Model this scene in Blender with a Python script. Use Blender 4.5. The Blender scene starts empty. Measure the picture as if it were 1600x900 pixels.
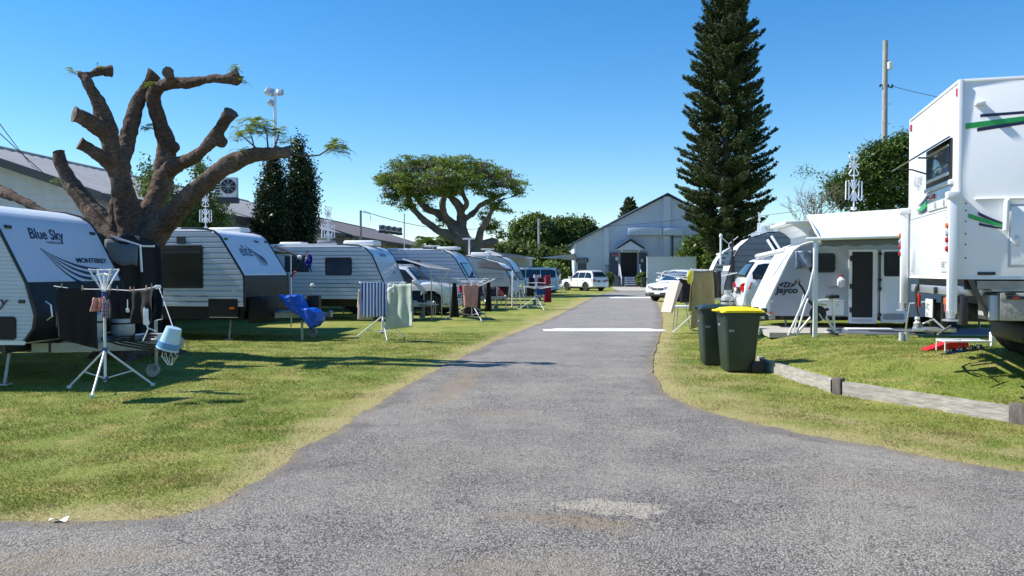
import bpy, bmesh, math, random
import numpy as np
from mathutils import Vector, Matrix, noise as mnoise
random.seed(7); rng = np.random.default_rng(11)
SC = bpy.context.scene
COL = SC.collection
PI = math.pi
# ---------------------------------------------------------------- camera
H = 1.6; F = 1256.0; HY = 425.0
cd = bpy.data.cameras.new('camera'); cam = bpy.data.objects.new('camera', cd); COL.objects.link(cam)
cam.location = (0, 0, H); cam.rotation_euler = (PI/2 - math.atan((450-HY)/F), 0, 0)
cd.sensor_width = 36; cd.lens = 36*F/1600; cd.clip_start = .05; cd.clip_end = 3000
SC.camera = cam
# ---------------------------------------------------------------- light
SUN_EL = math.radians(46); SUN_AZ = math.atan2(-1, 0.13)      # azimuth of the sun, clockwise from +Y
w = bpy.data.worlds.new('World'); SC.world = w; w.use_nodes = True
nt = w.node_tree; bg = nt.nodes['Background']; sky = nt.nodes.new('ShaderNodeTexSky')
sky.sky_type = 'NISHITA'; sky.sun_disc = False; sky.sun_elevation = SUN_EL; sky.sun_rotation = SUN_AZ
sky.altitude = 0; sky.air_density = 1.0; sky.dust_density = 0.0; sky.ozone_density = 4.0
hsv = nt.nodes.new('ShaderNodeHueSaturation'); hsv.inputs['Saturation'].default_value = 1.32; hsv.inputs['Value'].default_value = 1.0
nt.links.new(sky.outputs[0], hsv.inputs['Color']); nt.links.new(hsv.outputs[0], bg.inputs[0]); bg.inputs[1].default_value = 0.12
sd = bpy.data.lights.new('sun', 'SUN'); sd.energy = 5.0; sd.angle = math.radians(.53); sd.color = (1, .955, .88)
sun = bpy.data.objects.new('sun', sd); COL.objects.link(sun)
tosun = Vector((math.sin(SUN_AZ)*math.cos(SUN_EL), math.cos(SUN_AZ)*math.cos(SUN_EL), math.sin(SUN_EL)))
sun.rotation_euler = tosun.to_track_quat('Z', 'Y').to_euler(); sun.location = (-40, 0, 60)
SC.view_settings.view_transform = 'Standard'; SC.view_settings.look = 'None'
SC.view_settings.exposure = 0.55; SC.view_settings.gamma = 1
SC.cycles.max_bounces = 6; SC.cycles.transparent_max_bounces = 8

# ---------------------------------------------------------------- terrain height
SLP = [(3.95, 14.4), (4.05, 13.0), (4.28, 10.45), (5.38, 8.45), (7.4, 6.6), (10.5, 4.6), (16, 1.5)]   # line of the timber edging
def _sdist(x, y):
    best = 1e9; side = 1
    for (ax, ay), (bx, by) in zip(SLP[:-1], SLP[1:]):
        dx, dy = bx-ax, by-ay; t = max(0, min(1, ((x-ax)*dx+(y-ay)*dy)/(dx*dx+dy*dy)))
        qx, qy = ax+t*dx, ay+t*dy; d = math.hypot(x-qx, y-qy)
        if d < best: best = d; side = 1 if (dx*(y-ay)-dy*(x-ax)) > 0 else -1
    return best*side
def sst(a, b, x):
    t = max(0, min(1, (x-a)/(b-a))); return t*t*(3-2*t)
def hgt(x, y):
    z = 0.0
    if x > 2.5 and y < 60:
        s = _sdist(x, y)
        if y < 14.4 and s > 0.02:
            k = 1 - sst(12.6, 14.4, y)
            z1 = (0.17*sst(.05, .16, s) + .10*sst(0, 2, s))
            z = z1*k + (1-k)*0.27*sst(4.0, 6.2, x)
        elif y >= 14.4: z = 0.27*sst(4.0, 6.2, x-(y-14.4)*.158)*(1-.5*sst(24, 40, y))
        if s > 0: z += 0.33*math.exp(-(((x-7.9)/2.3)**2+((y-11.0)/1.7)**2))*sst(0, 1.2, s)
    if x < -3: z += .03*math.sin(x*.7)*math.sin(y*.5)
    return z
def P(px, py, D):                                             # a point on the sight line of the photo at depth D
    return Vector(((px-800)/F*D, D, H-(py-HY)/F*D))
def G(px, py):                                                # level ground point
    D = H*F/(py-HY); return ((px-800)/F*D, D)

# ---------------------------------------------------------------- materials
_mc = {}
def mat(name, col, rough=.5, metal=0., var=0., vs=3., bump=0., bs=40., spec=.5, coat=0., dirt=0., dirtcol=(.18,.15,.11), stretch=(1,1,1)):
    if name in _mc: return _mc[name]
    m = bpy.data.materials.new(name); m.use_nodes = True; t = m.node_tree; b = t.nodes['Principled BSDF']
    b.inputs['Roughness'].default_value = rough; b.inputs['Metallic'].default_value = metal
    b.inputs['Specular IOR Level'].default_value = spec; b.inputs['Coat Weight'].default_value = coat; b.inputs['Coat Roughness'].default_value = .06
    col = (*col, 1); b.inputs['Base Color'].default_value = col
    if var or bump or dirt:
        tc = t.nodes.new('ShaderNodeTexCoord'); mp = t.nodes.new('ShaderNodeMapping'); mp.inputs['Scale'].default_value = stretch
        t.links.new(tc.outputs['Object'], mp.inputs[0])
    last = None
    if var:
        n = t.nodes.new('ShaderNodeTexNoise'); n.inputs['Scale'].default_value = vs; n.inputs['Detail'].default_value = 5
        t.links.new(mp.outputs[0], n.inputs['Vector'])
        mr = t.nodes.new('ShaderNodeMapRange'); mr.inputs[1].default_value = .3; mr.inputs[2].default_value = .7; mr.inputs[3].default_value = 1-var; mr.inputs[4].default_value = 1+var
        t.links.new(n.outputs[0], mr.inputs[0])
        mx = t.nodes.new('ShaderNodeMix'); mx.data_type = 'RGBA'; mx.blend_type = 'MULTIPLY'; mx.inputs[0].default_value = 1
        mx.inputs[6].default_value = col; t.links.new(mr.outputs[0], mx.inputs[7]); last = mx.outputs[2]
    if dirt:
        n = t.nodes.new('ShaderNodeTexNoise'); n.inputs['Scale'].default_value = 1.7; n.inputs['Detail'].default_value = 8; n.inputs['Roughness'].default_value = .65
        mp2 = t.nodes.new('ShaderNodeMapping'); mp2.inputs['Scale'].default_value = (2.5, 2.5, .5); t.links.new(tc.outputs['Object'], mp2.inputs[0]); t.links.new(mp2.outputs[0], n.inputs['Vector'])
        mr = t.nodes.new('ShaderNodeMapRange'); mr.inputs[1].default_value = .45; mr.inputs[2].default_value = .8; mr.inputs[3].default_value = 0; mr.inputs[4].default_value = dirt
        t.links.new(n.outputs[0], mr.inputs[0])
        mx = t.nodes.new('ShaderNodeMix'); mx.data_type = 'RGBA'; t.links.new(mr.outputs[0], mx.inputs[0])
        if last: t.links.new(last, mx.inputs[6])
        else: mx.inputs[6].default_value = col
        mx.inputs[7].default_value = (*dirtcol, 1); last = mx.outputs[2]
    if last: t.links.new(last, b.inputs['Base Color'])
    if bump:
        n = t.nodes.new('ShaderNodeTexNoise'); n.inputs['Scale'].default_value = bs; n.inputs['Detail'].default_value = 4
        t.links.new(mp.outputs[0], n.inputs['Vector'])
        bp = t.nodes.new('ShaderNodeBump'); bp.inputs['Strength'].default_value = bump; bp.inputs['Distance'].default_value = .01
        t.links.new(n.outputs[0], bp.inputs['Height']); t.links.new(bp.outputs[0], b.inputs['Normal'])
    _mc[name] = m; return m
def leafmat(name, c1, c2, vs=.8, trans=.25, rough=.55):
    m = bpy.data.materials.new(name); m.use_nodes = True; t = m.node_tree; b = t.nodes['Principled BSDF']
    b.inputs['Roughness'].default_value = rough; b.inputs['Specular IOR Level'].default_value = .35
    tc = t.nodes.new('ShaderNodeTexCoord'); n = t.nodes.new('ShaderNodeTexNoise'); n.inputs['Scale'].default_value = vs; n.inputs['Detail'].default_value = 3
    t.links.new(tc.outputs['Object'], n.inputs['Vector'])
    g = t.nodes.new('ShaderNodeNewGeometry')
    ad = t.nodes.new('ShaderNodeMath'); ad.operation = 'ADD'; t.links.new(n.outputs[0], ad.inputs[0])
    mu = t.nodes.new('ShaderNodeMath'); mu.operation = 'MULTIPLY'; mu.inputs[1].default_value = .35; t.links.new(g.outputs['Random Per Island'], mu.inputs[0]); t.links.new(mu.outputs[0], ad.inputs[1])
    r = t.nodes.new('ShaderNodeMapRange'); r.inputs[1].default_value = .4; r.inputs[2].default_value = .95; t.links.new(ad.outputs[0], r.inputs[0])
    mx = t.nodes.new('ShaderNodeMix'); mx.data_type = 'RGBA'; mx.inputs[6].default_value = (*c1, 1); mx.inputs[7].default_value = (*c2, 1)
    t.links.new(r.outputs[0], mx.inputs[0]); t.links.new(mx.outputs[2], b.inputs['Base Color'])
    tr = t.nodes.new('ShaderNodeBsdfTranslucent'); t.links.new(mx.outputs[2], tr.inputs[0])
    ms = t.nodes.new('ShaderNodeMixShader'); ms.inputs[0].default_value = trans
    t.links.new(b.outputs[0], ms.inputs[1]); t.links.new(tr.outputs[0], ms.inputs[2]); t.links.new(ms.outputs[0], t.nodes['Material Output'].inputs[0])
    return m
WHITE = mat('white_paint', (.78,.79,.80), .35, var=.03, dirt=.10, dirtcol=(.45,.42,.38), coat=.2)
WHITE2 = mat('white_plastic', (.74,.74,.73), .5, var=.04)
CLAD = mat('shade_tinted_ribbed_aluminium', (.48,.52,.60), .32, var=.04, dirt=.12, dirtcol=(.35,.33,.3))  # bluish shade of the camera-facing sides is put into this colour

FRONTW = mat('shade_tinted_ribbed_front', (.56,.61,.72), .3, var=.04, vs=1.2, dirt=.14, dirtcol=(.42,.42,.44), bump=.15, bs=3)  # blue shade on the left noses is mixed into the white base colour
GREYP = mat('grey_gelcoat', (.36,.385,.44), .3, var=.03, coat=.3, dirt=.1)
DGREY = mat('dark_grey_cladding', (.16,.17,.20), .4, var=.05)
LGREY = mat('light_grey_panel', (.5,.52,.55), .4, var=.03)
BLACKP = mat('black_panel', (.008,.009,.012), .5, spec=.3, var=.1)
CHECK = mat('black_checker_plate', (.012,.012,.016), .45, metal=.2, bump=.5, bs=60)
BLK = mat('black_rubber', (.015,.015,.016), .7, var=.2, vs=10)
BLKM = mat('black_metal', (.02,.02,.022), .45, var=.2)
CHAS = mat('galvanised_steel', (.33,.35,.33), .5, metal=.6, var=.15, vs=8)
GLASS = mat('tinted_window', (.010,.012,.016), .06, spec=.5, var=.4, vs=1.5)
GLASSB = mat('blue_tinted_window', (.03,.05,.09), .08, spec=.9, var=.3, vs=2)
ALU = mat('aluminium', (.62,.63,.65), .35, metal=.75, var=.08)
ALUW = mat('white_tube', (.75,.76,.78), .4, var=.05, vs=8)
NAVY = mat('navy_print', (.015,.02,.06), .4)
TXT = mat('dark_lettering', (.02,.025,.045), .4)
REDL = mat('red_lens', (.45,.012,.015), .2, coat=.5)
AMBL = mat('orange_lens', (.75,.14,.02), .25, coat=.5)
CLRL = mat('clear_headlamp', (.55,.58,.62), .12, metal=.4, coat=1)
PLATE = mat('number_plate', (.72,.72,.68), .45)
TIN = mat('corrugated_grey_roof', (.30,.31,.33), .5, metal=.1, var=.1)
BARK = mat('grey_brown_bark', (.105,.072,.056), .9, var=.6, vs=4.5, bump=1.0, bs=11, stretch=(1,1,.7))
BARK2 = mat('pale_bark', (.17,.14,.12), .9, var=.3, vs=5, bump=.6, bs=14)
CUTW = mat('weathered_cut_wood', (.11,.075,.058), .9, var=.3, vs=12)
GREENP = mat('dark_green_bin_plastic', (.016,.034,.026), .42, var=.12, vs=6, dirt=.25, dirtcol=(.07,.075,.06), bump=.1, bs=200)
YELP = mat('yellow_lid_plastic', (.86,.66,.012), .42, var=.06)
GALV = mat('galvanised_gas_bottle', (.45,.48,.48), .45, metal=.3, var=.1, vs=10, dirt=.3)

# ---------------------------------------------------------------- mesh collector
class MB:
    def __init__(s, M=None): s.v = []; s.f = []; s.m = []; s.M = M
    def add(s, vs, fs, mi=0):
        o = len(s.v)
        if s.M is not None: s.v += [tuple(s.M @ Vector(q)) for q in vs]
        else: s.v += [tuple(q) for q in vs]
        s.f += [tuple(i+o for i in f) for f in fs]; s.m += [mi]*len(fs); return s
    def box(s, x0, x1, y0, y1, z0, z1, mi=0):
        v = [(x, y, z) for x in (x0, x1) for y in (y0, y1) for z in (z0, z1)]
        return s.add(v, [(0,1,3,2), (4,6,7,5), (0,4,5,1), (2,3,7,6), (0,2,6,4), (1,5,7,3)], mi)
    def rbox(s, x0, x1, y0, y1, z0, z1, r=.02, mi=0, seg=2):
        bm = bmesh.new(); bmesh.ops.create_cube(bm, size=1)
        for q in bm.verts: q.co = Vector(((x0+x1)/2+q.co.x*(x1-x0), (y0+y1)/2+q.co.y*(y1-y0), (z0+z1)/2+q.co.z*(z1-z0)))
        bmesh.ops.bevel(bm, geom=bm.edges[:], offset=r, segments=seg, profile=.5, affect='EDGES')
        bm.verts.index_update(); s.add([q.co.copy() for q in bm.verts], [[q.index for q in f.verts] for f in bm.faces], mi); bm.free(); return s
    def tube(s, pts, r, seg=8, mi=0, caps=True):
        pts = [Vector(p) for p in pts]; n = len(pts); rs = r if isinstance(r, (list, tuple)) else [r]*n
        vs = []; fs = []; up = Vector((0, 0, 1)); prev = None
        for i, p in enumerate(pts):
            d = (pts[min(i+1, n-1)]-pts[max(i-1, 0)]);  d = d.normalized() if d.length > 1e-9 else up
            if prev is None:
                a = Vector((0, 0, 1)) if abs(d.z) < .9 else Vector((1, 0, 0)); a = (a-d*a.dot(d)).normalized()
            else: a = prev-d*prev.dot(d); a = a.normalized() if a.length > 1e-6 else d.orthogonal().normalized()
            prev = a; b = d.cross(a)
            for k in range(seg):
                t = 2*PI*k/seg; vs.append(p+(a*math.cos(t)+b*math.sin(t))*rs[i])
        for i in range(n-1):
            for k in range(seg): fs.append((i*seg+k, i*seg+(k+1) % seg, (i+1)*seg+(k+1) % seg, (i+1)*seg+k))
        if caps: fs.append(tuple(range(seg-1, -1, -1))); fs.append(tuple(range((n-1)*seg, n*seg)))
        return s.add(vs, fs, mi)
    def lathe(s, prof, c=(0,0,0), ax=(0,0,1), seg=20, mi=0):
        ax = Vector(ax).normalized(); a = ax.orthogonal().normalized(); b = ax.cross(a); c = Vector(c); vs = []; fs = []
        for r, h in prof:
            for k in range(seg):
                t = 2*PI*k/seg; vs.append(c+ax*h+(a*math.cos(t)+b*math.sin(t))*max(r, 1e-4))
        n = len(prof)
        for i in range(n-1):
            for k in range(seg): fs.append((i*seg+k, i*seg+(k+1) % seg, (i+1)*seg+(k+1) % seg, (i+1)*seg+k))
        fs.append(tuple(range(seg-1, -1, -1))); fs.append(tuple(range((n-1)*seg, n*seg)))
        return s.add(vs, fs, mi)
    def prism(s, poly, o, u, v, d, mi=0):                        # polygon in plane (o,u,v) thickened by vector d
        o, u, v, d = map(Vector, (o, u, v, d)); n = len(poly)
        vs = [o+u*a+v*b for a, b in poly]; vs += [q+d for q in vs]
        fs = [tuple(range(n-1, -1, -1)), tuple(range(n, 2*n))]+[(i, (i+1) % n, n+(i+1) % n, n+i) for i in range(n)]
        return s.add(vs, fs, mi)
    def grid(s, fn, nu, nv, mi=0):
        vs = [fn(i/nu, j/nv) for j in range(nv+1) for i in range(nu+1)]
        fs = [(j*(nu+1)+i, j*(nu+1)+i+1, (j+1)*(nu+1)+i+1, (j+1)*(nu+1)+i) for j in range(nv) for i in range(nu)]
        return s.add(vs, fs, mi)
    def mesh(s, name, mats, smooth=True, ang=.6):
        me = bpy.data.meshes.new(name); me.from_pydata(s.v, [], s.f)
        for m in (mats if isinstance(mats, (list, tuple)) else [mats]): me.materials.append(m)
        if any(s.m): me.polygons.foreach_set('material_index', s.m)
        if smooth: me.polygons.foreach_set('use_smooth', [True]*len(s.f)); me.update(); me.set_sharp_from_angle(angle=ang)
        me.update(); return me
    def build(s, name, mats, parent=None, smooth=True, ang=.6, fix=True):
        me = s.mesh(name, mats, smooth, ang)
        if fix and len(s.f) < 60000:
            bm = bmesh.new(); bm.from_mesh(me); bmesh.ops.recalc_face_normals(bm, faces=bm.faces[:]); bm.to_mesh(me); bm.free()
            if smooth: me.set_sharp_from_angle(angle=ang)
        return link(name, me, parent)
def link(name, me, parent=None, loc=None):
    o = bpy.data.objects.new(name, me); COL.objects.link(o)
    if parent is not None: o.parent = parent
    if loc is not None: o.location = loc
    return o
def tag(o, label, cat, group=None):
    o['label'] = label; o['category'] = cat
    if group: o['group'] = group
    return o
def thing(name, label, cat, loc=(0,0,0), rz=0, group=None):
    o = bpy.data.objects.new(name, None); COL.objects.link(o); o.location = loc; o.rotation_euler = (0, 0, rz); o.empty_display_size = .2
    return tag(o, label, cat, group)
def struct(o, kind='structure'): o['kind'] = kind; return o
def copy_tree(o, parent=None):
    c = o.copy(); COL.objects.link(c)
    if parent is not None: c.parent = parent
    for ch in list(o.children): copy_tree(ch, c)
    return c
def text(s, size, parent, m, o, right, up, shear=0., xs=1., name='lettering', align='LEFT', off=.003, bold=0.):
    c = bpy.data.curves.new('t', 'FONT'); c.body = s; c.size = size; c.shear = shear; c.align_x = align; c.offset = bold; c.resolution_u = 3
    t = bpy.data.objects.new('t', c); me = bpy.data.meshes.new_from_object(t); me.name = name
    o = Vector(o); right = Vector(right).normalized(); up = Vector(up).normalized(); nrm = right.cross(up)
    for v in me.vertices: v.co = o+right*v.co.x*xs+up*v.co.y+nrm*off
    me.materials.clear(); me.materials.append(m); bpy.data.objects.remove(t); return link(name, me, parent)
def poly_np(name, V, Fc, m, parent=None, smooth=False):           # numpy vertices (N,3) and quads/tris (M,k)
    me = bpy.data.meshes.new(name); k = Fc.shape[1]
    me.vertices.add(len(V)); me.vertices.foreach_set('co', V.astype(np.float32).ravel())
    me.loops.add(Fc.size); me.loops.foreach_set('vertex_index', Fc.astype(np.int32).ravel())
    me.polygons.add(len(Fc)); me.polygons.foreach_set('loop_start', np.arange(0, Fc.size, k, dtype=np.int32))
    try: me.polygons.foreach_set('loop_total', np.full(len(Fc), k, dtype=np.int32))
    except Exception: pass
    if smooth: me.polygons.foreach_set('use_smooth', np.ones(len(Fc), dtype=bool))
    me.update(calc_edges=True); me.materials.append(m); return link(name, me, parent)
def leaves(C, size, aspect=.5, upbias=.3, dirs=None, jit=.35):
    """one rhombic leaf blade per centre: returns V,F"""
    n = len(C); nr = rng.normal(size=(n, 3)); nr[:, 2] += upbias*2; nr /= np.linalg.norm(nr, axis=1)[:, None]
    t = rng.normal(size=(n, 3)) if dirs is None else dirs+rng.normal(size=(n, 3))*.35
    t -= nr*(t*nr).sum(1)[:, None]; t /= np.linalg.norm(t, axis=1)[:, None]+1e-9; b = np.cross(nr, t)
    s = (size*(1+rng.uniform(-jit, jit, n)))[:, None]
    V = np.empty((n, 4, 3)); V[:, 0] = C-t*s*.5; V[:, 1] = C+b*s*aspect*.5+nr*s*.08; V[:, 2] = C+t*s*.5; V[:, 3] = C-b*s*aspect*.5+nr*s*.08
    return V.reshape(-1, 3), np.arange(4*n).reshape(n, 4)
# ================================================================ GROUND
def lerp_poly(pts, step):
    out = []
    for (a, b), (c, d) in zip(pts[:-1], pts[1:]):
        n = max(1, int(math.hypot(c-a, d-b)/step))
        for i in range(n): out.append((a+(c-a)*i/n, b+(d-b)*i/n))
    return out+[pts[-1]]
def smooth_poly(pts, it=2):
    for _ in range(it):
        q = [pts[0]]
        for (a, b), (c, d) in zip(pts[:-1], pts[1:]): q += [(.75*a+.25*c, .75*b+.25*d), (.25*a+.75*c, .25*b+.75*d)]
        pts = q+[pts[-1]]
    return pts
LEFT = [(9.6, 69), (7.0, 60), (5.0, 50.2), (1.28, 26.8), (-.3, 19.1), (-1.1, 13.9), (-1.46, 11.5), (-1.71, 8.93), (-1.84, 7.3), (-1.93, 6.18), (-2.0, 5.5), (-2.3, 5.05), (-3.3, 5.12), (-5, 5.25), (-9, 5.5), (-40, 5.6)]
RIGHT = [(13.2, 69), (10.4, 61), (8.0, 44.7), (5.8, 30.9), (3.96, 21.2), (2.6, 14.9), (2.12, 11.9), (2.0, 10.3), (2.2, 9.1), (2.63, 8.27), (3.07, 7.7), (3.73, 6.7), (4.3, 6.2), (6.3, 4.9), (9, 3.2), (16, -1), (40, -16)]
def rough_edge(pts, sd):
    pts = lerp_poly(smooth_poly(pts), .07); out = []
    for x, y in pts:
        a = .10*mnoise.noise((x*.9+sd, y*.9, 0))+.05*mnoise.noise((x*3.5+sd, y*3.5, 3))+.045*mnoise.noise((x*12, y*12, sd))
        if sd == 40 and y > 8.5: a *= .45
        out.append((x+a, y+a*.6))
    return out
EL = rough_edge(LEFT, 3); ER = rough_edge(RIGHT, 40)
ea = np.array(EL+ER)
def inroad(px, py):
    poly = EL[::2]+[(-40, -60), (40, -60)]+ER[::-2]; P_ = np.array(poly); n = len(P_); ins = np.zeros(len(px), bool); j = n-1
    for i in range(n):
        xi, yi = P_[i]; xj, yj = P_[j]
        if yi != yj:
            c = ((yi > py) != (yj > py)) & (px < (xj-xi)*(py-yi)/(yj-yi)+xi); ins ^= c
        j = i
    return ins
def edge_dist(px, py):
    e = ea[::3]; out = np.full(len(px), 99.)
    near = (py < 72) & (py > -20) & (np.abs(px) < 30); idx = np.nonzero(near)[0]
    for a in range(0, len(idx), 4000):
        k = idx[a:a+4000]; d = (px[k, None]-e[None, :, 0])**2+(py[k, None]-e[None, :, 1])**2; out[k] = np.sqrt(d.min(1))
    return out
xs = [-900, -400, -180, -90, -50, -32, -24]+[-18+.5*i for i in range(20)]+[-8+.14*i for i in range(58)]+[.12+.14*i for i in range(1, 70)]+[10.5+.5*i for i in range(14)]+[19, 25, 32, 45, 70, 130, 260, 500, 900]
ys = [-60, -20, -5]+[0+.5*i for i in range(8)]+[4+.14*i for i in range(110)]+[19.8+.5*i for i in range(50)]+[46, 50, 56, 64, 74, 90, 120, 200, 400, 1000, 2200]
X, Y = np.meshgrid(xs, ys); nx, ny = len(xs), len(ys)
fx, fy = X.ravel(), Y.ravel(); fz = np.array([hgt(a, b) for a, b in zip(fx, fy)])
fz[(fx < 17) & (fy < 45)] += np.array([.012*mnoise.noise((a*1.3, b*1.3, 0)) for a, b in zip(fx[(fx < 17) & (fy < 45)], fy[(fx < 17) & (fy < 45)])])
ed = edge_dist(fx, fy); ir = inroad(fx, fy); fz[ir & (fy < 69)] = -.002; fz[(~ir) & (ed < .5) & (fy < 69)] = np.minimum(fz[(~ir) & (ed < .5) & (fy < 69)], .006)
V = np.stack([fx, fy, fz], 1); I = np.arange(nx*ny).reshape(ny, nx)
Fq = np.stack([I[:-1, :-1], I[:-1, 1:], I[1:, 1:], I[1:, :-1]], -1).reshape(-1, 4)
def lawn_mat(name, blades=False):
    m = bpy.data.materials.new(name); m.use_nodes = True; t = m.node_tree; b = t.nodes['Principled BSDF']; b.inputs['Roughness'].default_value = .8; b.inputs['Specular IOR Level'].default_value = .15
    N = t.nodes.new; L = t.links.new
    tc = N('ShaderNodeTexCoord'); at = N('ShaderNodeAttribute'); at.attribute_name = 'dry'
    def nz(s, det=4, st=(1,1,1), rg=.6):
        mp = N('ShaderNodeMapping'); mp.inputs['Scale'].default_value = st; L(tc.outputs['Object'], mp.inputs[0])
        n = N('ShaderNodeTexNoise'); n.inputs['Scale'].default_value = s; n.inputs['Detail'].default_value = det; n.inputs['Roughness'].default_value = rg; L(mp.outputs[0], n.inputs[0]); return n.outputs[0]
    def rng_(src, a, b_, c=0, d=1):
        r = N('ShaderNodeMapRange'); r.inputs[1].default_value = a; r.inputs[2].default_value = b_; r.inputs[3].default_value = c; r.inputs[4].default_value = d; L(src, r.inputs[0]); return r.outputs[0]
    def mix(f, a, b_, mode='MIX'):
        x = N('ShaderNodeMix'); x.data_type = 'RGBA'; x.blend_type = mode
        if isinstance(f, float): x.inputs[0].default_value = f
        else: L(f, x.inputs[0])
        for i, q in ((6, a), (7, b_)):
            if isinstance(q, tuple): x.inputs[i].default_value = (*q, 1)
            else: L(q, x.inputs[i])
        return x.outputs[2]
    def math_(op, a, b_):
        x = N('ShaderNodeMath'); x.operation = op
        for i, q in ((0, a), (1, b_)):
            if isinstance(q, float): x.inputs[i].default_value = q
            else: L(q, x.inputs[i])
        return x.outputs[0]
    base = mix(rng_(nz(.55, 7), .40, .60), (.155, .205, .034), (.265, .280, .066))
    base = mix(rng_(nz(2.1, 7), .50, .66), base, (.34, .30, .10))
    base = mix(rng_(nz(9, 3), .5, .95), base, (.145, .190, .034))
    dr = math_('ADD', at.outputs['Fac'], math_('MULTIPLY', math_('SUBTRACT', nz(1.6, 6), .5), 1.5))
    base = mix(rng_(dr, .35, .85), base, (.36, .31, .135))
    dirt = math_('ADD', at.outputs['Fac'], math_('MULTIPLY', math_('SUBTRACT', nz(3.1, 6), .5), .9))
    base = mix(rng_(dirt, .98, 1.12), base, (.24, .18, .125) if not blades else (.33, .27, .12))
    if blades:
        g = N('ShaderNodeNewGeometry'); v = rng_(g.outputs['Random Per Island'], 0, 1, .86, 1.25)
        base = mix(1.0, base, v, 'MULTIPLY')
        base = mix(rng_(g.outputs['Random Per Island'], .90, .92), base, (.40, .34, .16))
        tr = N('ShaderNodeBsdfTranslucent'); L(base, tr.inputs[0]); ms = N('ShaderNodeMixShader'); ms.inputs[0].default_value = .3
        L(base, b.inputs['Base Color']); L(b.outputs[0], ms.inputs[1]); L(tr.outputs[0], ms.inputs[2]); L(ms.outputs[0], t.nodes['Material Output'].inputs[0])
    else:
        v = rng_(nz(38, 3, (1, 1, 1), .7), .3, .7, .72, 1.28); base = mix(1.0, base, v, 'MULTIPLY'); L(base, b.inputs['Base Color'])
        bp = N('ShaderNodeBump'); bp.inputs['Strength'].default_value = .9; bp.inputs['Distance'].default_value = .03; L(nz(24, 6, (1, 1, 1), .7), bp.inputs['Height']); L(bp.outputs[0], b.inputs['Normal'])
    return m
lawn = struct(poly_np('lawn_ground', V, Fq, lawn_mat('lawn'), smooth=True))
def dryness(x, y, ed):
    d = np.clip(1.06-ed/.75, 0, 1.1)
    d = np.where((x > 1.5) & (y < 14), np.maximum(d, np.clip(.95-ed/2.4, 0, .62)), d)
    d = np.where(y > 25, np.clip(.95-ed/1.6, 0, 1), d)
    return d
at = lawn.data.attributes.new('dry', 'FLOAT', 'POINT'); at.data.foreach_set('value', dryness(fx, fy, ed).astype(np.float32))

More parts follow.
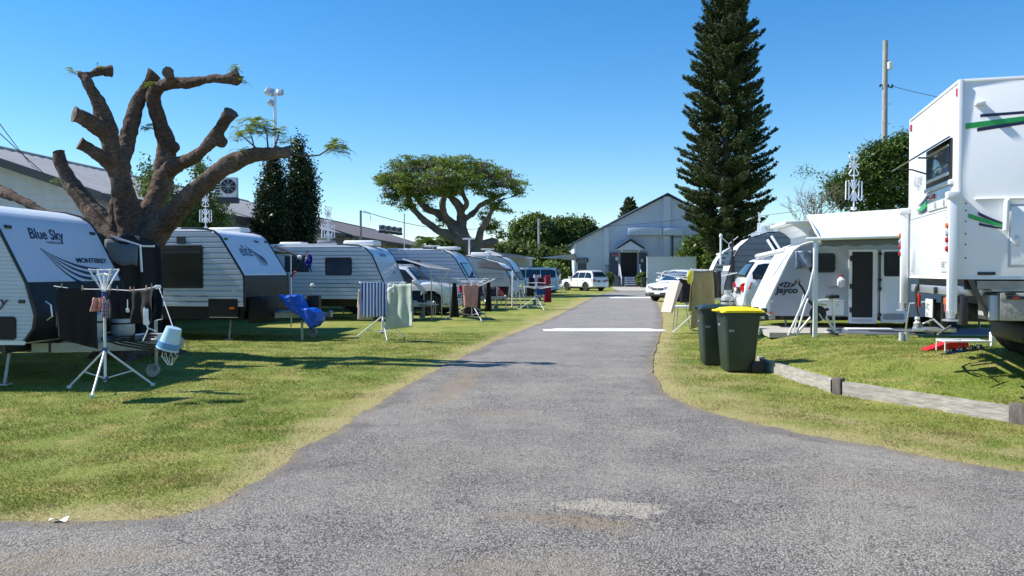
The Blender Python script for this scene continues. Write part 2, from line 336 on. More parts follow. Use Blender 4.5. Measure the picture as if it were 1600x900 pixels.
# asphalt
def asphalt():
    m = bpy.data.materials.new('worn_chip_seal_asphalt'); m.use_nodes = True; t = m.node_tree; b = t.nodes['Principled BSDF']; N = t.nodes.new; L = t.links.new
    tc = N('ShaderNodeTexCoord'); sep = N('ShaderNodeSeparateXYZ'); L(tc.outputs['Object'], sep.inputs[0]); at = N('ShaderNodeAttribute'); at.attribute_name = 'edge'
    def nz(s, det=4, rg=.6):
        n = N('ShaderNodeTexNoise'); n.inputs['Scale'].default_value = s; n.inputs['Detail'].default_value = det; n.inputs['Roughness'].default_value = rg; L(tc.outputs['Object'], n.inputs[0]); return n.outputs[0]
    def R(src, a, b_, c=0., d=1.):
        r = N('ShaderNodeMapRange'); r.inputs[1].default_value = a; r.inputs[2].default_value = b_; r.inputs[3].default_value = c; r.inputs[4].default_value = d; L(src, r.inputs[0]); return r.outputs[0]
    def Mx(f, a, b_, mode='MIX'):
        x = N('ShaderNodeMix'); x.data_type = 'RGBA'; x.blend_type = mode
        if isinstance(f, float): x.inputs[0].default_value = f
        else: L(f, x.inputs[0])
        for i, q in ((6, a), (7, b_)):
            if isinstance(q, tuple): x.inputs[i].default_value = (*q, 1)
            else: L(q, x.inputs[i])
        return x.outputs[2]
    def Ma(op, a, b_):
        x = N('ShaderNodeMath'); x.operation = op
        for i, q in ((0, a), (1, b_)):
            if isinstance(q, (float, int)): x.inputs[i].default_value = q
            else: L(q, x.inputs[i])
        return x.outputs[0]
    def spot(cx, cy, rx, ry, rot=0):
        mp = N('ShaderNodeMapping'); mp.vector_type = 'TEXTURE'; mp.inputs['Location'].default_value = (cx, cy, 0); mp.inputs['Rotation'].default_value = (0, 0, rot); mp.inputs['Scale'].default_value = (rx, ry, 1); L(tc.outputs['Object'], mp.inputs[0])
        vm = N('ShaderNodeVectorMath'); vm.operation = 'LENGTH'; L(mp.outputs[0], vm.inputs[0])
        return Ma('ADD', vm.outputs['Value'], Ma('MULTIPLY', Ma('SUBTRACT', nz(4.5, 8, .7), .5), 3.2))
    vo = N('ShaderNodeTexVoronoi'); vo.inputs['Scale'].default_value = 78; L(tc.outputs['Object'], vo.inputs[0])
    hs = N('ShaderNodeSeparateColor'); L(vo.outputs['Color'], hs.inputs[0])
    stone = Mx(R(hs.outputs[0], 0, 1), (.26, .257, .252), (.40, .393, .38))
    stone = Mx(R(hs.outputs[1], .68, .80), stone, (.11, .11, .112))
    big = nz(.45, 5); wear = R(Ma('ADD', big, Ma('MULTIPLY', nz(1.9, 5), .5)), .62, .88)
    tarry = Mx(R(vo.outputs['Distance'], .45, .75), stone, (.075, .075, .078))
    base = Mx(Ma('MULTIPLY', wear, .55), tarry, (.34, .33, .31))
    fine = Mx(1.0, Mx(R(nz(60, 4, .85), .36, .64), (.72, .72, .72), (1.24, 1.23, 1.22)), base, 'MULTIPLY'); fine = Mx(1.0, Mx(R(nz(.7, 8, .68), .36, .64), (.84, .84, .87), (1.12, 1.11, 1.09)), fine, 'MULTIPLY'); fine = Mx(R(nz(26, 3, .7), .60, .68, 0, .75), fine, (.07, .07, .073))
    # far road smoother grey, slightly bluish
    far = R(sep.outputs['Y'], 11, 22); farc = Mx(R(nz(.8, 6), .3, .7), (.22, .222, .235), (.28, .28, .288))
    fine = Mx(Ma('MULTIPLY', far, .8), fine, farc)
    # darker tar strip along the edges
    ew = Ma('ADD', at.outputs['Fac'], Ma('MULTIPLY', Ma('SUBTRACT', nz(1.1, 6), .48), 1.1))
    fine = Mx(R(ew, .30, .14, 0, .65), fine, (.135, .133, .138)); fine = Mx(R(Ma('ADD', at.outputs['Fac'], Ma('MULTIPLY', Ma('SUBTRACT', nz(5, 6), .5), .45)), .16, .0, 0, .8), fine, (.27, .225, .15))
    # brown dirt washed over the left wheel track and gravel patch
    brown = Mx(R(nz(30, 5, .8), .35, .7), (.21, .165, .125), (.33, .29, .235))
    for c, k in (((-.75, 11.4, .28, 1.9, -.12), .75), ((.46, 5.08, .40, .15, -.35), .95), ((.1, 5.2, .3, .12, .1), .5), ((-.2, 9.0, .5, .25, 0), .35), ((-2.6, 4.35, .8, .22, .25), .6), ((.1, 4.2, .7, .35, 0), .4), ((2.6, 6.05, 1.2, .3, -.5), .15), ((-.5, 6.6, 1.0, .8, 0), .12)):
        fine = Mx(R(spot(*c), 1.25, .35, 0, k), fine, brown)
    pale = Mx(R(nz(60, 4, .8), .4, .6), (.22, .21, .19), (.52, .49, .44))
    fine = Mx(R(spot(.70, 5.38, .36, .19, -.2), 1.0, .8, 0, .9), fine, pale)
    crk = N('ShaderNodeTexNoise'); crk.inputs['Scale'].default_value = .8; crk.inputs['Detail'].default_value = 7; crk.inputs['Distortion'].default_value = .6; L(tc.outputs['Object'], crk.inputs[0])
    cr = R(Ma('ABSOLUTE', Ma('SUBTRACT', crk.outputs[0], .5), 0.), .0, .004, .45, 0); fine = Mx(cr, fine, (.04, .04, .045))
    fine = Mx(1.0, fine, (1.12, 1.05, .945), 'MULTIPLY'); L(fine, b.inputs['Base Color']); b.inputs['Roughness'].default_value = .85; b.inputs['Specular IOR Level'].default_value = .3
    bp = N('ShaderNodeBump'); bp.inputs['Strength'].default_value = 1; bp.inputs['Distance'].default_value = .012
    L(Ma('ADD', Ma('MULTIPLY', vo.outputs['Distance'], -.8), nz(90, 3, .8)), bp.inputs['Height'])
    bp2 = N('ShaderNodeBump'); bp2.inputs['Strength'].default_value = .5; bp2.inputs['Distance'].default_value = .08; L(nz(2.2, 4), bp2.inputs['Height']); L(bp2.outputs[0], bp.inputs['Normal']); L(bp.outputs[0], b.inputs['Normal'])
    return m
from mathutils.geometry import delaunay_2d_cdt
poly = EL+[(-40, -55), (40, -55)]+ER[::-1]
gx, gy = np.meshgrid(np.arange(-4.2, 6.5, .3), np.concatenate([np.arange(3.2, 20, .3), np.arange(21, 68, 1.5)])); gx = gx.ravel()+rng.uniform(-.05, .05, gx.size); gy = gy.ravel()+rng.uniform(-.05, .05, gy.size); gx = gx+np.maximum(0, gy-18)*.158
k = inroad(gx, gy) & (edge_dist(gx, gy) > .1); pts = [Vector(p) for p in poly]+[Vector((a, b)) for a, b in zip(gx[k], gy[k])]; n = len(poly)
vv, _, ff, _, _, _ = delaunay_2d_cdt(pts, [], [list(range(n))], 1, 1e-5)
me = bpy.data.meshes.new('asphalt_road'); me.from_pydata([(v.x, v.y, .012) for v in vv], [], [tuple(f) for f in ff]); me.materials.append(asphalt()); road = struct(link('asphalt_road', me))
bm = bmesh.new(); bm.from_mesh(me); bmesh.ops.recalc_face_normals(bm, faces=bm.faces[:])
if bm.faces[0].normal.z < 0: bmesh.ops.reverse_faces(bm, faces=bm.faces[:])
bm.to_mesh(me); bm.free()
co = np.empty(len(me.vertices)*3, np.float32); me.vertices.foreach_get('co', co); co = co.reshape(-1, 3)
a_ = me.attributes.new('edge', 'FLOAT', 'POINT'); a_.data.foreach_set('value', edge_dist(co[:, 0].copy(), co[:, 1].copy()).astype(np.float32))

# painted speed humps
HUMP = mat('worn_white_road_paint', (.72,.73,.74), .6, var=.12, vs=9, dirt=.35, dirtcol=(.2,.2,.2))
def hump(x0, x1, y, wd, label, slope=-.02):
    mb = MB()
    def f(u, v):
        x = x0+(x1-x0)*u; c = math.sin(PI*v); e = .06*mnoise.noise((x*3, v*3, 1))
        return (x, y+slope*(x-x0)+(v-.5)*wd+e*(.5-abs(v-.5)), .016+.05*c*min(1, u*8, (1-u)*8))
    mb.grid(f, 40, 6); o = mb.build('speed_hump', HUMP); tag(o, label, 'speed hump', 'painted speed humps across the road')
hump(.85, 4.15, 21.9, .75, 'nearer white painted speed hump crossing the asphalt road')
hump(6.0, 9.0, 49.5, 1.5, 'farther white painted speed hump near the hall end of the road')
CONC = mat('pale_concrete', (.42,.39,.34), .85, var=.15, vs=2, bump=.3, dirt=.2)
mb = MB(); pts = [(8.2, 66.6), (9.2, 69.4), (9.4, 74), (10.6, 85.5), (13.8, 85.5), (13.2, 78), (14, 70), (22, 67.5), (22, 64.5), (14, 66)]
mb.prism(pts, (0, 0, .02), (1,0,0), (0,1,0), (0,0,.03)); struct(mb.build('concrete_path', CONC, smooth=False))

# ---------------------------------------------------------------- timber edging
TIMB = mat('weathered_grey_timber', (.36,.33,.29), .9, var=.3, vs=6, bump=.8, bs=18, stretch=(1, 1, 6), dirt=.3, dirtcol=(.12,.10,.08))
TIMBD = mat('dark_old_timber', (.13,.11,.095), .9, var=.35, vs=12, bump=1, bs=25, stretch=(3, 3, .6))
def sleeper(a, b, za, zb, label):
    ax, ay = a; bx, by = b; L_ = math.hypot(bx-ax, by-ay); an = math.atan2(by-ay, bx-ax)
    o = thing('timber_sleeper', label, 'timber edging', (ax, ay, 0), an, 'grey timber sleepers edging the raised lawn')
    mb = MB()
    def f(u, v):
        x = L_*u; z1 = za+(zb-za)*u+.008*mnoise.noise((x*2, 5, 0)); t = v*4; y0 = -.05+.006*mnoise.noise((x*3, 1, 1)); y1 = .03
        k = int(t) % 4; fr = t-int(t)
        ring = [(y0, -.06), (y0, z1), (y1, z1-.004), (y1, -.06)]; p = ring[k]; q = ring[(k+1) % 4]
        return (x, p[0]+(q[0]-p[0])*fr, p[1]+(q[1]-p[1])*fr)
    mb.grid(f, 30, 4); mb.build('plank', TIMB, o, ang=.5)
    return o
sleeper((4.1, 13.15), (4.27, 10.62), .185, .18, 'short grey timber sleeper running back from the middle edging post to the bins')
sleeper((4.32, 10.4), (5.33, 8.55), .18, .175, 'long pale grey timber sleeper between the two dark edging posts')
sleeper((5.45, 8.35), (7.4, 6.6), .2, .2, 'timber sleeper leaving the frame beyond the right end post')
for (x, y, l, s) in ((4.09, 13.2, 'square timber edging post at the foot of the wheelie bins', .1), (4.28, 10.5, 'split dark timber post with weeds in the middle of the edging', .12), (5.37, 8.44, 'broad dark weathered timber post at the right end of the edging', .2)):
    o = thing('edging_post', l, 'timber post', (x, y, 0), -.9 if s > .1 else 0, 'posts of the timber edging'); mb = MB(); mb.rbox(-s*.5, s*.5, -.07, .05, -.1, .215, .008); q = mb.build('post', TIMBD if s > .1 else TIMB, o)

# concrete slab and mats in front of the Jayco caravan
sz = .275
mb = MB(); mb.prism([(5.55, 17.3), (12.5, 16.3), (13, 18.6), (5.9, 19.6)], (0, 0, sz-.09), (1,0,0), (0,1,0), (0,0,.11)); struct(mb.build('concrete_slab', CONC, smooth=False))
MATB = mat('blue_grey_annexe_mat', (.10,.12,.15), .8, var=.15, vs=20)
mb = MB(); mb.grid(lambda u, v: (7.05+5*u+.25*v, 17.12-.75*u+1.5*v, sz+.026+.006*mnoise.noise((u*14, v*5, 0))), 50, 12); o = mb.build('annexe_mat', MATB); o.modifiers.new('s', 'SOLIDIFY').thickness = .004; tag(o, 'blue grey woven mat on the slab under the white awning', 'mat')

# ================================================================ CARAVANS
_wm = {}
def wheel(parent, c, r=.36, wd=.2, spokes=6, side=-1, steel=False):
    key = (r, wd, spokes, steel)
    if key not in _wm:
        a = MB(); a.lathe([(r*.66, -wd/2), (r*.93, -wd/2), (r, -wd*.36), (r*1.005, 0), (r, wd*.36), (r*.93, wd/2), (r*.66, wd/2)], ax=(0,1,0), seg=28)
        b = MB(); b.lathe([(r*.70, -wd*.46), (r*.66, -wd*.5), (r*.60, -wd*.40), (r*.57, -wd*.1), (r*.57, wd*.3)], ax=(0,1,0), seg=28)
        b.lathe([(r*.17, -wd*.42), (r*.17, -wd*.2), (r*.1, -wd*.1)], ax=(0,1,0), seg=12)
        for k in range(spokes):
            t = 2*PI*k/spokes; d = Vector((math.cos(t), 0, math.sin(t))); n = Vector((-math.sin(t), 0, math.cos(t)))
            p0 = d*r*.1; p1 = d*r*.62; vs = []
            for p, ww, yy in ((p0, .10, -.40), (p1, .075, -.46)):
                for s_ in (-1, 1):
                    for yo in (0, .10): vs.append(p+n*s_*r*ww+Vector((0, wd*(yy+yo), 0)))
            b.add(vs, [(0,2,6,4), (1,5,7,3), (0,4,5,1), (2,3,7,6), (4,6,7,5), (0,1,3,2)])
        _wm[key] = (a.mesh('wheel', BLK), b.mesh('rim', ALU))
    o = link('wheel', _wm[key][0], parent, c); o.rotation_euler = (0, 0, 0 if side < 0 else PI)
    link('rim', _wm[key][1], o); return o
def pinterp(prof, z):
    for (x0, z0), (x1, z1) in zip(prof[:-1], prof[1:]):
        if z0 >= z >= z1: return x0+(x1-x0)*(z0-z)/(z0-z1+1e-9)
    return prof[-1][0] if z < prof[-1][1] else prof[0][0]
class Van:
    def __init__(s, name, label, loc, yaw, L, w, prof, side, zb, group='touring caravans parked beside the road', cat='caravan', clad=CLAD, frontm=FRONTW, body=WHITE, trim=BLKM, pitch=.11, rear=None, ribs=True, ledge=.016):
        s.t = thing(name, label, cat, (loc[0], loc[1], hgt(loc[0], loc[1]) if loc[0] > 3 else 0), yaw, group)
        s.L, s.w, s.prof, s.side, s.zb = L, w, prof, side, zb; s.zt = prof[0][1]; hw = w/2
        rear = rear or [(-L, zb), (-L, s.zt-.35), (-L+.12, s.zt-.08), (-L+.35, s.zt)]
        poly = prof+rear; s.rear = rear
        mb = MB(); mb.prism(poly, (0, -hw+.01, 0), (1,0,0), (0,0,1), (0, w-.02, 0)); mb.build('body', body, s.t, ang=.5)
        zr = -L+.12
        # ribbed cladding on the side that faces the camera
        mb = MB(); z = zb; y = side*hw; rp = [(q[0], q[1]) for q in rear]
        def xr(z): return pinterp(rp[::-1], z) if z > rp[1][1] else -L
        rows = []
        while z < s.zt-.02:
            if ribs: rows += [(z, 0), (z+.003, ledge), (z+pitch-ledge*1.3, ledge), (z+pitch-.001, 0)]
            else: rows += [(z, 0.004)]
            z += pitch
        rows = [r for r in rows if r[0] < s.zt-.005]+[(s.zt-.004, 0)]
        vs = []; fs = []
        for z, o in rows: vs += [(xr(z)+.01, y+side*o, z), (pinterp(prof, z)-.012, y+side*o, z)]
        for i in range(len(rows)-1): fs.append((2*i, 2*i+1, 2*i+3, 2*i+2))
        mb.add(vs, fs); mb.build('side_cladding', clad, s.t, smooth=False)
        # trims
        for sd in (-1, 1):
            mb = MB(); pr = [(x, z) for x, z in prof]; path = [Vector((x+.004, sd*(hw-.012), z+.004)) for x, z in pr]
            mb.tube(path, .024 if trim is not WHITE2 else .03, 6); mb.build('edge_trim', trim, s.t)
            mb = MB(); mb.tube([(prof[0][0], sd*(hw-.01), s.zt), (-L+.35, sd*(hw-.01), s.zt), (-L+.12, sd*(hw-.01), s.zt-.08), (-L, sd*(hw-.01), s.zt-.35)], .018, 6); mb.build('roof_trim', body, s.t)
    def fpt(s, z, off=0.):
        x = pinterp(s.prof, z); dz = .03; xa, xb = pinterp(s.prof, min(z+dz, s.zt)), pinterp(s.prof, z-dz)
        n = Vector((2*dz, 0, xb-xa)).normalized(); return Vector((x, 0, z))+n*off, n
    def fpanel(s, name, m, z0, z1, y0, y1, off=.012, parent=None, rows=8):
        mb = MB(); vs = []; fs = []
        zz = sorted(set([z1+(z0-z1)*i/rows for i in range(rows+1)]+[z for x, z in s.prof if z0 < z < z1]))
        for z in zz:
            p, n = s.fpt(z, off)
            q, _ = s.fpt(z, -.01)
            vs += [(p.x, y0, p.z), (p.x, y1, p.z), (q.x, y0, q.z), (q.x, y1, q.z)]
        k = len(zz)
        for i in range(k-1):
            a = 4*i; b = a+4; fs += [(a, a+1, b+1, b), (a, b, b+2, a+2), (a+1, a+3, b+3, b+1)]
        fs += [(0, 2, 3, 1), (4*k-4, 4*k-3, 4*k-1, 4*k-2)]
        mb.add(vs, fs); return mb.build(name, m, parent or s.t)
    def sidebox(s, name, m, x0, x1, z0, z1, th=.02, r=.03, parent=None, base=0.):
        mb = MB(); y0 = s.side*(s.w/2+base); y1 = y0+s.side*th; r2 = min(th*.45, .02)
        n = 4; pl = []
        for cx, cz, a0 in ((x1-r, z1-r, 0), (x0+r, z1-r, PI/2), (x0+r, z0+r, PI), (x1-r, z0+r, 1.5*PI)):
            for k in range(n+1): a = a0+PI/2*k/n; pl.append((cx+r*math.cos(a), cz+r*math.sin(a)))
        mb.prism(pl, (0, y0, 0), (1,0,0), (0,0,1), (0, y1-y0, 0)); return mb.build(name, m, parent or s.t, ang=.5)
    def window(s, x0, x1, z0, z1, glass=GLASS, frame=BLKM, fw=.045, shade=True, r=.05):
        f = s.sidebox('window', frame, x0, x1, z0, z1, .035, r); s.sidebox('pane', glass, x0+fw, x1-fw, z0+fw, z1-fw, .012, max(.01, r-.02), f, .034)
        if shade:
            mb = MB(); y = s.side*(s.w/2+.06); mb.tube([(x0+.02, y, z1+.01), (x1-.02, y, z1+.01)], .018, 6); mb.build('shade_rail', frame, f)
        return f
    def txt(s, st, size, x, z, m=TXT, shear=.3, xs=1.1, bold=0., name='lettering'):
        r = (1, 0, 0) if s.side < 0 else (-1, 0, 0); return text(st, size, s.t, m, (x, s.side*(s.w/2+.014), z), r, (0,0,1), shear, xs, name, bold=bold)
    def ftxt(s, st, size, y, z, m=TXT, shear=.3, xs=1.1, bold=0., off=.016, name='lettering'):
        p, n = s.fpt(z, off); up = n.cross(Vector((0, 1, 0))); up = up if up.z > 0 else -up
        return text(st, size, s.t, m, (p.x, y, p.z), (0, 1, 0), up, shear, xs, name, off=0, bold=bold)
    def chassis(s, bar=1.35, wheels=1, wx=None, r=.35, jockey=True, bottles=False, colour=CHAS, zc=None):
        zb = s.zb; hw = s.w/2; zc = zc or zb-.14
        mb = MB()
        for y in (-.55, .55): mb.box(-s.L+.1, -.05, y-.03, y+.03, zc, zb-.005)
        for x in (-s.L+.6, -s.L*.35, -.4): mb.box(x-.03, x+.03, -hw+.1, hw-.1, zc+.03, zb-.01)
        mb.build('chassis', BLKM, s.t, smooth=False)
        if bar:
            mb = MB(); zt = zc+.13
            for y in (-1, 1):
                a = Vector((-.3, y*.62, zc)); b = Vector((bar, y*.04, zc)); d = (b-a).normalized(); n = Vector((-d.y, d.x, 0))*.03
                mb.add([a-n, a+n, b+n, b-n, a-n+Vector((0,0,.13)), a+n+Vector((0,0,.13)), b+n+Vector((0,0,.13)), b-n+Vector((0,0,.13))], [(0,3,2,1), (4,5,6,7), (0,1,5,4), (1,2,6,5), (2,3,7,6), (3,0,4,7)])
            mb.rbox(bar-.08, bar+.18, -.05, .05, zc+.01, zc+.12, .01); mb.lathe([(.06, 0), (.055, .07), (.03, .1)], (bar+.15, 0, zc+.08), seg=12)
            mb.rbox(.02, .55, -.45, .45, zc+.12, zc+.15, .004)
            mb.build('drawbar', colour, s.t, smooth=False)
        if jockey:
            mb = MB(); x = bar*.8; mb.tube([(x, .12, .2), (x, .12, zc+.42)], .025, 10); mb.tube([(x, .12, .12), (x, .12, .3)], .018, 8)
            mb.box(x-.1, x+.02, .09, .15, .1, .2); mb.tube([(x, .12, zc+.42), (x+.1, .12, zc+.44), (x+.1, .12, zc+.5)], .01, 6)
            mb.lathe([(.03, -.03), (.1, -.03), (.1, .03), (.03, .03)], (x-.05, .12, .1), (0, 1, 0), 16); mb.build('jockey_wheel', CHAS, s.t)
        wx = wx if wx is not None else -s.L*.58
        for k in range(wheels):
            for sd in (-1, 1): wheel(s.t, (wx-k*.8, sd*(hw-.13), r), r, .2, 6, sd)
        # dark wheel arch on the visible side
        mb = MB(); n = 12; R = r+.1
        pl = [(wx-(wheels-1)*.8-R, zb-.005)]+[(wx-(wheels-1)*.8-R*math.cos(PI/2*k/6), r+R*math.sin(PI/2*k/6)*.95) for k in range(1, 7)]+[(wx+R*math.sin(PI/2*k/6), r+R*math.cos(PI/2*k/6)*.95) for k in range(0, 7)]+[(wx+R, zb-.005)]
        pl = [(a, max(b, zb-.005)) for a, b in pl]
        mb.prism(pl, (0, s.side*hw, 0), (1,0,0), (0,0,1), (0, s.side*.02, 0)); mb.build('wheel_arch', BLKM, s.t)
        for x in (-.5, -s.L+.5):
            mb = MB(); mb.tube([(x, s.side*(hw-.35), zc), (x, s.side*(hw-.25), .03)], .022, 6); mb.rbox(x-.07, x+.07, s.side*(hw-.25)-.07, s.side*(hw-.25)+.07, .0, .035, .008); mb.build('corner_steady', CHAS, s.t)
    def roofbits(s, items):
        for x, y, l, wd, h, m in items:
            mb = MB(); mb.rbox(x-l/2, x+l/2, y-wd/2, y+wd/2, s.zt-.01, s.zt+h, min(h, wd)*.35, seg=3); mb.build('roof_unit', m, s.t)
    def marker(s, y, z, m=BLKM):
        p, n = s.fpt(z, .02); mb = MB(); mb.rbox(p.x-.02, p.x+.02, y-.06, y+.06, p.z-.025, p.z+.025, .008); mb.build('marker_light', m, s.t)
def wing_aerial(name, label, loc, rz, scale=1., group='white bow-tie television aerials on the caravan roofs'):
    t = thing(name, label, 'tv aerial', loc, rz, group); k = scale
    m = MB(); m.tube([(0,0,-.02), (0,0,1.5*k)], .022*k, 8); m.rbox(-.06*k, .06*k, -.06*k, .06*k, 0, .08*k, .01); m.build('mast', ALUW, t)
    m = MB(); z = .55*k
    for sx in (-1, 1):
        pts = [(0, 0, z), (sx*.17*k, 0, z+.27*k), (sx*.24*k, 0, z+.26*k), (sx*.25*k, 0, z-.26*k), (sx*.17*k, 0, z-.27*k), (0, 0, z)]
        m.tube(pts, .020*k, 6); m.tube([(sx*.15*k, 0, z+.2*k), (sx*.15*k, 0, z-.2*k)], .018*k, 6); m.tube([(0, 0, z+.02), (sx*.07*k, 0, z+.3*k)], .022*k, 6); m.tube([(0, 0, z), (sx*.07*k, 0, z-.3*k)], .022*k, 6)
    m.build('lower_elements', ALUW, t)
    m = MB(); z = 1.25*k
    for sz_ in (-1, 1):
        pts = [(0, 0, z), (.15*k, 0, z+sz_*.24*k), (.12*k, .02, z+sz_*.28*k), (-.12*k, .02, z+sz_*.28*k), (-.15*k, 0, z+sz_*.24*k), (0, 0, z)]; m.tube(pts, .018*k, 6)
    m.tube([(-.14*k, 0, z+.05*k), (.14*k, 0, z-.05*k)], .022*k, 6); m.tube([(-.14*k, 0, z-.05*k), (.14*k, 0, z+.05*k)], .022*k, 6)
    m.build('upper_elements', ALUW, t); return t
def gas_bottle(loc, label, r=.155, h=.52, group='gas bottles standing on the drawbar of the nearest caravan'):
    t = thing('gas_bottle', label, 'gas bottle', loc, 0, group)
    m = MB(); m.lathe([(r*.72, 0), (r*.72, .03), (r*.9, .04), (r, .09), (r, h*.62), (r*.93, h*.74), (r*.6, h*.83), (.03, h*.86), (.03, h*.93)], seg=24); m.build('cylinder', GALV, t)
    m = MB(); n = 20
    for a0, a1 in ((.3, 2.8), (3.4, 6.0)):
        vs = []; fs = []
        for i in range(9):
            a = a0+(a1-a0)*i/8
            for rr, z in ((r*.58, h*.80), (r*.62, h*.80), (r*.58, h*1.05), (r*.62, h*1.05)): vs.append((rr*math.cos(a), rr*math.sin(a), z))
        for i in range(8):
            a = 4*i; b = a+4; fs += [(a, b, b+2, a+2), (a+1, a+3, b+3, b+1), (a+2, b+2, b+3, a+3)]
        m.add(vs, fs)
    m.build('collar', GALV, t); m = MB(); m.lathe([(.025, h*.9), (.03, h*.95), (.015, h)], seg=10); m.tube([(0,0,h*.95), (.1,0,h*.95)], .012, 6); m.build('valve', BLKM, t); m = MB(); m.lathe([(r+.004, h*.5), (r+.006, h*.5), (r+.006, h*.56), (r+.004, h*.56)], seg=24); m.build('strap', BLKM, t); return t

YW = -.14
# ---- nearest left caravan
A = Van('caravan', 'nearest left caravan, white nose tinted with blue shade with dark wing stripes above two gas bottles', (-6.58, 12.18), -.075, 7.4, 2.35,
        [(-1.35, 2.60), (-.95, 2.575), (-.68, 2.50), (-.50, 2.37), (-.40, 2.22), (0, 1.455), (.13, 1.0), (.10, .82), (-.02, .66), (-.12, .60)], -1, .60, pitch=.055, ledge=.006)
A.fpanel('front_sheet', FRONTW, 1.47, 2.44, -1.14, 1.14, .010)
A.fpanel('front_boot_lid', BLACKP, .64, 1.455, -1.14, 1.14, .014)
A.ftxt('Blue Sky', .25, -.62, 2.08, NAVY, .28, .92, .004); A.ftxt('CARAVANS', .062, -.30, 2.015, NAVY, 0, 1.3)
A.ftxt('MONTEREY', .115, .20, 1.74, NAVY, .12, 1.35, .004)
for i in range(4):
    p0, n = A.fpt(1.55, .017); up = n.cross(Vector((0,1,0))); up = up if up.z > 0 else -up
    mb = MB(); pts1 = []; pts2 = []
    for k in range(13):
        u = k/12; yy_ = -.52+u*(1.22-.17*i); zz_ = .44-.40*(1-(1-u)**2.1)*(.80+.075*i)-(.012*i)*math.sin(PI*u)-.0*i
        th = .046*math.sin(min(1, u*1.1)*PI/2)**1.3; pts1.append((yy_, zz_-.052*i*u)); pts2.append((yy_+.0, zz_-.052*i*u-th))
    o = Vector((p0.x, 0, p0.z)); mb.prism(pts1+pts2[::-1], o, (0,1,0), up, n*.003); mb.build('wing_stripe', NAVY, A.t, smooth=False)
A.marker(-.98, 2.22); A.marker(1.0, 2.22)
A.txt('Blue Sky', .2, -1.02, 1.13, NAVY, .3, 1.1, .003)
f = A.sidebox('tunnel_boot_hatch', BLACKP, -1.5, -.13, .67, .99, .02, .05); A.sidebox('latch', ALU, -.42, -.38, .80, .9, .02, .008, f, .02); A.sidebox('side_marker', BLKM, -.09, -.0, 1.17, 1.22, .02, .01)
A.sidebox('lower_panel', WHITE2, -7.3, .0, .60, .655, .02, .02)
mb = MB(); mb.tube([(.155, -.95, .93), (.23, -.95, .98), (.21, -.95, 1.14), (.135, -.95, 1.19)], .014, 8); mb.build('grab_handle', ALU, A.t)
mb = MB(); mb.rbox(.12, .165, -.15, .45, .95, 1.2, .01); mb.build('boot_latch_plate', BLKM, A.t)
A.window(-3.4, -2.1, 1.35, 1.95); A.chassis(1.45, 2, -3.9, .36, zc=.44)
A.roofbits([(-1.9, -.3, .7, .9, .10, WHITE2), (-3.2, 0, 1.3, .7, .16, GLASSB)])
am = A.t.matrix_basis.copy(); A.t.rotation_euler.z; R_A = Matrix.Translation(A.t.location) @ Matrix.Rotation(-.075, 4, 'Z')
def onA(x, y, z): return R_A @ Vector((x, y, z))
gas_bottle(onA(.42, -.32, .59), 'gas bottle nearer the camera with tall collar behind the first clothes airer'); gas_bottle(onA(.56, .25, .59), 'squat gas bottle to the right of the first airer pole', .17, .42)
o = thing('cable_reel', 'black hose and power lead looped on the drawbar of the nearest caravan', 'cable', onA(.7, 0, .59), 0); mb = MB()
for k in range(3): mb.tube([(.05+.5*math.sin(t*.52)**2+.25*k*.2, -.1+.35*math.cos(t*.5)-.12, .02+.03*k-.16*max(0, math.sin(t*.55))) for t in range(12)], .012, 6)
mb.build('lead', BLK, o)
o = thing('plastic_tray', 'white plastic tray with pegs on the drawbar beside the gas bottles', 'tray', onA(1.02, -.1, .59), -.1); mb = MB()
mb.rbox(0, .34, -.12, .12, .0, .015, .005); mb.rbox(0, .015, -.12, .12, 0, .09, .004); mb.rbox(.325, .34, -.12, .12, 0, .09, .004); mb.rbox(0, .34, .105, .12, 0, .09, .004); mb.build('tray', WHITE2, o)
# black annexe curtain standing behind the nose of the nearest caravan
o = thing('annexe_curtain', 'black annexe curtain with a grey frame behind the nearest caravan nose', 'annexe', (-6.75, 13.6, 0), .05)
mb = MB(); mb.grid(lambda u, v: (-.1+.78*u+.05*math.sin(v*3)*u, .05*math.sin(u*17)*(1-v*.5)+.3*u, .45+(1.72+.12*math.sin(u*3)-.12*u)*v), 30, 14)
q = mb.build('curtain', mat('black_canvas', (.016,.016,.02), .85, var=.3, vs=2, bump=.4, bs=8), o); q.modifiers.new('s', 'SOLIDIFY').thickness = .01
mb = MB(); mb.tube([(.0, -.06, 2.20), (.48, -.06, 2.05), (.5, -.06, 1.6)], .02, 6); mb.tube([(-.1, -.05, 2.05), (.62, .2, 2.04)], .022, 6); mb.build('frame', ALU, o)
mb = MB(); mb.grid(lambda u, v: (-.1+.55*u, -.12+.05*v, 1.80+.35*v-.12*u+.03*math.sin(u*9)), 12, 4); q = mb.build('flap', mat('grey_canvas', (.13,.14,.15), .9, var=.2), o); q.modifiers.new('s', 'SOLIDIFY').thickness = .006

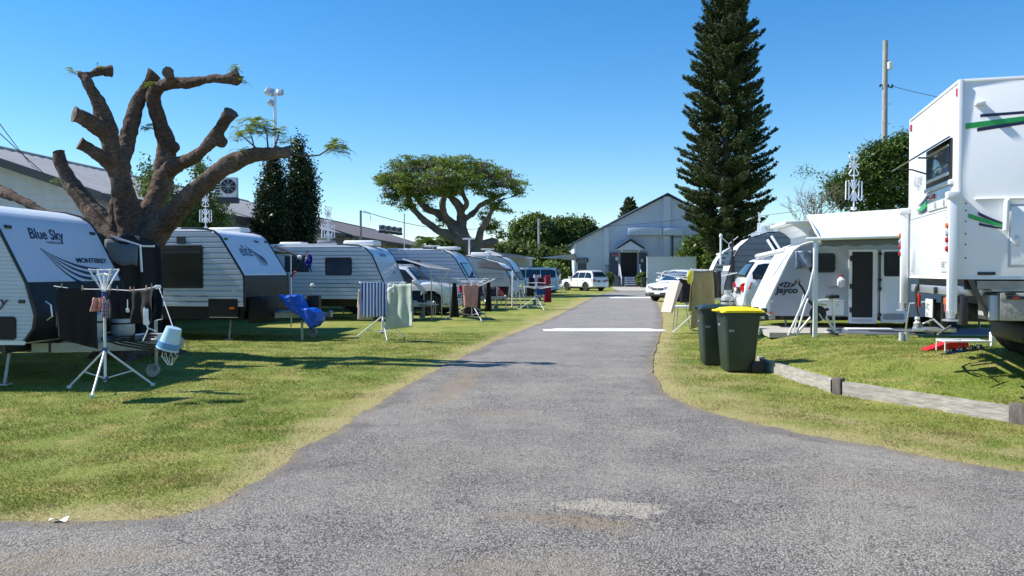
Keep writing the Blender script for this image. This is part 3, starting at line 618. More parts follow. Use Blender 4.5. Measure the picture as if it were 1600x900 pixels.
def added_shade_awning(label, van, x0, x1, out, zin, zout, m):
    # mostly unseen awning added on the far side to shade the ground, with corner posts
    o = thing('added_shade_awning', label, 'awning', tuple(van.t.location), van.t.rotation_euler.z); y0 = van.w/2+.03
    mb = MB(); mb.grid(lambda u, v: (x0+(x1-x0)*u, y0+out*v, zin+(zout-zin)*v-.05*math.sin(PI*v)), 16, 8); q = mb.build('canopy', m, o); q.modifiers.new('s', 'SOLIDIFY').thickness = .006
    mb = MB(); mb.tube([(x0, y0+out, zout), (x1, y0+out, zout)], .035, 8); mb.build('roller', ALU, o)
    for x in (x0+.05, x1-.05): mb = MB(); mb.tube([(x, y0+out, 0), (x, y0+out, zout)], .02, 6); mb.build('post', ALU, o)
    return o
GCAN = mat('grey_canvas', (.13,.14,.15), .9, var=.2)
added_shade_awning('added grey side awning shading the grass back towards the pollarded tree from the nearest caravan', A, -6.9, -1.15, 2.5, 2.35, 2.12, GCAN)
# ---- second: elite
B = Van('caravan', 'left caravan reading elite on its sloping nose above a black checker plate front', (-6.0, 19.65), -.17, 6.6, 2.3,
        [(-1.55, 2.62), (-.95, 2.60), (-.72, 2.54), (-.58, 2.43), (0, 1.53), (.02, 1.40), (.02, .80)], -1, .80, pitch=.125, ledge=.028)
B.fpanel('front_sheet', FRONTW, 1.55, 2.50, -1.12, 1.12, .01); B.fpanel('front_boot_lid', CHECK, .70, 1.52, -1.12, 1.12, .014)
B.ftxt('elite', .46, -.66, 1.98, NAVY, .1, .72, .002); B.ftxt('Elite', .10, .38, 2.33, NAVY, .1, 1.4, .004)
for i in range(5):
    p0, n = B.fpt(1.75, .017); up = n.cross(Vector((0,1,0))); up = up if up.z > 0 else -up
    pts1 = [(.02+.075*i-.30*(1-u)**1.6*(1-.16*i)+.05*math.sin(PI*u), .0+(.62-.075*i)*(1-u)) for u in [k/10 for k in range(11)]]
    pts2 = [(a+(.014+.010*i)*math.sin(PI*(k/10)**.7)+.002, b-.006) for k, (a, b) in enumerate(pts1)]
    mb = MB(); mb.prism(pts1+pts2[::-1], Vector((p0.x, 0, p0.z)), (0,1,0), up, n*.003); mb.build('leaf_stripe', NAVY, B.t, smooth=False)
B.marker(-.98, 2.36); B.marker(1.0, 2.36)
B.window(-2.06, -.98, 1.22, 2.2, fw=.05, r=.03); B.sidebox('entry_lamp', BLKM, -1.63, -1.43, 2.26, 2.42, .06, .01)
f = B.sidebox('tunnel_boot_hatch', BLACKP, -.86, -.12, .56, .98, .03, .03); B.sidebox('reflector', AMBL, -.32, -.2, .74, .79, .02, .01, f, .03); B.sidebox('hatch_sill', ALU, -.82, -.12, .545, .56, .05, .004, f, .0)
B.sidebox('lower_skirt', BLACKP, -6.5, -1.27, .56, .80, .0, .01) if False else None
mb = MB(); mb.box(-6.5, 0, -1.13, 1.13, .50, .80); mb.build('underfloor_skirt', BLACKP, B.t, smooth=False)
for i, (x0, x1, z) in enumerate(((-2.3, -.9, 1.0), (-2.1, -.6, 1.06), (-1.7, -.45, .96))):
    mb = MB(); pts = []
    N_ = 16
    for k in range(N_+1): u = k/N_; pts.append((x0+(x1-x0)*u, z+.035*math.sin(u*PI*2.2+i)))
    low = [(a, b-.06*math.sin(PI*k/N_)) for k, (a, b) in enumerate(pts)]
    mb.prism(pts+low[::-1], (0, -1.163, 0), (1,0,0), (0,0,1), (0, -.003, 0)); mb.build('swoosh_decal', mat('grey_blue_print', (.10,.11,.15), .4), B.t, smooth=False)
B.sidebox('water_filler', WHITE2, -.28, -.18, 1.08, 1.18, .02, .04); B.chassis(1.5, 2, -3.5, .36, zc=.50)
B.roofbits([(-1.5, .95, .9, .55, .12, WHITE2), (-3.5, 0, .9, .7, .2, WHITE2)])
# dark box and bracket beneath the elite nose
mb = MB(); mb.rbox(.05, .42, -1.05, -.25, .42, 1.02, .02); o = mb.build('jerry_can_box', BLACKP, B.t)
wing_aerial('tv_aerial', 'white bow-tie aerial behind the lowest limb of the pollarded tree', tuple(P(322, 357, 20.5)), .1, .58)
added_shade_awning('added grey side awning shading the grass between the caravan reading elite and the striped one', B, -6.2, -.95, 2.3, 2.35, 2.15, GCAN)
# ---- third
C_ = Van('caravan', 'third caravan on the left with black stripes along ribbed side behind the striped towel', (-3.94, 27.1), -.16, 7.6, 2.3,
        [(-1.6, 2.50), (-.9, 2.47), (-.62, 2.36), (-.42, 2.15), (0.0, 1.2), (.03, .95), (0, .72)], -1, .72, pitch=.13, ledge=.032)
C_.fpanel('front_upper', FRONTW, 1.95, 2.42, -1.13, 1.13, .010); C_.fpanel('front_lower', LGREY, .78, 1.93, -1.13, 1.13, .014); C_.ftxt('Blue Sky', .17, -.35, 2.12, NAVY, .3, 1.0, .004); C_.ftxt('4880', .10, .25, 1.56, NAVY, .1, 1.2, .004)
C_.window(-2.0, -1.08, 1.5, 2.05, GLASSB, r=.06); C_.window(-3.4, -2.55, 1.6, 2.1, GLASSB, r=.06)
for i in range(4): C_.sidebox('black_stripe', NAVY if i > 3 else BLACKP, -2.45, -1.15+.08*i, 1.22-.075*i, 1.255-.075*i, .003, .001, base=.009)
for x in (-.72, -.62): C_.sidebox('vent_decal', WHITE2, x, x+.05, 1.98, 2.06, .004, .002, base=.009)
C_.sidebox('side_stripe', BLKM, -2.7, -2.66, 1.5, 1.72, .004, .001, base=.009)
C_.chassis(1.2, 2, -4.2, .34, zc=.45); C_.roofbits([(-1.25, .3, 1.1, .8, .17, WHITE2), (-3.6, 0, .8, .6, .12, WHITE2), (-2.3, -.3, .5, .5, .16, DGREY)])
added_shade_awning('added grey side awning of the third caravan, mostly unseen, over the parked four-wheel drive tail', C_, -7.2, -3.0, 2.0, 2.3, 2.1, GCAN)
wing_aerial('tv_aerial', 'white bow-tie aerial standing clear between the dark tree and thin pole on the left', tuple(P(513, 383, 27.5)), .1, .85)
# ---- fourth
D_ = Van('caravan', 'fourth caravan on the left with a large dark awning window behind the white four-wheel drive', (-1.6, 33.9), -.16, 7.2, 2.3,
        [(-1.9, 2.56), (-1.1, 2.50), (-.75, 2.33), (-.52, 2.1), (-.02, 1.25), (0, .9), (-.05, .7)], -1, .70, pitch=.15, ledge=.035)
D_.fpanel('front_sheet', FRONTW, .8, 2.4, -1.13, 1.13, .01); f = D_.fpanel('front_window', BLKM, 1.35, 1.98, -.75, .65, .03); D_.fpanel('pane', GLASSB, 1.40, 1.93, -.68, .58, .042, f)
D_.window(-3.25, -2.0, 1.10, 2.05, r=.03); D_.chassis(1.2, 2, -4, .34, zc=.45); D_.roofbits([(-1.2, .5, .9, .7, .12, WHITE2)])
for x in (-3.1, -3.0, -2.1, -2.0): D_.sidebox('vent_decal', WHITE2, x, x+.05, 2.22, 2.33, .004, .002, base=.009)
# ---- fifth
E_ = Van('caravan', 'fifth caravan on the left, low and rounded with a dark awning along its side', (.12, 39.0), -.16, 6.0, 2.3,
        [(-2.4, 2.42), (-1.3, 2.20), (-.62, 2.0), (-.30, 1.75), (.0, 1.2), (.05, .7), (-.1, .45)], -1, .45, ribs=False, body=WHITE2)
E_.fpanel('front_sheet', FRONTW, .6, 1.95, -1.13, 1.13, .01); f = E_.fpanel('front_window', BLKM, 1.2, 1.75, -.8, .8, .03); E_.fpanel('pane', GLASSB, 1.25, 1.70, -.73, .73, .042, f)
E_.window(-2.3, -1.85, 1.0, 1.75, r=.03); E_.sidebox('entry_door', LGREY, -1.4, -.8, .5, .95, .02, .03)
for z in (1.28, 1.52): E_.sidebox('side_groove', DGREY, -1.7, -.35, z, z+.02, .003, .001, base=.005)
E_.chassis(1.3, 1, -3, .33, zc=.36); E_.roofbits([(-1.7, .3, .9, .7, .14, WHITE2)])
# ---- sixth and camper
F_ = Van('caravan', 'sixth caravan on the left with rounded nose tinted with blue shade beside the people mover', (.55, 45.3), -.16, 6.0, 2.3,
        [(-1.7, 2.52), (-1.0, 2.42), (-.62, 2.2), (-.35, 1.85), (.0, 1.1), (.02, .6)], -1, .6)
F_.fpanel('front_sheet', FRONTW, .7, 2.35, -1.13, 1.13, .01); f = F_.fpanel('front_window', BLKM, 1.15, 1.6, -.8, .8, .03); F_.fpanel('pane', GLASSB, 1.2, 1.55, -.73, .73, .042, f)
F_.chassis(1.3, 1, -3, .33, zc=.4)
G_ = Van('pop_top_camper', 'pop-top camper with flat raised roof behind the people mover', (2.2, 64.0), -.13, 5.0, 2.2,
        [(-.75, 2.0), (-.45, 1.98), (-.2, 1.85), (-.02, 1.5), (.04, .6)], -1, .6, ribs=False, body=WHITE2)
mb = MB(); mb.box(-4.6, -.7, -1.05, 1.05, 1.98, 2.62); mb.build('pop_top_wall', LGREY, G_.t, smooth=False); mb = MB(); mb.rbox(-4.8, -.4, -1.14, 1.14, 2.62, 2.72, .03); mb.build('pop_top_lid', WHITE, G_.t)
G_.window(-2.2, -.9, 1.35, 1.75, GLASSB); G_.chassis(1.2, 1, -2.5, .32, zc=.4)

# ---- right side caravans (fronts towards the road, so local +x points left)
YR = PI-.156
J = Van('caravan', 'grey-sided caravan with Jayco lettering and open screen door under the white awning', (6.18, 20.1), YR, 5.3, 2.3,
        [(-1.15, 2.13), (-.95, 2.11), (-.78, 2.05), (-.62, 1.93), (-.5, 1.72), (.0, .62), (.0, .50), (-.1, .40)], 1, .40, ribs=False, body=WHITE, clad=GREYP, trim=WHITE2, pitch=.4)
J.txt('Jayco', .20, -.22, .94, TXT, .12, 1.15, .008)
pts = [(-.26, 1.13), (-.33, 1.17), (-.43, 1.20), (-.55, 1.18), (-.62, 1.15), (-.65, 1.20), (-.76, 1.29), (-.67, 1.16), (-.62, 1.10), (-.55, 1.075), (-.42, 1.065), (-.34, 1.09)]
mb = MB(); mb.prism(pts, (0, 1.163, 0), (1,0,0), (0,0,1), (0, .003, 0)); mb.build('bird_emblem', TXT, J.t, smooth=False)
for k in range(3):
    mb = MB(); mb.prism([(-.35-.08*k, 1.09), (-.40-.08*k, 1.165), (-.425-.08*k, 1.165), (-.375-.08*k, 1.09)], (0, 1.167, 0), (1,0,0), (0,0,1), (0, .002, 0)); mb.build('emblem_feather', GREYP, J.t, smooth=False)
J.window(-1.54, -.96, 1.42, 1.87, r=.07, shade=False)
f = J.sidebox('locker_door', WHITE2, -1.74, -1.15, .43, .74, .015, .02)
for x in (-1.27, -1.62): J.sidebox('latch', ALU, x, x+.05, .62, .69, .02, .01, f, .014)
J.sidebox('locker_rail', WHITE, -1.74, -1.15, .75, .78, .05, .012); J.sidebox('side_reflector', AMBL, -.16, -.06, .44, .49, .012, .006); J.sidebox('badge', WHITE, -.16, -.07, .72, .76, .01, .015)
mb = MB(); mb.prism([(-1.36, 1.05), (-1.66, 1.12), (-1.66, 1.10)], (0, 1.163, 0), (1,0,0), (0,0,1), (0, .003, 0)); mb.build('dart_decal', TXT, J.t, smooth=False)
# doorway, screen door and opened door
d = J.sidebox('door_frame', WHITE, -2.47, -1.84, .24, 1.95, .03, .03); J.sidebox('screen_mesh', mat('black_fly_screen', (.008,.008,.01), .6), -2.36, -1.91, .38, 1.90, .012, .02, d, .03); J.sidebox('kick_panel', LGREY, -2.36, -1.91, .28, .34, .012, .01, d, .03)
for z in (.55, 1.1, 1.75): J.sidebox('hinge', BLKM, -1.90, -1.86, z-.06, z+.06, .03, .005, d, .03)
d = J.sidebox('entry_door', WHITE, -3.12, -2.54, .27, 1.95, .05, .03); w_ = J.sidebox('door_window', BLKM, -3.03, -2.60, 1.33, 1.90, .012, .05, d, .05); J.sidebox('door_vent', LGREY, -3.06, -2.57, .33, .48, .01, .06, d, .05)
for k in range(6): J.sidebox('vent_slat', DGREY, -3.03, -2.60, .345+.022*k, .353+.022*k, .006, .002, d, .06)
J.sidebox('pane', GLASS, -2.99, -2.64, 1.38, 1.85, .01, .04, w_, .062)
mb = MB(); mb.tube([(-2.51, 1.22, .30), (-2.51, 1.22, 1.92)], .016, 8)
for z in (.45, 1.05, 1.25, 1.85): mb.rbox(-2.545, -2.475, 1.19, 1.25, z-.03, z+.03, .01)
mb.build('door_stay', BLKM, J.t)
# pop-top with sloping skirt and round vent
mb = MB(); mb.prism([(-.95, 2.1), (-.93, 2.3), (-.80, 2.42), (-.62, 2.52), (-.60, 2.60), (-.95, 2.68), (-1.2, 2.71), (-5.1, 2.71), (-5.1, 2.1)], (0, -1.05, 0), (1,0,0), (0,0,1), (0, 2.1, 0)); mb.build('pop_top_roof', WHITE, J.t, smooth=False)
mb = MB(); mb.rbox(-1.0, -.42, -1.1, 1.13, 2.56, 2.64, .02); mb.build('roof_lip', WHITE2, J.t)
mb = MB(); mb.lathe([(.05, 0), (.10, 0), (.11, .02), (.085, .03), (.05, .02)], (-1.08, 1.055, 2.34), (0, 1, 0), 18); mb.build('round_vent', LGREY, J.t)
J.chassis(.9, 1, -4.0, .34, zc=.28)
# clothes peg bag on the wall
mb = MB(); mb.grid(lambda u, v: (-.62-.36*u, 1.30+.05*math.sin(u*9+v*4)+.06*v, 1.50+.42*v+.05*u*(1-v)), 10, 10); o = mb.build('laundry_bag', mat('silver_blue_bag', (.20,.25,.36), .4, var=.5, vs=5), None)
o.parent = None; o.matrix_world = Matrix.Translation(J.t.location) @ Matrix.Rotation(YR, 4, 'Z'); o.modifiers.new('s', 'SOLIDIFY').thickness = .02; tag(o, 'crumpled silvery blue laundry bag hanging near the awning post', 'bag')
# hand-wash bottle
_oj = Matrix.Translation(J.t.location) @ Matrix.Rotation(YR, 4, 'Z')
def onJ(x, y, z): return _oj @ Vector((x, y, z))
o = thing('water_bottle', 'clear round bottle with a red cap hanging beside the screen door', 'bottle', onJ(-1.66, 1.23, 1.20), 0); mb = MB(); mb.lathe([(.05, -.12), (.09, -.09), (.095, .05), (.05, .10), (.03, .12)], seg=16); mb.build('bottle', mat('cloudy_plastic', (.6,.62,.64), .2), o); mb = MB(); mb.lathe([(.035, .12), (.035, .17)], seg=12); mb.build('cap', REDL, o)

K = Van('caravan', 'slate grey ribbed caravan with dark arched trim beyond the white wagon', (7.35, 28.3), YR, 6.0, 2.35,
        [(-2.2, 2.82), (-1.4, 2.78), (-.85, 2.60), (-.5, 2.3), (-.3, 1.95), (-.02, 1.0), (-.02, .72), (-.2, .62)], 1, .62, clad=mat('slate_grey_cladding', (.20,.21,.25), .4, var=.05), trim=BLKM, pitch=.2, ledge=.02)
K.fpanel('front_sheet', WHITE, 1.55, 2.6, -1.12, 1.12, .012); K.fpanel('front_lower', DGREY, .74, 1.5, -1.12, 1.12, .02); f = K.fpanel('front_window', BLKM, 1.7, 2.2, -.9, .9, .05); K.fpanel('pane', GLASSB, 1.74, 2.16, -.84, .84, .058, f)
f = K.sidebox('locker_hatch', LGREY, -1.2, -.35, .70, 1.28, .02, .05); K.sidebox('latch', BLKM, -.7, -.58, 1.1, 1.14, .01, .004, f, .02)
mb = MB(); mb.prism([(-.45, 1.44), (-.8, 1.52), (-1.3, 1.50), (-1.5, 1.44), (-1.2, 1.38), (-.8, 1.36)], (0, 1.20, 0), (1,0,0), (0,0,1), (0, .004, 0)); mb.build('bird_emblem', TXT, K.t, smooth=False); K.txt('Jayco', .14, -.75, 1.68, TXT, .1, 1.3, .004)
K.chassis(1.2, 1, -3.6, .34, zc=.5); K.roofbits([(-2.6, 0, .9, .7, .15, WHITE2)])
wing_aerial('tv_aerial', 'small white aerial on the grey striped caravan beside the Norfolk pine', tuple(P(1186, 368, 28)), .8, .52)
Lv = Van('caravan', 'dark blue and white banded caravan behind the gas bottle on the right side', (8.85, 36.4), YR, 6.0, 2.3,
        [(-1.6, 2.72), (-1.0, 2.60), (-.62, 2.35), (-.35, 2.0), (.0, 1.2), (0, .6)], 1, .6, clad=LGREY, trim=BLKM, pitch=.2, ledge=.02)
for k in range(7): Lv.sidebox('dark_band', mat('slate_blue_print', (.08,.10,.16), .4), -1.5, -.5+.06*(7-k)-.1*max(0, k-4), 1.06+.2*k, 1.15+.2*k, .004, .001, base=.021)
Lv.fpanel('front_sheet', WHITE, .7, 2.5, -1.1, 1.1, .01); Lv.chassis(1.2, 1, -3.6, .34, zc=.45)
Mv = Van('caravan', 'farthest small white caravan at the right with its roof raised behind the white crossover', (11.2, 44.5), YR, 5.0, 2.2,
        [(-1.2, 2.35), (-.7, 2.28), (-.4, 2.0), (0, 1.2), (0, .6)], 1, .6, ribs=False)
mb = MB(); mb.rbox(-3.5, -.2, -1.15, 1.15, 2.42, 2.52, .03); mb.build('roof_lid', WHITE2, Mv.t); mb = MB(); mb.box(-3.3, -.9, -1, 1, 2.3, 2.43); mb.build('roof_wall', LGREY, Mv.t, smooth=False)
Mv.fpanel('front_sheet', WHITE, .7, 2.2, -1.05, 1.05, .01); Mv.window(-2.2, -1.2, 1.4, 1.9); Mv.chassis(1.2, 1, -2.6, .33, zc=.45)
# ================================================================ CARS
CARW = mat('white_car_paint', (.80,.81,.82), .22, coat=.8, spec=.5, var=.015)
CARS = mat('pearl_silver_car_paint', (.50,.53,.54), .25, metal=.25, coat=.6)
PLAS = mat('black_bumper_plastic', (.025,.026,.028), .6, var=.2)
CGL = mat('car_window', (.012,.015,.018), .05, spec=.9)
CGB = mat('sky_reflecting_windscreen', (.02,.05,.10), .04, spec=1.0)
GAP = mat('panel_gap', (.02,.02,.02), .8)
def car(name, label, loc, rz, L=4.6, W=1.85, Hh=1.72, hood=1.02, belt=1.05, cowl=1.25, roof0=1.95, roof1=-.35, rearx=-.1, zl=.30, r=.35, fx=.88, rx=.95, paint=CARW, glass=CGL, wscreen=None, boxy=False, rails=True, low=PLAS, van=False, group=None, twotone=None, spokes=6):
    """local: front bumper at x=0 going back to -L. cowl/roof0 measured back from the nose; roof1/rearx measured forward from the tail"""
    t = thing(name, label, 'car', (loc[0], loc[1], hgt(*loc) if loc[0] > 3 else 0), rz, group); hw = W/2
    xc, xr0, xr1, xt = -cowl, -roof0, -L-roof1*-1 if False else -(L+roof1), -(L+rearx)
    st = [(0, .62, .64, .80), (-.05, .74, .76, .90), (-.18, hood-.14, hood-.12, .96), (-.45, hood-.06, hood-.03, .99), (-.9, hood-.01, hood+.02, 1.), (xc+.02, belt-.01, hood+.045, 1.), (xc, belt, hood+.06, 1.)]
    n = 4
    for k in range(1, n+1): u = k/n; st.append((xc+(xr0-xc)*u, belt, hood+.06+(Hh-.03-hood-.06)*(u**.93), 1.))
    for k in range(1, 5): u = k/5; st.append((xr0+(xr1-xr0)*u, belt+.03*u, Hh-.03+.05*math.sin(PI*u)*.7-.03*u*0, 1.))
    st += [(xr1, belt+.04, Hh-.04, .99), (xr1+(xt-xr1)*.5, belt+.05, (Hh-.04+belt+.1)*.5+(.16 if boxy else .03), .985), (xt, belt+.05, belt+.10, .975), (xt-.04 if not boxy else xt-.02, belt-.1, belt-.08, .965), (-L+.02, .70, .74, .93), (-L+.0, .60, .62, .90)]
    st = [s for s in st if s[0] >= -L-1e-6]
    st = sorted(st, key=lambda s: -s[0])
    def hwroof(zt, zb, k):
        return hw*k*(1-.30*min(1, max(0, zt-zb)/.62)*(.75 if boxy else 1.))
    vs = []; fs = []; m = 16
    for x, zb, zt, k in st:
        wt = hwroof(zt, zb, k); a = hw*k; zl_ = zl+(.05 if x > -.3 or x < -L+.3 else 0)
        half = [(0, zl_), (a*.80, zl_), (a*.965, zl_+.06), (a*.985, (zl_+zb)*.5-.05), (a*1.0, zb-.16 if zb-.16 > zl_+.1 else (zl_+zb)/2), (a*.975, zb), (wt+.02 if zt-zb > .12 else a*.90, max(zb+.005, zt-.085)), (wt*.93 if zt-zb > .12 else a*.78, zt-.02), (0, zt+.015)]
        ring = half+[(-p, q) for p, q in half[-2:0:-1]]
        vs += [(x, p, q) for p, q in ring]
    m = len(ring)
    for i in range(len(st)-1):
        for k in range(m): fs.append((i*m+k, i*m+(k+1) % m, (i+1)*m+(k+1) % m, (i+1)*m+k))
    fs.append(tuple(range(m))); fs.append(tuple(range(len(st)*m-m, len(st)*m)))
    mb = MB(); mb.add(vs, fs); me = mb.mesh('body', paint); bm = bmesh.new(); bm.from_mesh(me); bmesh.ops.recalc_face_normals(bm, faces=bm.faces[:]); bm.to_mesh(me); bm.free()
    me.materials.append(BLK); body = link('body', me, t)
    wxs = (-fx, -(L-rx))
    c = MB()
    for wx in wxs: c.lathe([(r+.075, -hw-.2), (r+.075, hw+.2)], (wx, 0, r+.02), (0, 1, 0), 28)
    cm = c.mesh('cut', BLK); co = bpy.data.objects.new('cut', cm); COL.objects.link(co)
    b2 = bmesh.new(); b2.from_mesh(cm); bmesh.ops.recalc_face_normals(b2, faces=b2.faces[:]); b2.to_mesh(cm); b2.free()
    md = body.modifiers.new('b', 'BOOLEAN'); md.object = co; md.solver = 'EXACT'; md.operation = 'DIFFERENCE'
    wm = t.matrix_basis.copy(); t.matrix_basis = Matrix.Identity(4); bpy.context.view_layer.update()
    dg = bpy.context.evaluated_depsgraph_get(); m2 = bpy.data.meshes.new_from_object(body.evaluated_get(dg)); body.modifiers.clear(); body.data = m2; m2.name = 'body'; bpy.data.objects.remove(co); t.matrix_basis = wm
    m2.polygons.foreach_set('use_smooth', [True]*len(m2.polygons)); m2.set_sharp_from_angle(angle=.62)
    # lookups
    def at(x):
        for s0, s1 in zip(st[:-1], st[1:]):
            if s0[0] >= x >= s1[0]:
                u = (s0[0]-x)/(s0[0]-s1[0]+1e-9); return [s0[i]+(s1[i]-s0[i])*u for i in range(4)]
        return list(st[0] if x > 0 else st[-1])
    def sy(x, z):
        _, zb, zt, k = at(x); a = hw*k; wt = hwroof(zt, zb, k)+.02
        if z <= zb: return a*(1.0 if z > zl+.15 else .985)
        u = (z-zb)/max(.05, zt-.085-zb); return a*.975+(wt-a*.975)*min(1, u)
    def sidepoly(nm, m_, pts, sd, off=.012, parent=None, th=.004):
        mb = MB(); P_ = [Vector((x, sd*(sy(x, z)+off), z)) for x, z in pts]; Q = [p-Vector((0, sd*th, 0)) for p in P_]; n_ = len(P_)
        mb.add(P_+Q, [tuple(range(n_)), tuple(range(2*n_-1, n_-1, -1))]+[(i, (i+1) % n_, n_+(i+1) % n_, n_+i) for i in range(n_)]); return mb.build(nm, m_, parent or t, smooth=False)
    ztop = Hh-.15; xw = [xc-.10, xr0+.10]
    def topz(x): return min(at(x)[2]-.125, ztop)
    for sd in (-1, 1):
        bz = belt+.035; xs_ = xc-.16; xe = xt+.16; x1 = xs_-(xs_-xe)*.36; x2 = xs_-(xs_-xe)*.68
        for a_, b_ in ((xs_, x1+.03), (x1-.03, x2+.03), (x2-.03, xe)):
            q = []; nn = 5
            for i in range(nn+1): x = a_+(b_-a_)*i/nn; q.append((x, max(bz+.02, topz(x))))
            lowp = [(a_+(b_-a_)*(nn-i)/nn, bz+.01) for i in range(nn+1)]
            sidepoly('side_window', glass, q+lowp, sd)
        for x in ((xs_+.05), x1, x2): 
            mb = MB(); pz = [zl+.12, .55, .8, belt+.01]; mb.tube([(x+(.02 if z < .5 else 0), sd*(sy(x, z)+.001), z) for z in pz], .006, 4); mb.build('door_gap', GAP, t)
        for x in (x1+.22, x2+.22): 
            mb = MB(); mb.rbox(x-.09, x+.09, sd*(sy(x, .95))-.0 if sd > 0 else -(sy(x, .95)+.035), sd*(sy(x, .95))+.035 if sd > 0 else -sy(x, .95), belt-.14, belt-.11, .01); mb.build('door_handle', paint, t)
        mb = MB(); mb.tube([(-fx-.5, sd*(sy(-2, .4)-.0), zl+.03), (-(L-rx)+.5, sd*(sy(-2, .4)-.0), zl+.03)], .05, 8); mb.build('sill', low, t)
        mb = MB(); mx = xs_+.02; mb.rbox(mx-.06, mx+.08, min(sd*(hw*.93), sd*(hw+.19)), max(sd*(hw*.93), sd*(hw+.19)), belt+.02, belt+.17, .04); mb.build('side_mirror', paint, t)
        if rails:
            mb = MB(); ry = hwroof(Hh-.03, belt, 1)*.93; mb.tube([(xr0-.1, sd*ry, Hh-.03), (xr0-.2, sd*ry, Hh+.03), (xr1+.3, sd*ry, Hh+.02), (xr1+.15, sd*ry, Hh-.04)], .017, 6); mb.build('roof_rail', ALU, t)
        for wx in wxs: wheel(t, (wx, sd*(hw-.125), r), r, .22, spokes, sd)
        for wx in wxs:
            mb = MB(); mb.tube([(wx+(r+.085)*math.cos(a), sd*(hw-.005), r+.02+(r+.085)*math.sin(a)) for a in [PI*(-.05)+PI*1.1*k/14 for k in range(15)]], .022, 6); mb.build('arch_flare', low if twotone else paint, t)
    def acrosspoly(nm, m_, xa, za, ya, xb, zb_, yb, off, parent=None, rr=3, crown=.03):
        mb = MB(); d = Vector((xb-xa, 0, zb_-za)).normalized(); nv = Vector((0, 1, 0)).cross(d)
        if nv.z < 0 and abs(nv.z) > .2: nv = -nv
        def f(u, v):
            y = (ya+(yb-ya)*v)*(2*u-1); cx = crown*(1-(2*u-1)**2); p = Vector((xa+(xb-xa)*v, y, za+(zb_-za)*v))+nv*(off+cx); return p
        mb.grid(f, 8, rr); o = mb.build(nm, m_, parent or t); md = o.modifiers.new('s', 'SOLIDIFY'); md.thickness = .006; return o
    s0 = 1 if True else 0
    wa = hwroof(Hh-.03, belt, 1)
    acrosspoly('windscreen', wscreen or glass, xc-.07, hood+.10, hw*.86, xr0+.06, Hh-.10, wa*.90, .02)
    mb = MB(); 
    nvs = Vector((xt-xr1, 0, belt+.10-(Hh-.04)))
    def rearw(u, v):
        y = (wa*.86+(hw*.82-wa*.86)*v)*(2*u-1); xm = xr1+(xt-xr1)*(.12+.82*v); zz = at(xm)[2] if xm > -L else belt+.1; zr = Hh-.10+(belt+.12-(Hh-.10))*v
        xx = min(xr1+(xt-xr1)*((Hh-.04-zr)/(Hh-.04-belt-.1)), 0)
        return (xx-.035-(.11 if boxy else .02)*math.sin(PI*v)-.01*(1-(2*u-1)**2), y, zr)
    mb.grid(rearw, 8, 5); o = mb.build('rear_window', glass, t); o.modifiers.new('s', 'SOLIDIFY').thickness = .006
    # nose
    mb = MB(); mb.rbox(-.16, .035, -hw*.80, hw*.80, .30, .50, .03); mb.rbox(-.55, -.04, -hw*.93, -hw*.72, .30, .48, .03); mb.rbox(-.55, -.04, hw*.72, hw*.93, .30, .48, .03); mb.build('front_bumper', low, t)
    g = MB(); g.rbox(-.06, .022, -.36, .36, .62, .76, .02); gr = g.build('grille', PLAS, t); g = MB(); g.rbox(.0, .03, -.34, .34, .68, .70, .004); g.build('grille_bar', ALU, gr); g = MB(); g.lathe([(.055, 0), (.05, .012), (0, .014)], (.03, 0, .69), (1, 0, 0), 14); g.build('badge', ALU, gr)
    for sd in (-1, 1):
        g = MB(); pts = [(-.02, sd*hw*.42, .66), (-.02, sd*hw*.42, .80), (-.10, sd*hw*.78, .86), (-.34, sd*(hw*.955), .90), (-.30, sd*(hw*.95), .78), (-.08, sd*hw*.80, .68)]
        c0 = Vector((-.06, sd*hw*.68, .78)); vs_ = [Vector(p)+Vector((.03, sd*.012, .0)) for p in pts]+[Vector(p)-Vector((.06, sd*.03, 0)) for p in pts]; n_ = 6
        g.add(vs_, [tuple(range(6)), tuple(range(11, 5, -1))]+[(i, (i+1) % 6, 6+(i+1) % 6, 6+i) for i in range(6)]); g.build('headlight', CLRL, t)
        g = MB(); g.lathe([(.055, 0), (.045, .015)], (.03, sd*hw*.66, .42), (1, 0, 0), 12); g.build('fog_lamp', CLRL, t)
        g = MB(); x = -L; pts = [(x+.02, sd*hw*.62, .80), (x+.02, sd*hw*.62, .96), (x+.05, sd*hw*.90, 1.02), (x+.28, sd*hw*.972, 1.04), (x+.22, sd*hw*.972, .86), (x+.03, sd*hw*.88, .80)]
        vs_ = [Vector(p)+Vector((-.05, sd*.014, 0)) for p in pts]+[Vector(p)+Vector((.10, -sd*.04, 0)) for p in pts]; g.add(vs_, [tuple(range(6)), tuple(range(11, 5, -1))]+[(i, (i+1) % 6, 6+(i+1) % 6, 6+i) for i in range(6)]); g.build('tail_light', REDL, t)
    g = MB(); g.rbox(.035, .045, -.19, .19, .40, .51, .003); g.build('number_plate', PLATE, t)
    g = MB(); g.rbox(-L-.02, -L+.16, -hw*.86, hw*.86, .34, .60, .03); g.build('rear_bumper', low if twotone else paint, t); g = MB(); g.rbox(-L-.06, -L+.02, -.42, .42, .76, .90, .02); rp = g.build('plate_recess', PLAS if not boxy else paint, t); g = MB(); g.rbox(-L-.068, -L-.058, -.18, .18, .78, .88, .003); g.build('number_plate', PLATE, rp)
    g = MB(); g.rbox(-L+.35, -.4, -hw*.8, hw*.8, .2, zl+.02, .02); g.build('underbody', BLK, t)
    return t
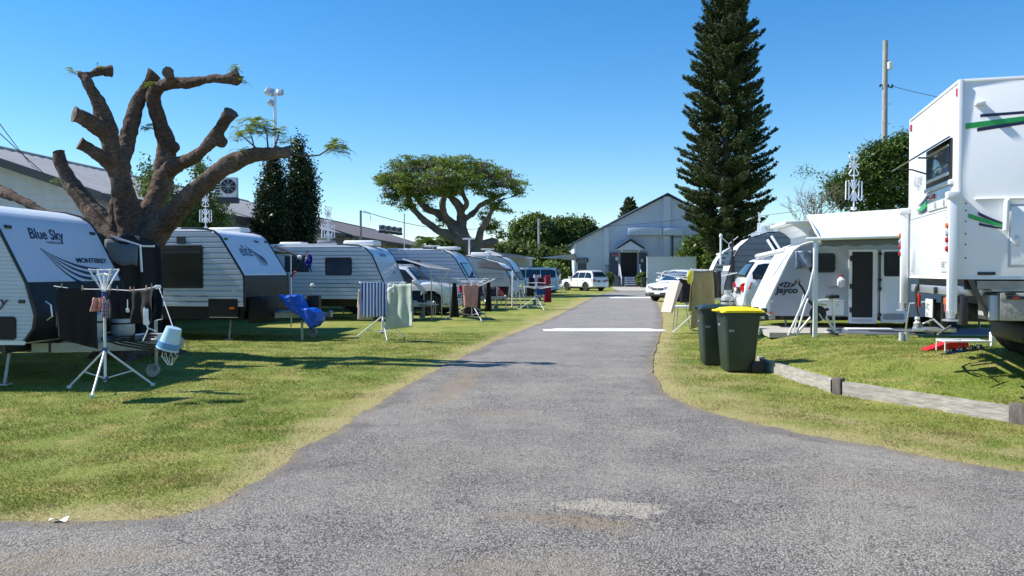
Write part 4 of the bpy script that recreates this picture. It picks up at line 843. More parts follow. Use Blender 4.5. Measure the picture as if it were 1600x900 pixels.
car('parked_car', 'white four-wheel drive parked nose out between caravans behind the pale green sheet', (-1.95, 30.4), -.2, L=4.7, W=1.9, Hh=1.86, hood=1.18, belt=1.14, cowl=1.35, roof0=1.95, zl=.38, r=.41, boxy=True, paint=CARW, twotone=True, rails=True, low=CARS, wscreen=CGL, spokes=12)
car('people_mover', 'white long-roofed people mover seen side on beyond the clothes airer with red washing', (-.9, 57.6), PI-.18, L=4.4, W=1.8, Hh=1.92, hood=1.12, belt=1.16, cowl=.7, roof0=1.35, zl=.3, r=.34, boxy=True, rails=False, glass=CGL)
car('parked_car', 'white crossover parked on the grass before the hall with its tailgate facing the road', (4.95, 70.6), PI/2+.62, L=4.3, W=1.85, Hh=1.72, roof1=-.55, rearx=-.12, glass=CGL)
car('parked_car', 'white car facing the camera in front of the pale screen wall beside the hall steps', (14.2, 73), -PI/2-.28, L=4.4, W=1.8, Hh=1.72, glass=CGL, rails=True)
car('parked_car', 'white crossover with black lower bumper nosing onto the road beside the tan towel airer', (7.85, 43.3), PI+.75, L=4.6, W=1.87, Hh=1.72, wscreen=CGB, twotone=True)
car('parked_car', 'white wagon with red tail light squeezed behind the Jayco caravan nose', (11.0, 22.8), -.10, L=4.5, W=1.8, Hh=1.72, hood=1.05, belt=1.08, roof1=-.45, rails=True)
# ================================================================ TRUCK CAMPER at the right edge
# local frame: +x points forward along the truck (world right), local -y faces the camera; rear at x=0
TY = -.258
gz = 0.
T = thing('truck_camper', 'tall white slide-on truck camper with green and navy stripes filling the right edge', 'camper', (5.32, 10.22, 0), TY)
CW = mat('camper_white_fibreglass', (.80,.81,.83), .3, coat=.3, var=.015, dirt=.04, dirtcol=(.5,.5,.5))
GRN = mat('green_stripe', (.02,.36,.08), .4); NV = mat('navy_stripe', (.012,.018,.075), .4)
hw = 1.22; L = 5.2; zb = 1.53; zt = 3.74
mb = MB(); mb.rbox(0, L, -hw, hw, zb, zt, .03, seg=2); mb.build('body', CW, T, ang=.5)
for sy_ in (-1, 1):
    mb = MB(); mb.rbox(-.012, .035, sy_*hw-.022, sy_*hw+.022, zb, zt+.012, .006); mb.build('corner_trim', WHITE, T)
mb = MB(); mb.rbox(-.012, .03, -hw, hw, zt-.02, zt+.015, .006); mb.rbox(.0, L, -hw-.012, -hw+.03, zt-.02, zt+.015, .006); mb.build('roof_trim', WHITE, T)
def rear(name, m, y0, y1, z0, z1, th=.02, parent=None, off=0., r=.01):
    b = MB(); b.rbox(-off-th, -off+.002, y0, y1, z0, z1, min(r, th*.45, .49*(y1-y0), .49*(z1-z0))); return b.build(name, m, parent or T)
def side(name, m, x0, x1, z0, z1, th=.02, parent=None, off=0., r=.01):
    b = MB(); b.rbox(x0, x1, -hw-off-th, -hw-off+.002, z0, z1, min(r, th*.45)); return b.build(name, m, parent or T)
# rear face: y=-hw is the near corner
for y in (-hw+.06, hw-.06): rear('red_reflector', REDL, y-.045, y+.045, zt-.16, zt-.07, .015)
W_ = rear('window', BLKM, -.98, .17, 2.66, 3.15, .03, r=.02); rear('window_surround', WHITE, -1.03, .21, 2.61, 2.665, .04, W_, 0); rear('pane', mat('blue_glass_pane', (.10,.17,.30), .12, spec=1), -.94, .06, 2.76, 3.04, .012, W_, .03); rear('cross_rail', ALUW, -.95, .08, 3.05, 3.08, .02, W_, .03); rear('lower_rail', ALUW, -.95, .08, 2.72, 2.76, .02, W_, .03)
b = MB(); b.prism([(-.03, 3.15), (-.43, 2.90), (-.44, 2.915), (-.03, 3.175)], (0, -.98, 0), (1,0,0), (0,0,1), (0, 1.15, 0)); b.build('hinged_awning_pane', GLASSB, W_, smooth=False)
for y in (-.95, .14):
    b = MB(); b.tube([(-.03, y, 2.86), (-.2, y, 2.92), (-.36, y, 2.93)], .010, 6); b.build('stay', BLKM, W_)
rear('locker_panel', CW, -.93, .12, 2.37, 2.60, .02); rear('brake_light', REDL, -.28, .05, 2.51, 2.57, .02, None, .02); 
for y in (-.35, -.75): rear('clip', ALU, y, y+.03, 2.38, 2.46, .02, None, .02)
rear('access_hatch', CW, -1.1, -.55, 1.60, 2.27, .012, r=.01); rear('seam', DGREY, -1.15, 1.15, 2.33, 2.336, .004)
for z_ in (1.592, 2.275): rear('seam', LGREY, -1.1, -.55, z_, z_+.005, .004)
for k_ in range(6):
    for j_ in range(2): rear('vent_hole', LGREY, -.02+.08*j_, 0.0+.08*j_, 3.32+.04*k_, 3.335+.04*k_, .003)
text('Kluggie', .25, T, TXT, (-.012, .93, 2.76), (0, -1, 0), (0, 0, 1), .5, .62, 'script_lettering', bold=-.004)
text('E:E', .09, T, TXT, (-.018, -.62, 1.66), (0, -1, 0), (0, 0, 1), 0, 1, 'small_lettering')
def swoosh(u0, u1, z, h, th, m, plane, n=16, sgn=1, name='stripe', bow=.18):
    pts = [(u0+(u1-u0)*k/n, z+h*math.sin(PI*.5*k/n)) for k in range(n+1)]; low = [(a+.0, b-th*(1-(k/n)**1.5*.85)) for k, (a, b) in enumerate(pts)]
    b = MB()
    if plane == 'side': b.prism(pts+low[::-1], (0, -hw-.008, 0), (1,0,0), (0,0,1), (0, -.003, 0))
    else: b.prism(pts+low[::-1], (-.014, 0, 0), (0,1,0), (0,0,1), (-.003, 0, 0))
    return b.build(name, m, T, smooth=False)
for y0, y1, z, h, th, m in ((.13, .64, 2.60, -.10, .045, NV), (.13, .72, 2.54, -.10, .085, GRN), (.13, .66, 2.44, -.05, .035, NV)):
    swoosh(y0, y1, z, h, th, m, 'rear')
swoosh(.21, 2.6, 3.355, .05, .033, NV, 'side'); swoosh(.064, 2.8, 3.26, .16, .062, GRN, 'side'); swoosh(.18, 2.7, 3.205, .20, .042, NV, 'side')
swoosh(.20, .66, 2.27, -.16, .035, NV, 'side'); swoosh(.10, .9, 2.255, -.19, .05, GRN, 'side'); swoosh(.21, .62, 2.15, -.07, .03, NV, 'side')
s_ = side('marker_lamp', WHITE, .15, .25, 3.45, 3.49, .07); 
side('awning_rail', WHITE, .16, L, 2.40, 2.425, .03); b = MB(); b.tube([(.50, -hw-.04, 2.41), (.47, -hw-.05, 2.38), (.46, -hw-.05, 2.06)], .028, 10); b.build('rail_leg', WHITE, T)
side('hatch_seal', LGREY, .50, 2.24, 1.65, 2.35, .012); side('storage_hatch', CW, .525, 2.2, 1.675, 2.325, .02, None, .004); side('hatch_lock', ALU, .555, .60, 1.88, 2.0, .02, None, .02); side('vent_oval', BLKM, .20, .38, 1.565, 1.60, .015, r=.02)
for z in (2.36, 2.28, 2.16, 2.02, 1.9, 1.75): side('bolt', BLKM, .07, .085, z, z+.016, .006)
b = MB(); b.box(.02, L, -hw-.006, hw, zb-.012, zb+.012); b.box(-.006, .02, -hw, hw, zb-.012, zb+.012); b.build('floor_trim', WHITE2, T, smooth=False)
# four jacks: two seen at the rear corners
for yj, lab in ((-hw-.05, 0), (hw-.0, 1)):
    b = MB(); b.rbox(-.115, -.02, yj-.045, yj+.045, 1.13 if not lab else 1.15, 2.46, .012); b.rbox(-.135, 0, yj-.06, yj+.06, 2.42, 2.50, .012); j = b.build('corner_jack', WHITE, T)
    b = MB(); b.lathe([(.05, 0), (.055, .08), (.03, .1)], (-.075, yj, 1.08), (0,0,1), 14); b.lathe([(.09, 0), (.09, .02)], (-.075, yj, 1.05), (0,0,1), 16); b.build('foot', ALU, j)
    for k, (z, m_) in enumerate(((2.12, AMBL), (2.03, CLRL), (1.96, REDL), (1.86, REDL))):
        b = MB(); b.lathe([(.034, 0), (.028, .02), (0, .025)], (-.118, yj, z), (-1, 0, 0), 12); b.build('jack_lamp', m_, j)
    if not lab:
        for z in (2.2, 2.05, 1.9, 1.7): 
            b = MB(); b.box(-.132, -.13, yj-.01, yj+.01, z, z+.02); b.build('bolt_hole', BLKM, j, smooth=False)
rear('door_rail', ALUW, .88, .92, 1.60, 1.92, .05)
# chassis, tray, bumper and wheels
b = MB(); b.box(.15, L+2.4, -.45, -.35, 1.0, 1.2); b.box(.15, L+2.4, .35, .45, 1.0, 1.2)
for x in (.5, 1.6, 2.8, 4): b.box(x, x+.12, -1.05, 1.05, 1.2, 1.34)
b.box(.1, L, -1.1, 1.1, 1.40, 1.52); b.build('truck_chassis', BLKM, T, smooth=False)
b = MB(); b.rbox(-.05, .03, -1.15, .85, 1.335, 1.43, .01); b.rbox(.02, .3, -1.1, -1.0, 1.33, 1.44, .01); bb = b.build('rear_bumper', ALU, T)
for y in (.42, -.55): 
    b = MB(); b.rbox(-.085, -.05, y-.03, y+.03, 1.34, 1.42, .01); b.build('clamp', BLKM, bb)
for y0, y1 in ((.50, .66), (-1.02, -.78)):
    f = rear('tail_lamp', REDL, y0, y1, 1.13, 1.31, .03, None, .0); rear('amber_lens', AMBL, y0+.02, y1-.02, 1.22, 1.30, .012, f, .03); rear('lamp_bracket', ALU, y1 if y0 > 0 else y0-.05, y1+.08 if y0 > 0 else y0, 1.13, 1.22, .02, f)
pl = rear('number_plate', PLATE, -.28, .06, 1.03, 1.26, .012, None, .03)
text('4TC', .12, pl, TXT, (-.047, -.0, 1.12), (0, -1, 0), (0, 0, 1), 0, .8, 'plate_lettering'); text('QLD', .05, pl, TXT, (-.047, -.02, 1.055), (0, -1, 0), (0, 0, 1), 0, 1, 'plate_lettering')
for y0, y1, z0, z1 in ((-1.2, -1.0, 1.0, 1.33), (-.35, -.30, .9, 1.3), (.2, .26, .9, 1.25)):
    b = MB(); b.rbox(.05, .12, y0, y1, z0, z1, .01); b.build('bracket', BLKM, T)
b = MB(); b.tube([(-.06, .38, 1.44), (-.10, .34, 1.36), (-.09, .32, 1.1), (-.07, .22, .93), (-.05, -.06, .84), (.0, -.28, .84)], .018, 8); b.build('trailer_hose', BLK, T)
b = MB(); b.rbox(-.2, .3, -.035, .035, .84, .90, .01); b.lathe([(.04, 0), (.045, .06), (.02, .09), (.035, .11), (.025, .14)], (-.15, 0, .89), seg=14); b.build('tow_hitch', ALU, T)
b = MB(); b.tube([(-.1, -.1, .95), (-.05, -.4, 1.02), (.05, -.55, .9)], .012, 6); b.tube([(.1, -.55, .95), (-.08, -.72, .86)], .014, 6); b.tube([(.2, .9, 1.2), (-.02, 1.05, 1.16), (-.06, 1.1, .8), (-.02, 1.18, .62)], .014, 6); b.build('safety_chain', ALU, T)
DUST = mat('dusty_checker_plate_toolbox', (.33,.32,.28), .55, metal=.45, var=.12, vs=5, bump=.6, bs=30, dirt=.35, dirtcol=(.17,.15,.12))
b = MB(); b.rbox(.42, 2.3, -1.26, -.7, 1.06, 1.37, .008); tb = b.build('toolbox', DUST, T)
b = MB(); b.rbox(.42, 2.3, -1.268, -1.2, 1.285, 1.36, .006); b.build('toolbox_lid', DUST, tb); b = MB(); b.rbox(.34, .42, -1.2, -.75, 1.06, 1.34, .006); b.build('end_plate', LGREY, tb)
b = MB(); b.rbox(.47, .66, -1.29, -1.266, 1.298, 1.335, .008); b.build('side_lamp', BLKM, tb); b = MB(); b.rbox(.53, .60, -1.296, -1.289, 1.303, 1.33, .002); b.build('lamp_lens', REDL, tb); b = MB(); b.rbox(.46, .56, -1.31, -1.26, 1.345, 1.39, .008); b.build('hinge', BLKM, tb)
for k in range(14):
    for j in range(3):
        pass
b = MB()
for k in range(16):
    for j in range(2):
        x = .46+.105*k; z = 1.10+.09*j+(.045 if k % 2 else 0); b.add([(x, -1.262, z), (x+.05, -1.270, z+.03), (x+.10, -1.262, z), (x+.05, -1.270, z-.02)], [(0,1,2,3)])
o = b.build('tread_pattern', DUST, tb)
b = MB(); b.box(.2, 2.6, -1.22, -.72, 1.41, 1.50); b.build('tray_edge', DUST, T, smooth=False)
b = MB(); b.rbox(.36, 2.2, -1.2, -.9, 1.385, 1.43, .006); b.build('tray_runner', LGREY, T); b = MB(); b.tube([(.14, -1.2, 1.52), (.22, -1.16, 1.34), (.34, -1.1, 1.12), (.4, -1.08, 1.02)], .03, 8); b.tube([(.33, -1.1, 1.13), (.45, -1.15, 1.15)], .015, 6); b.build('tie_down_strap', mat('strap_webbing', (.10,.10,.09), .8), T)
for sx in (-1, 1):
    for dx in (1.45,):
        w1 = wheel(T, (dx, sx*.98, .93 if sx > 0 else .9), .46, .26, 6, sx); w1.name = 'wheel'
        w2 = wheel(T, (dx, sx*.70, .93 if sx > 0 else .9), .46, .24, 6, sx)
    wheel(T, (L+1.4, sx*.98, .9), .46, .26, 6, sx)
b = MB(); b.rbox(.85, 2.05, -.6, .6, .75, 1.0, .05); b.build('axle', BLKM, T)
b = MB(); b.rbox(L+.2, L+2.4, -1.1, 1.1, .95, 3.0, .12, seg=3); b.build('cab', CARW, T)
# fold-down step, shoes, ramp under the camper
RT = Matrix.Translation(T.location) @ Matrix.Rotation(TY, 4, 'Z')
def onT(x, y, z=None):
    p = RT @ Vector((x, y, 0)); p.z = hgt(p.x, p.y) if z is None else z; return p
def pz(px, py, D): q = P(px, py, D); return q
q = pz(1478, 534, 11.6); g0 = hgt(q.x, q.y)
o = thing('folding_step', 'white tubular fold-down step under the camper rear', 'step', (q.x, q.y, g0), -.1); mb = MB()
mb.tube([(0, 0, 0), (0, 0, .16)], .012, 6); mb.tube([(.6, 0, 0), (.6, 0, .16)], .012, 6); mb.rbox(-.02, .62, -.03, .03, .14, .165, .008); mb.rbox(.0, .26, .0, .2, .15, .165, .006); mb.rbox(.30, .58, 0, .2, .15, .165, .006); mb.tube([(0, .3, 0), (0, .3, .16), (.6, .3, .16), (.6, .3, 0)], .012, 6); mb.tube([(0, 0, .15), (0, .3, .15)], .012, 6); mb.tube([(.6, 0, .15), (.6, .3, .15)], .012, 6); mb.build('frame', ALUW, o)
q = pz(1470, 530, 12.0); g0 = hgt(q.x, q.y)
o = thing('wheel_ramp', 'red plastic wedge lying on the ground behind the fold-down step', 'ramp', (q.x, q.y, g0), -.1); mb = MB(); mb.prism([(-.2, 0), (.42, .0), (.40, .13), (.12, .12), (-.15, .02)], (0, 0, 0), (1,0,0), (0,0,1), (0, .25, 0)); mb.build('wedge', mat('red_plastic', (.55,.01,.012), .45), o, smooth=False)
for i, (px, l, m_) in enumerate(((1487, 'left blue and white sandal beneath the camper step', (.05,.16,.42)), (1503, 'right blue sandal beneath the camper step', (.05,.16,.42)), (1518, 'left grey and black shoe beneath the camper step', (.16,.15,.15)), (1530, 'right grey and black shoe beside the white post', (.16,.15,.15)))):
    q = pz(px, 536, 11.35); o = thing('shoe', l, 'shoe', (q.x, q.y, hgt(q.x, q.y)+.01), .25 if i % 2 else -.1, 'pairs of footwear under the camper'); mb = MB()
    mb.grid(lambda u, v: (-.06+.15*u, (v-.5)*.075*(.7+.5*math.sin(PI*u)), .014), 6, 4); s_ = mb.build('sole', mat('shoe_blue' if i < 2 else 'shoe_grey', m_, .7), o); s_.modifiers.new('s', 'SOLIDIFY').thickness = .02
    mb = MB(); mb.tube([(.0, -.045, .015), (.01, -.03, .06), (.01, .03, .06), (0, .045, .015)], .012, 6); mb.tube([(.06, -.035, .015), (.05, 0, .055), (.06, .035, .015)], .012, 6); mb.build('strap', BLK, o)
q = pz(1552, 534, 12.2); o = thing('site_peg', 'short white square post behind the camper step', 'post', (q.x, q.y, hgt(q.x, q.y))); mb = MB(); mb.rbox(-.035, .035, -.035, .035, 0, .23, .006); mb.build('post', ALUW, o)
# ================================================================ BUILDINGS
BOARD = mat('pale_blue_grey_weatherboard', (.50,.52,.55), .6, var=.05, dirt=.15)
BOARD2 = mat('beige_weatherboard', (.36,.34,.29), .7, var=.06, dirt=.2)
FASC = mat('dark_fascia', (.05,.05,.055), .5)
ROOF1 = mat('weathered_grey_roof', (.31,.305,.305), .7, var=.15, vs=2)
ROOF2 = mat('brown_grey_roof', (.17,.15,.155), .7, var=.12, vs=2)
HALL = mat('grey_painted_render', (.56,.62,.74), .75, var=.06, vs=.4, dirt=.18, dirtcol=(.25,.26,.28))
HALLL = mat('lighter_painted_render', (.60,.655,.76), .75, var=.05, vs=.5)
SLATE = mat('slate_blue_joinery', (.055,.075,.12), .5, var=.1)
def boards(mb, x0, x1, z0, z1, y, pitch=.2, cap=None, sgn=-1):
    z = z0
    while z < z1-.01:
        h = min(pitch, z1-z); xa, xb = (x0, x1) if cap is None else cap(z, z+h)
        if xb-xa > .05: mb.add([(xa, y+sgn*.05, z), (xb, y+sgn*.05, z), (xb, y+sgn*.008, z+h), (xa, y+sgn*.008, z+h), (xa, y, z), (xb, y, z)], [(0,1,2,3), (0,4,5,1)])
        z += h
# left long building in two wings; local +x runs away down the road, local -y faces the caravans ... built in its own frame
VD = .0764; BYAW = PI/2-math.atan(VD)
def longhouse(name, label, start, L, ze, zr, depth, wallm, roofm, gable=True, zb0=.0):
    # local x: along the eave going away; local -y: towards the road; +y: away from it
    t = thing(name, label, 'building', (start[0], start[1], 0), BYAW)
    mb = MB(); mb.box(0, L, 0, depth, zb0, ze); mb.add([(.0, 0, ze), (0, depth, ze), (0, depth/2, zr-.12), (L, 0, ze), (L, depth, ze), (L, depth/2, zr-.12)], [(0,1,2), (3,5,4), (0,2,5,3), (1,4,5,2)]); mb.build('wall', wallm, t, smooth=False)
    mb = MB(); boards(mb, 0, L, zb0, ze-.05, 0, .2)
    o = mb.build('weatherboards', wallm, t, smooth=False); o['kind'] = 'stuff'
    mb = MB()
    z = zb0
    while z < zr-.25:
        h = .2; y0 = 0; y1 = depth
        if z+h > ze: k = (z+h-ze)/(zr-.12-ze)*depth/2; y0 += k; y1 -= k
        if y1-y0 > .1: mb.add([(-.06, y0, z), (-.06, y1, z), (-.008, y1, z+h), (-.008, y0, z+h), (0, y0, z), (0, y1, z)], [(0,3,2,1), (0,1,5,4)])
        z += h
    o = mb.build('gable_weatherboards', wallm, t, smooth=False); o['kind'] = 'stuff'
    sl = (zr-ze)/(depth/2); ov = .6
    for sd in (0, 1):
        mb = MB(); y0 = -ov if sd == 0 else depth+ov; yr = depth/2; z0 = ze-ov*sl; n = max(2, int((L+1)/.5)); 
        def f(u, v):
            return (-.55+(L+1.1)*u, y0+(yr-y0)*v, z0+(zr-z0)*v+.018*math.sin(u*n*2*PI)+.02)
        mb.grid(f, n*4 if n < 120 else n*2, 1); mb.build('roof', roofm, t, smooth=False)
        mb = MB(); mb.box(-.6, L+.6, y0-.06 if sd == 0 else y0, y0 if sd == 0 else y0+.06, z0-.16, z0+.03); mb.build('gutter', FASC, t, smooth=False)
    for sd in (0, 1):
        for xx in (-.58, L+.5):
            mb = MB(); y0 = -ov if sd == 0 else depth+ov; yr = depth/2; z0 = ze-ov*sl
            mb.add([(xx, y0, z0-.18), (xx, yr, zr-.18), (xx, yr, zr+.06), (xx, y0, z0+.06), (xx+.06, y0, z0-.18), (xx+.06, yr, zr-.18), (xx+.06, yr, zr+.06), (xx+.06, y0, z0+.06)], [(0,1,2,3), (7,6,5,4), (0,4,5,1), (3,2,6,7)]); mb.build('barge_board', FASC, t, smooth=False)
    mb = MB(); mb.tube([(-.55, depth/2, zr+.04), (L+.55, depth/2, zr+.04)], .07, 6); mb.build('ridge_cap', roofm, t)
    return t
H1 = longhouse('weatherboard_house', 'pale weatherboard building behind the pollarded tree with a weathered grey roof', (-11.9, 22.8), 22.5, 3.95, 5.6, 10, BOARD, ROOF1)
for k, x in enumerate((3.2, 9.0, 14.0, 19.5)):
    mb = MB(); mb.box(x, x+1.5, -.08, .0, 1.6, 3.1); w_ = mb.build('window', WHITE2, H1, smooth=False)
    for q in range(2):
        mb = MB(); mb.box(x+.08+.72*q, x+.72+.72*q, -.095, -.08, 1.68, 3.02); mb.build('pane', GLASS, w_, smooth=False)
mb = MB(); mb.box(.6, 1.7, -.08, 0, .9, 3.2); w_ = mb.build('door_frame', WHITE2, H1, smooth=False); mb = MB(); mb.box(.72, 1.58, -.1, -.08, .95, 3.1); mb.build('door_leaf', LGREY, w_, smooth=False)
mb = MB(); mb.tube([(4.5, 1.6, 4.3), (4.5, 1.6, 4.75)], .09, 8); mb.lathe([(.05, 0), (.2, .06), (.24, .2), (.18, .34), (.03, .4)], (4.5, 1.6, 4.75), seg=14); mb.build('roof_ventilator', ALU, H1)
H2 = longhouse('weatherboard_hall', 'long beige weatherboard shed with brown roof running away behind the left caravans', (-9.9, 47.6), 29, 3.9, 5.6, 11, BOARD2, ROOF2)
for k in range(7):
    x = 1.5+4*k; mb = MB(); mb.box(x, x+.12, -.1, 0, 0, 3.7); mb.build('downpipe', WHITE2, H2, smooth=False)
def ac_unit(label, loc, rz, s=1., group='air conditioner boxes on the left roofs'):
    t = thing('air_conditioner', label, 'air conditioner', loc, rz, group)
    m = MB(); m.rbox(-.46*s, .46*s, -.18*s, .18*s, .08*s, .95*s, .02); m.build('housing', WHITE2, t)
    m = MB(); m.rbox(-.5*s, .5*s, -.2*s, .2*s, -.15, .08*s, .01); m.build('base', FASC, t)
    g = MB(); g.lathe([(.30*s, 0), (.32*s, .02), (.30*s, .03), (.28*s, .0)], (.12*s, -.18*s, .55*s), (0, -1, 0), 24); g.lathe([(.28*s, .004), (.0, .005)], (.12*s, -.18*s, .55*s), (0, -1, 0), 24, ); gg = g.build('fan_guard', BLKM, t)
    for k in range(8):
        a = PI*2*k/8; g = MB(); g.tube([(.12*s, -.19*s-.02, .55*s), (.12*s+.3*s*math.cos(a), -.19*s-.02, .55*s+.3*s*math.sin(a))], .012*s, 4); g.build('fan_bar', LGREY, gg)
    for k in range(6):
        g = MB(); z = (.2+.11*k)*s; g.box(-.43*s, -.22*s, -.19*s, -.18*s, z, z+.07*s); g.build('side_grille', BLKM, t, smooth=False)
    return t
q = P(355, 312, 33); ac_unit('large white air conditioner box standing on the near roof behind the low tree limb', (q.x, q.y, q.z), .1, .95)
for i, (px, l) in enumerate(((597, 'leftmost air conditioner box on the far brown roof'), (606, 'second air conditioner box from the left on the far brown roof'), (615, 'third air conditioner box from the left on the far brown roof'), (624, 'rightmost air conditioner box on the far brown roof'))):
    q = P(px, 361+i*1.2, 62+i*.8); ac_unit(l, (q.x, q.y, q.z), .1, .5)

# ---- hall at the end of the road
HX, HYY = P(897, 448, 87).x, 87.0; SCL = 87/F
def hx(px): return (px-897)*SCL
def hz(py): return max(0, H-(py-HY)*SCL)
T2 = thing('community_hall', 'grey gabled hall with a slate blue porch and steps closing the end of the road', 'building', (HX, HYY, 0), 0)
Wd = hx(1187); pk = hx(1042); ze = hz(380); zr = hz(304)
mb = MB(); mb.prism([(0, 0), (Wd, 0), (Wd, ze), (pk, zr-.1), (0, ze)], (0, 0, 0), (1,0,0), (0,0,1), (0, 26, 0)); mb.build('wall', HALL, T2, smooth=False)
for a, b_ in (((-.35, ze-.25), (pk, zr)), ((Wd+.35, ze-.25), (pk, zr))):
    mb = MB(); mb.add([(a[0], -.35, a[1]+.02), (b_[0], -.35, b_[1]+.02), (b_[0], 26, b_[1]+.02), (a[0], 26, a[1]+.02), (a[0], -.35, a[1]+.16), (b_[0], -.35, b_[1]+.16), (b_[0], 26, b_[1]+.16), (a[0], 26, a[1]+.16)], [(0,1,2,3), (7,6,5,4), (0,4,5,1), (1,5,6,2), (2,6,7,3), (3,7,4,0)]); mb.build('roof', SLATE, T2, smooth=False)
for px0, px1, ztop in ((943, 951, hz(356)), (1036, 1047, hz(308)), (897, 900, ze), (1098, 1106, hz(345))):
    mb = MB(); mb.box(hx(px0), hx(px1), -.22, 0, 0 if px0 != 1036 else hz(356), ztop); mb.build('pilaster', HALLL, T2, smooth=False)
mb = MB(); mb.box(hx(1036)+.05, hx(1047)-.05, -.2, 0, 0, hz(369)); mb.build('pilaster', HALLL, T2, smooth=False)
for px0, px1 in ((980, 1033), (1034, 1066)):
    mb = MB(); mb.rbox(hx(px0), hx(px1), -.62, -.02, hz(368), hz(356.5), .03); mb.build('duct', HALL, T2)
for px in (1049, 1065, 991, 1027):
    mb = MB(); mb.box(hx(px), hx(px)+(.16 if px > 1040 else .05), -.14, 0, 0 if px > 1040 else hz(385), hz(367)); mb.build('downpipe', SLATE if px == 1049 else HALLL, T2, smooth=False)
mb = MB(); mb.box(hx(1047), hx(1120), -.06, 0, hz(371), hz(370)); mb.build('string_course', SLATE, T2, smooth=False)
# porch
def pb(name, m, x0, x1, y0, y1, z0, z1, parent=None):
    b = MB(); b.box(hx(x0), hx(x1), y0, y1, hz(z1), hz(z0)); return b.build(name, m, parent or T2, smooth=False)
pb('doorway', BLK, 968, 995, -.05, .0, 395, 432)
for x in (965, 995.5): pb('porch_post', SLATE, x, x+2.2, -1.5, -1.35, 391, 446)
b = MB(); b.prism([(hx(962), hz(391)), (hx(1001), hz(391)), (hx(1001), hz(389.5)), (hx(981.5), hz(377.5)), (hx(962), hz(389.5))], (0, -1.6, 0), (1,0,0), (0,0,1), (0, 1.6, 0)); b.build('porch_gable', HALLL, T2, smooth=False)
for a, c in (((960, 389.5), (981.5, 375.5)), ((1003, 389.5), (981.5, 375.5))):
    b = MB(); b.add([(hx(a[0]), -1.75, hz(a[1])), (hx(c[0]), -1.75, hz(c[1])), (hx(c[0]), 0, hz(c[1])), (hx(a[0]), 0, hz(a[1])), (hx(a[0]), -1.75, hz(a[1])+.16), (hx(c[0]), -1.75, hz(c[1])+.16), (hx(c[0]), 0, hz(c[1])+.16), (hx(a[0]), 0, hz(a[1])+.16)], [(0,1,2,3), (7,6,5,4), (0,4,5,1), (1,5,6,2), (3,7,4,0)]); b.build('porch_roof', SLATE, T2, smooth=False)
pb('porch_beam', HALLL, 966, 997, -1.52, -1.4, 390.5, 394)
for k in range(9): pb('valance_baluster', BLKM, 970.5+2.7*k, 971.8+2.7*k, -1.54, -1.52, 390.8, 393.4)
pb('side_infill', SLATE, 952.5, 965, -.3, -.1, 395, 431); pb('side_infill', SLATE, 998, 1010.5, -.3, -.1, 395, 427); pb('porch_side_wall', DGREY, 953, 972, -1.3, -.05, 431.5, 448)
r_ = pb('red_sign', mat('red_sign_paint', (.42,.03,.05), .5), 955.5, 964.5, -.34, -.3, 397, 400.6)
for px0, px1, z0, z1 in ((961, 965, 401.5, 407), (998.5, 1004, 404.5, 409.5)): pb('white_notice', WHITE2, px0, px1, -.34, -.3, z0, z1)
def glyph_row(parent, x0, x1, z, h, y, sd):                        # lettering too small to read in the photo: a row of letter-sized bars
    rr = random.Random(sd); mb = MB(); x = x0
    while x < x1:
        w_ = h*rr.choice((.45, .6, .75)); k = rr.random()
        if k > .12: mb.box(x, x+w_*.35, y-.004, y, z, z+h); mb.box(x, x+w_, y-.004, y, z+h*.8*(k > .5), z+h*.8*(k > .5)+h*.2)
        x += w_+h*.18
    mb.build('lettering', WHITE2, parent, smooth=False)
glyph_row(r_, hx(956), hx(964), hz(399.8), .11, -.341, 3)
sg = pb('name_board', mat('navy_sign_board', (.02,.03,.07), .4), 900, 919, -.12, -.04, 403, 410)
for i in range(3): glyph_row(sg, hx(902.5-.4*(i==1)), hx(916+.4*(i==1)), hz(405.3+2.0*i), .085, -.125, i)
pb('side_door', SLATE, 903, 916, -.06, 0, 411, 446)
for k in range(4): pb('step_tread', HALLL, 973, 988, -2.9+.3*k, -2.6+.3*k, 443.3-3.3*k, 444.6-3.3*k)
for k in range(5): pb('step_riser', SLATE, 972, 994, -2.85+.3*k, -2.56+.3*k, 444.7-3.3*k, 448)
for x in (964, 995): 
    b = MB(); b.tube([(hx(x)+.1, -2.9, .9), (hx(x)+.1, -1.4, hz(413))], .06, 6); b.tube([(hx(x)+.1, -2.9, 0), (hx(x)+.1, -2.9, .95)], .05, 6); b.tube([(hx(x+1), -1.6, hz(431)), (hx(x+1), -1.6, hz(413))], .09, 6); b.build('handrail', HALLL, T2)
for k in range(8): pb('baluster', SLATE, 944+2.1*k, 944.8+2.1*k, -1.3, -1.22, 415, 431)
for k in range(6): pb('baluster', SLATE, 998.5+2.1*k, 999.3+2.1*k, -1.3, -1.22, 413, 431)
pb('balustrade_rail', SLATE, 943, 962, -1.35, -1.2, 414, 415.2); pb('balustrade_rail', SLATE, 998, 1011, -1.35, -1.2, 412.3, 413.5)
t = thing('screen_wall', 'blank pale grey screen wall standing right of the hall porch', 'wall', (P(1011, 0, 82).x, 82, 0), 0); mb = MB(); mb.box(0, 77*82/F, 0, .25, 0, P(0, 402, 82).z); mb.build('wall', HALLL, t, smooth=False); mb = MB(); mb.box(-.05, 77*82/F+.05, -.03, .28, P(0, 402, 82).z, P(0, 400.8, 82).z); mb.build('coping', LGREY, t, smooth=False)
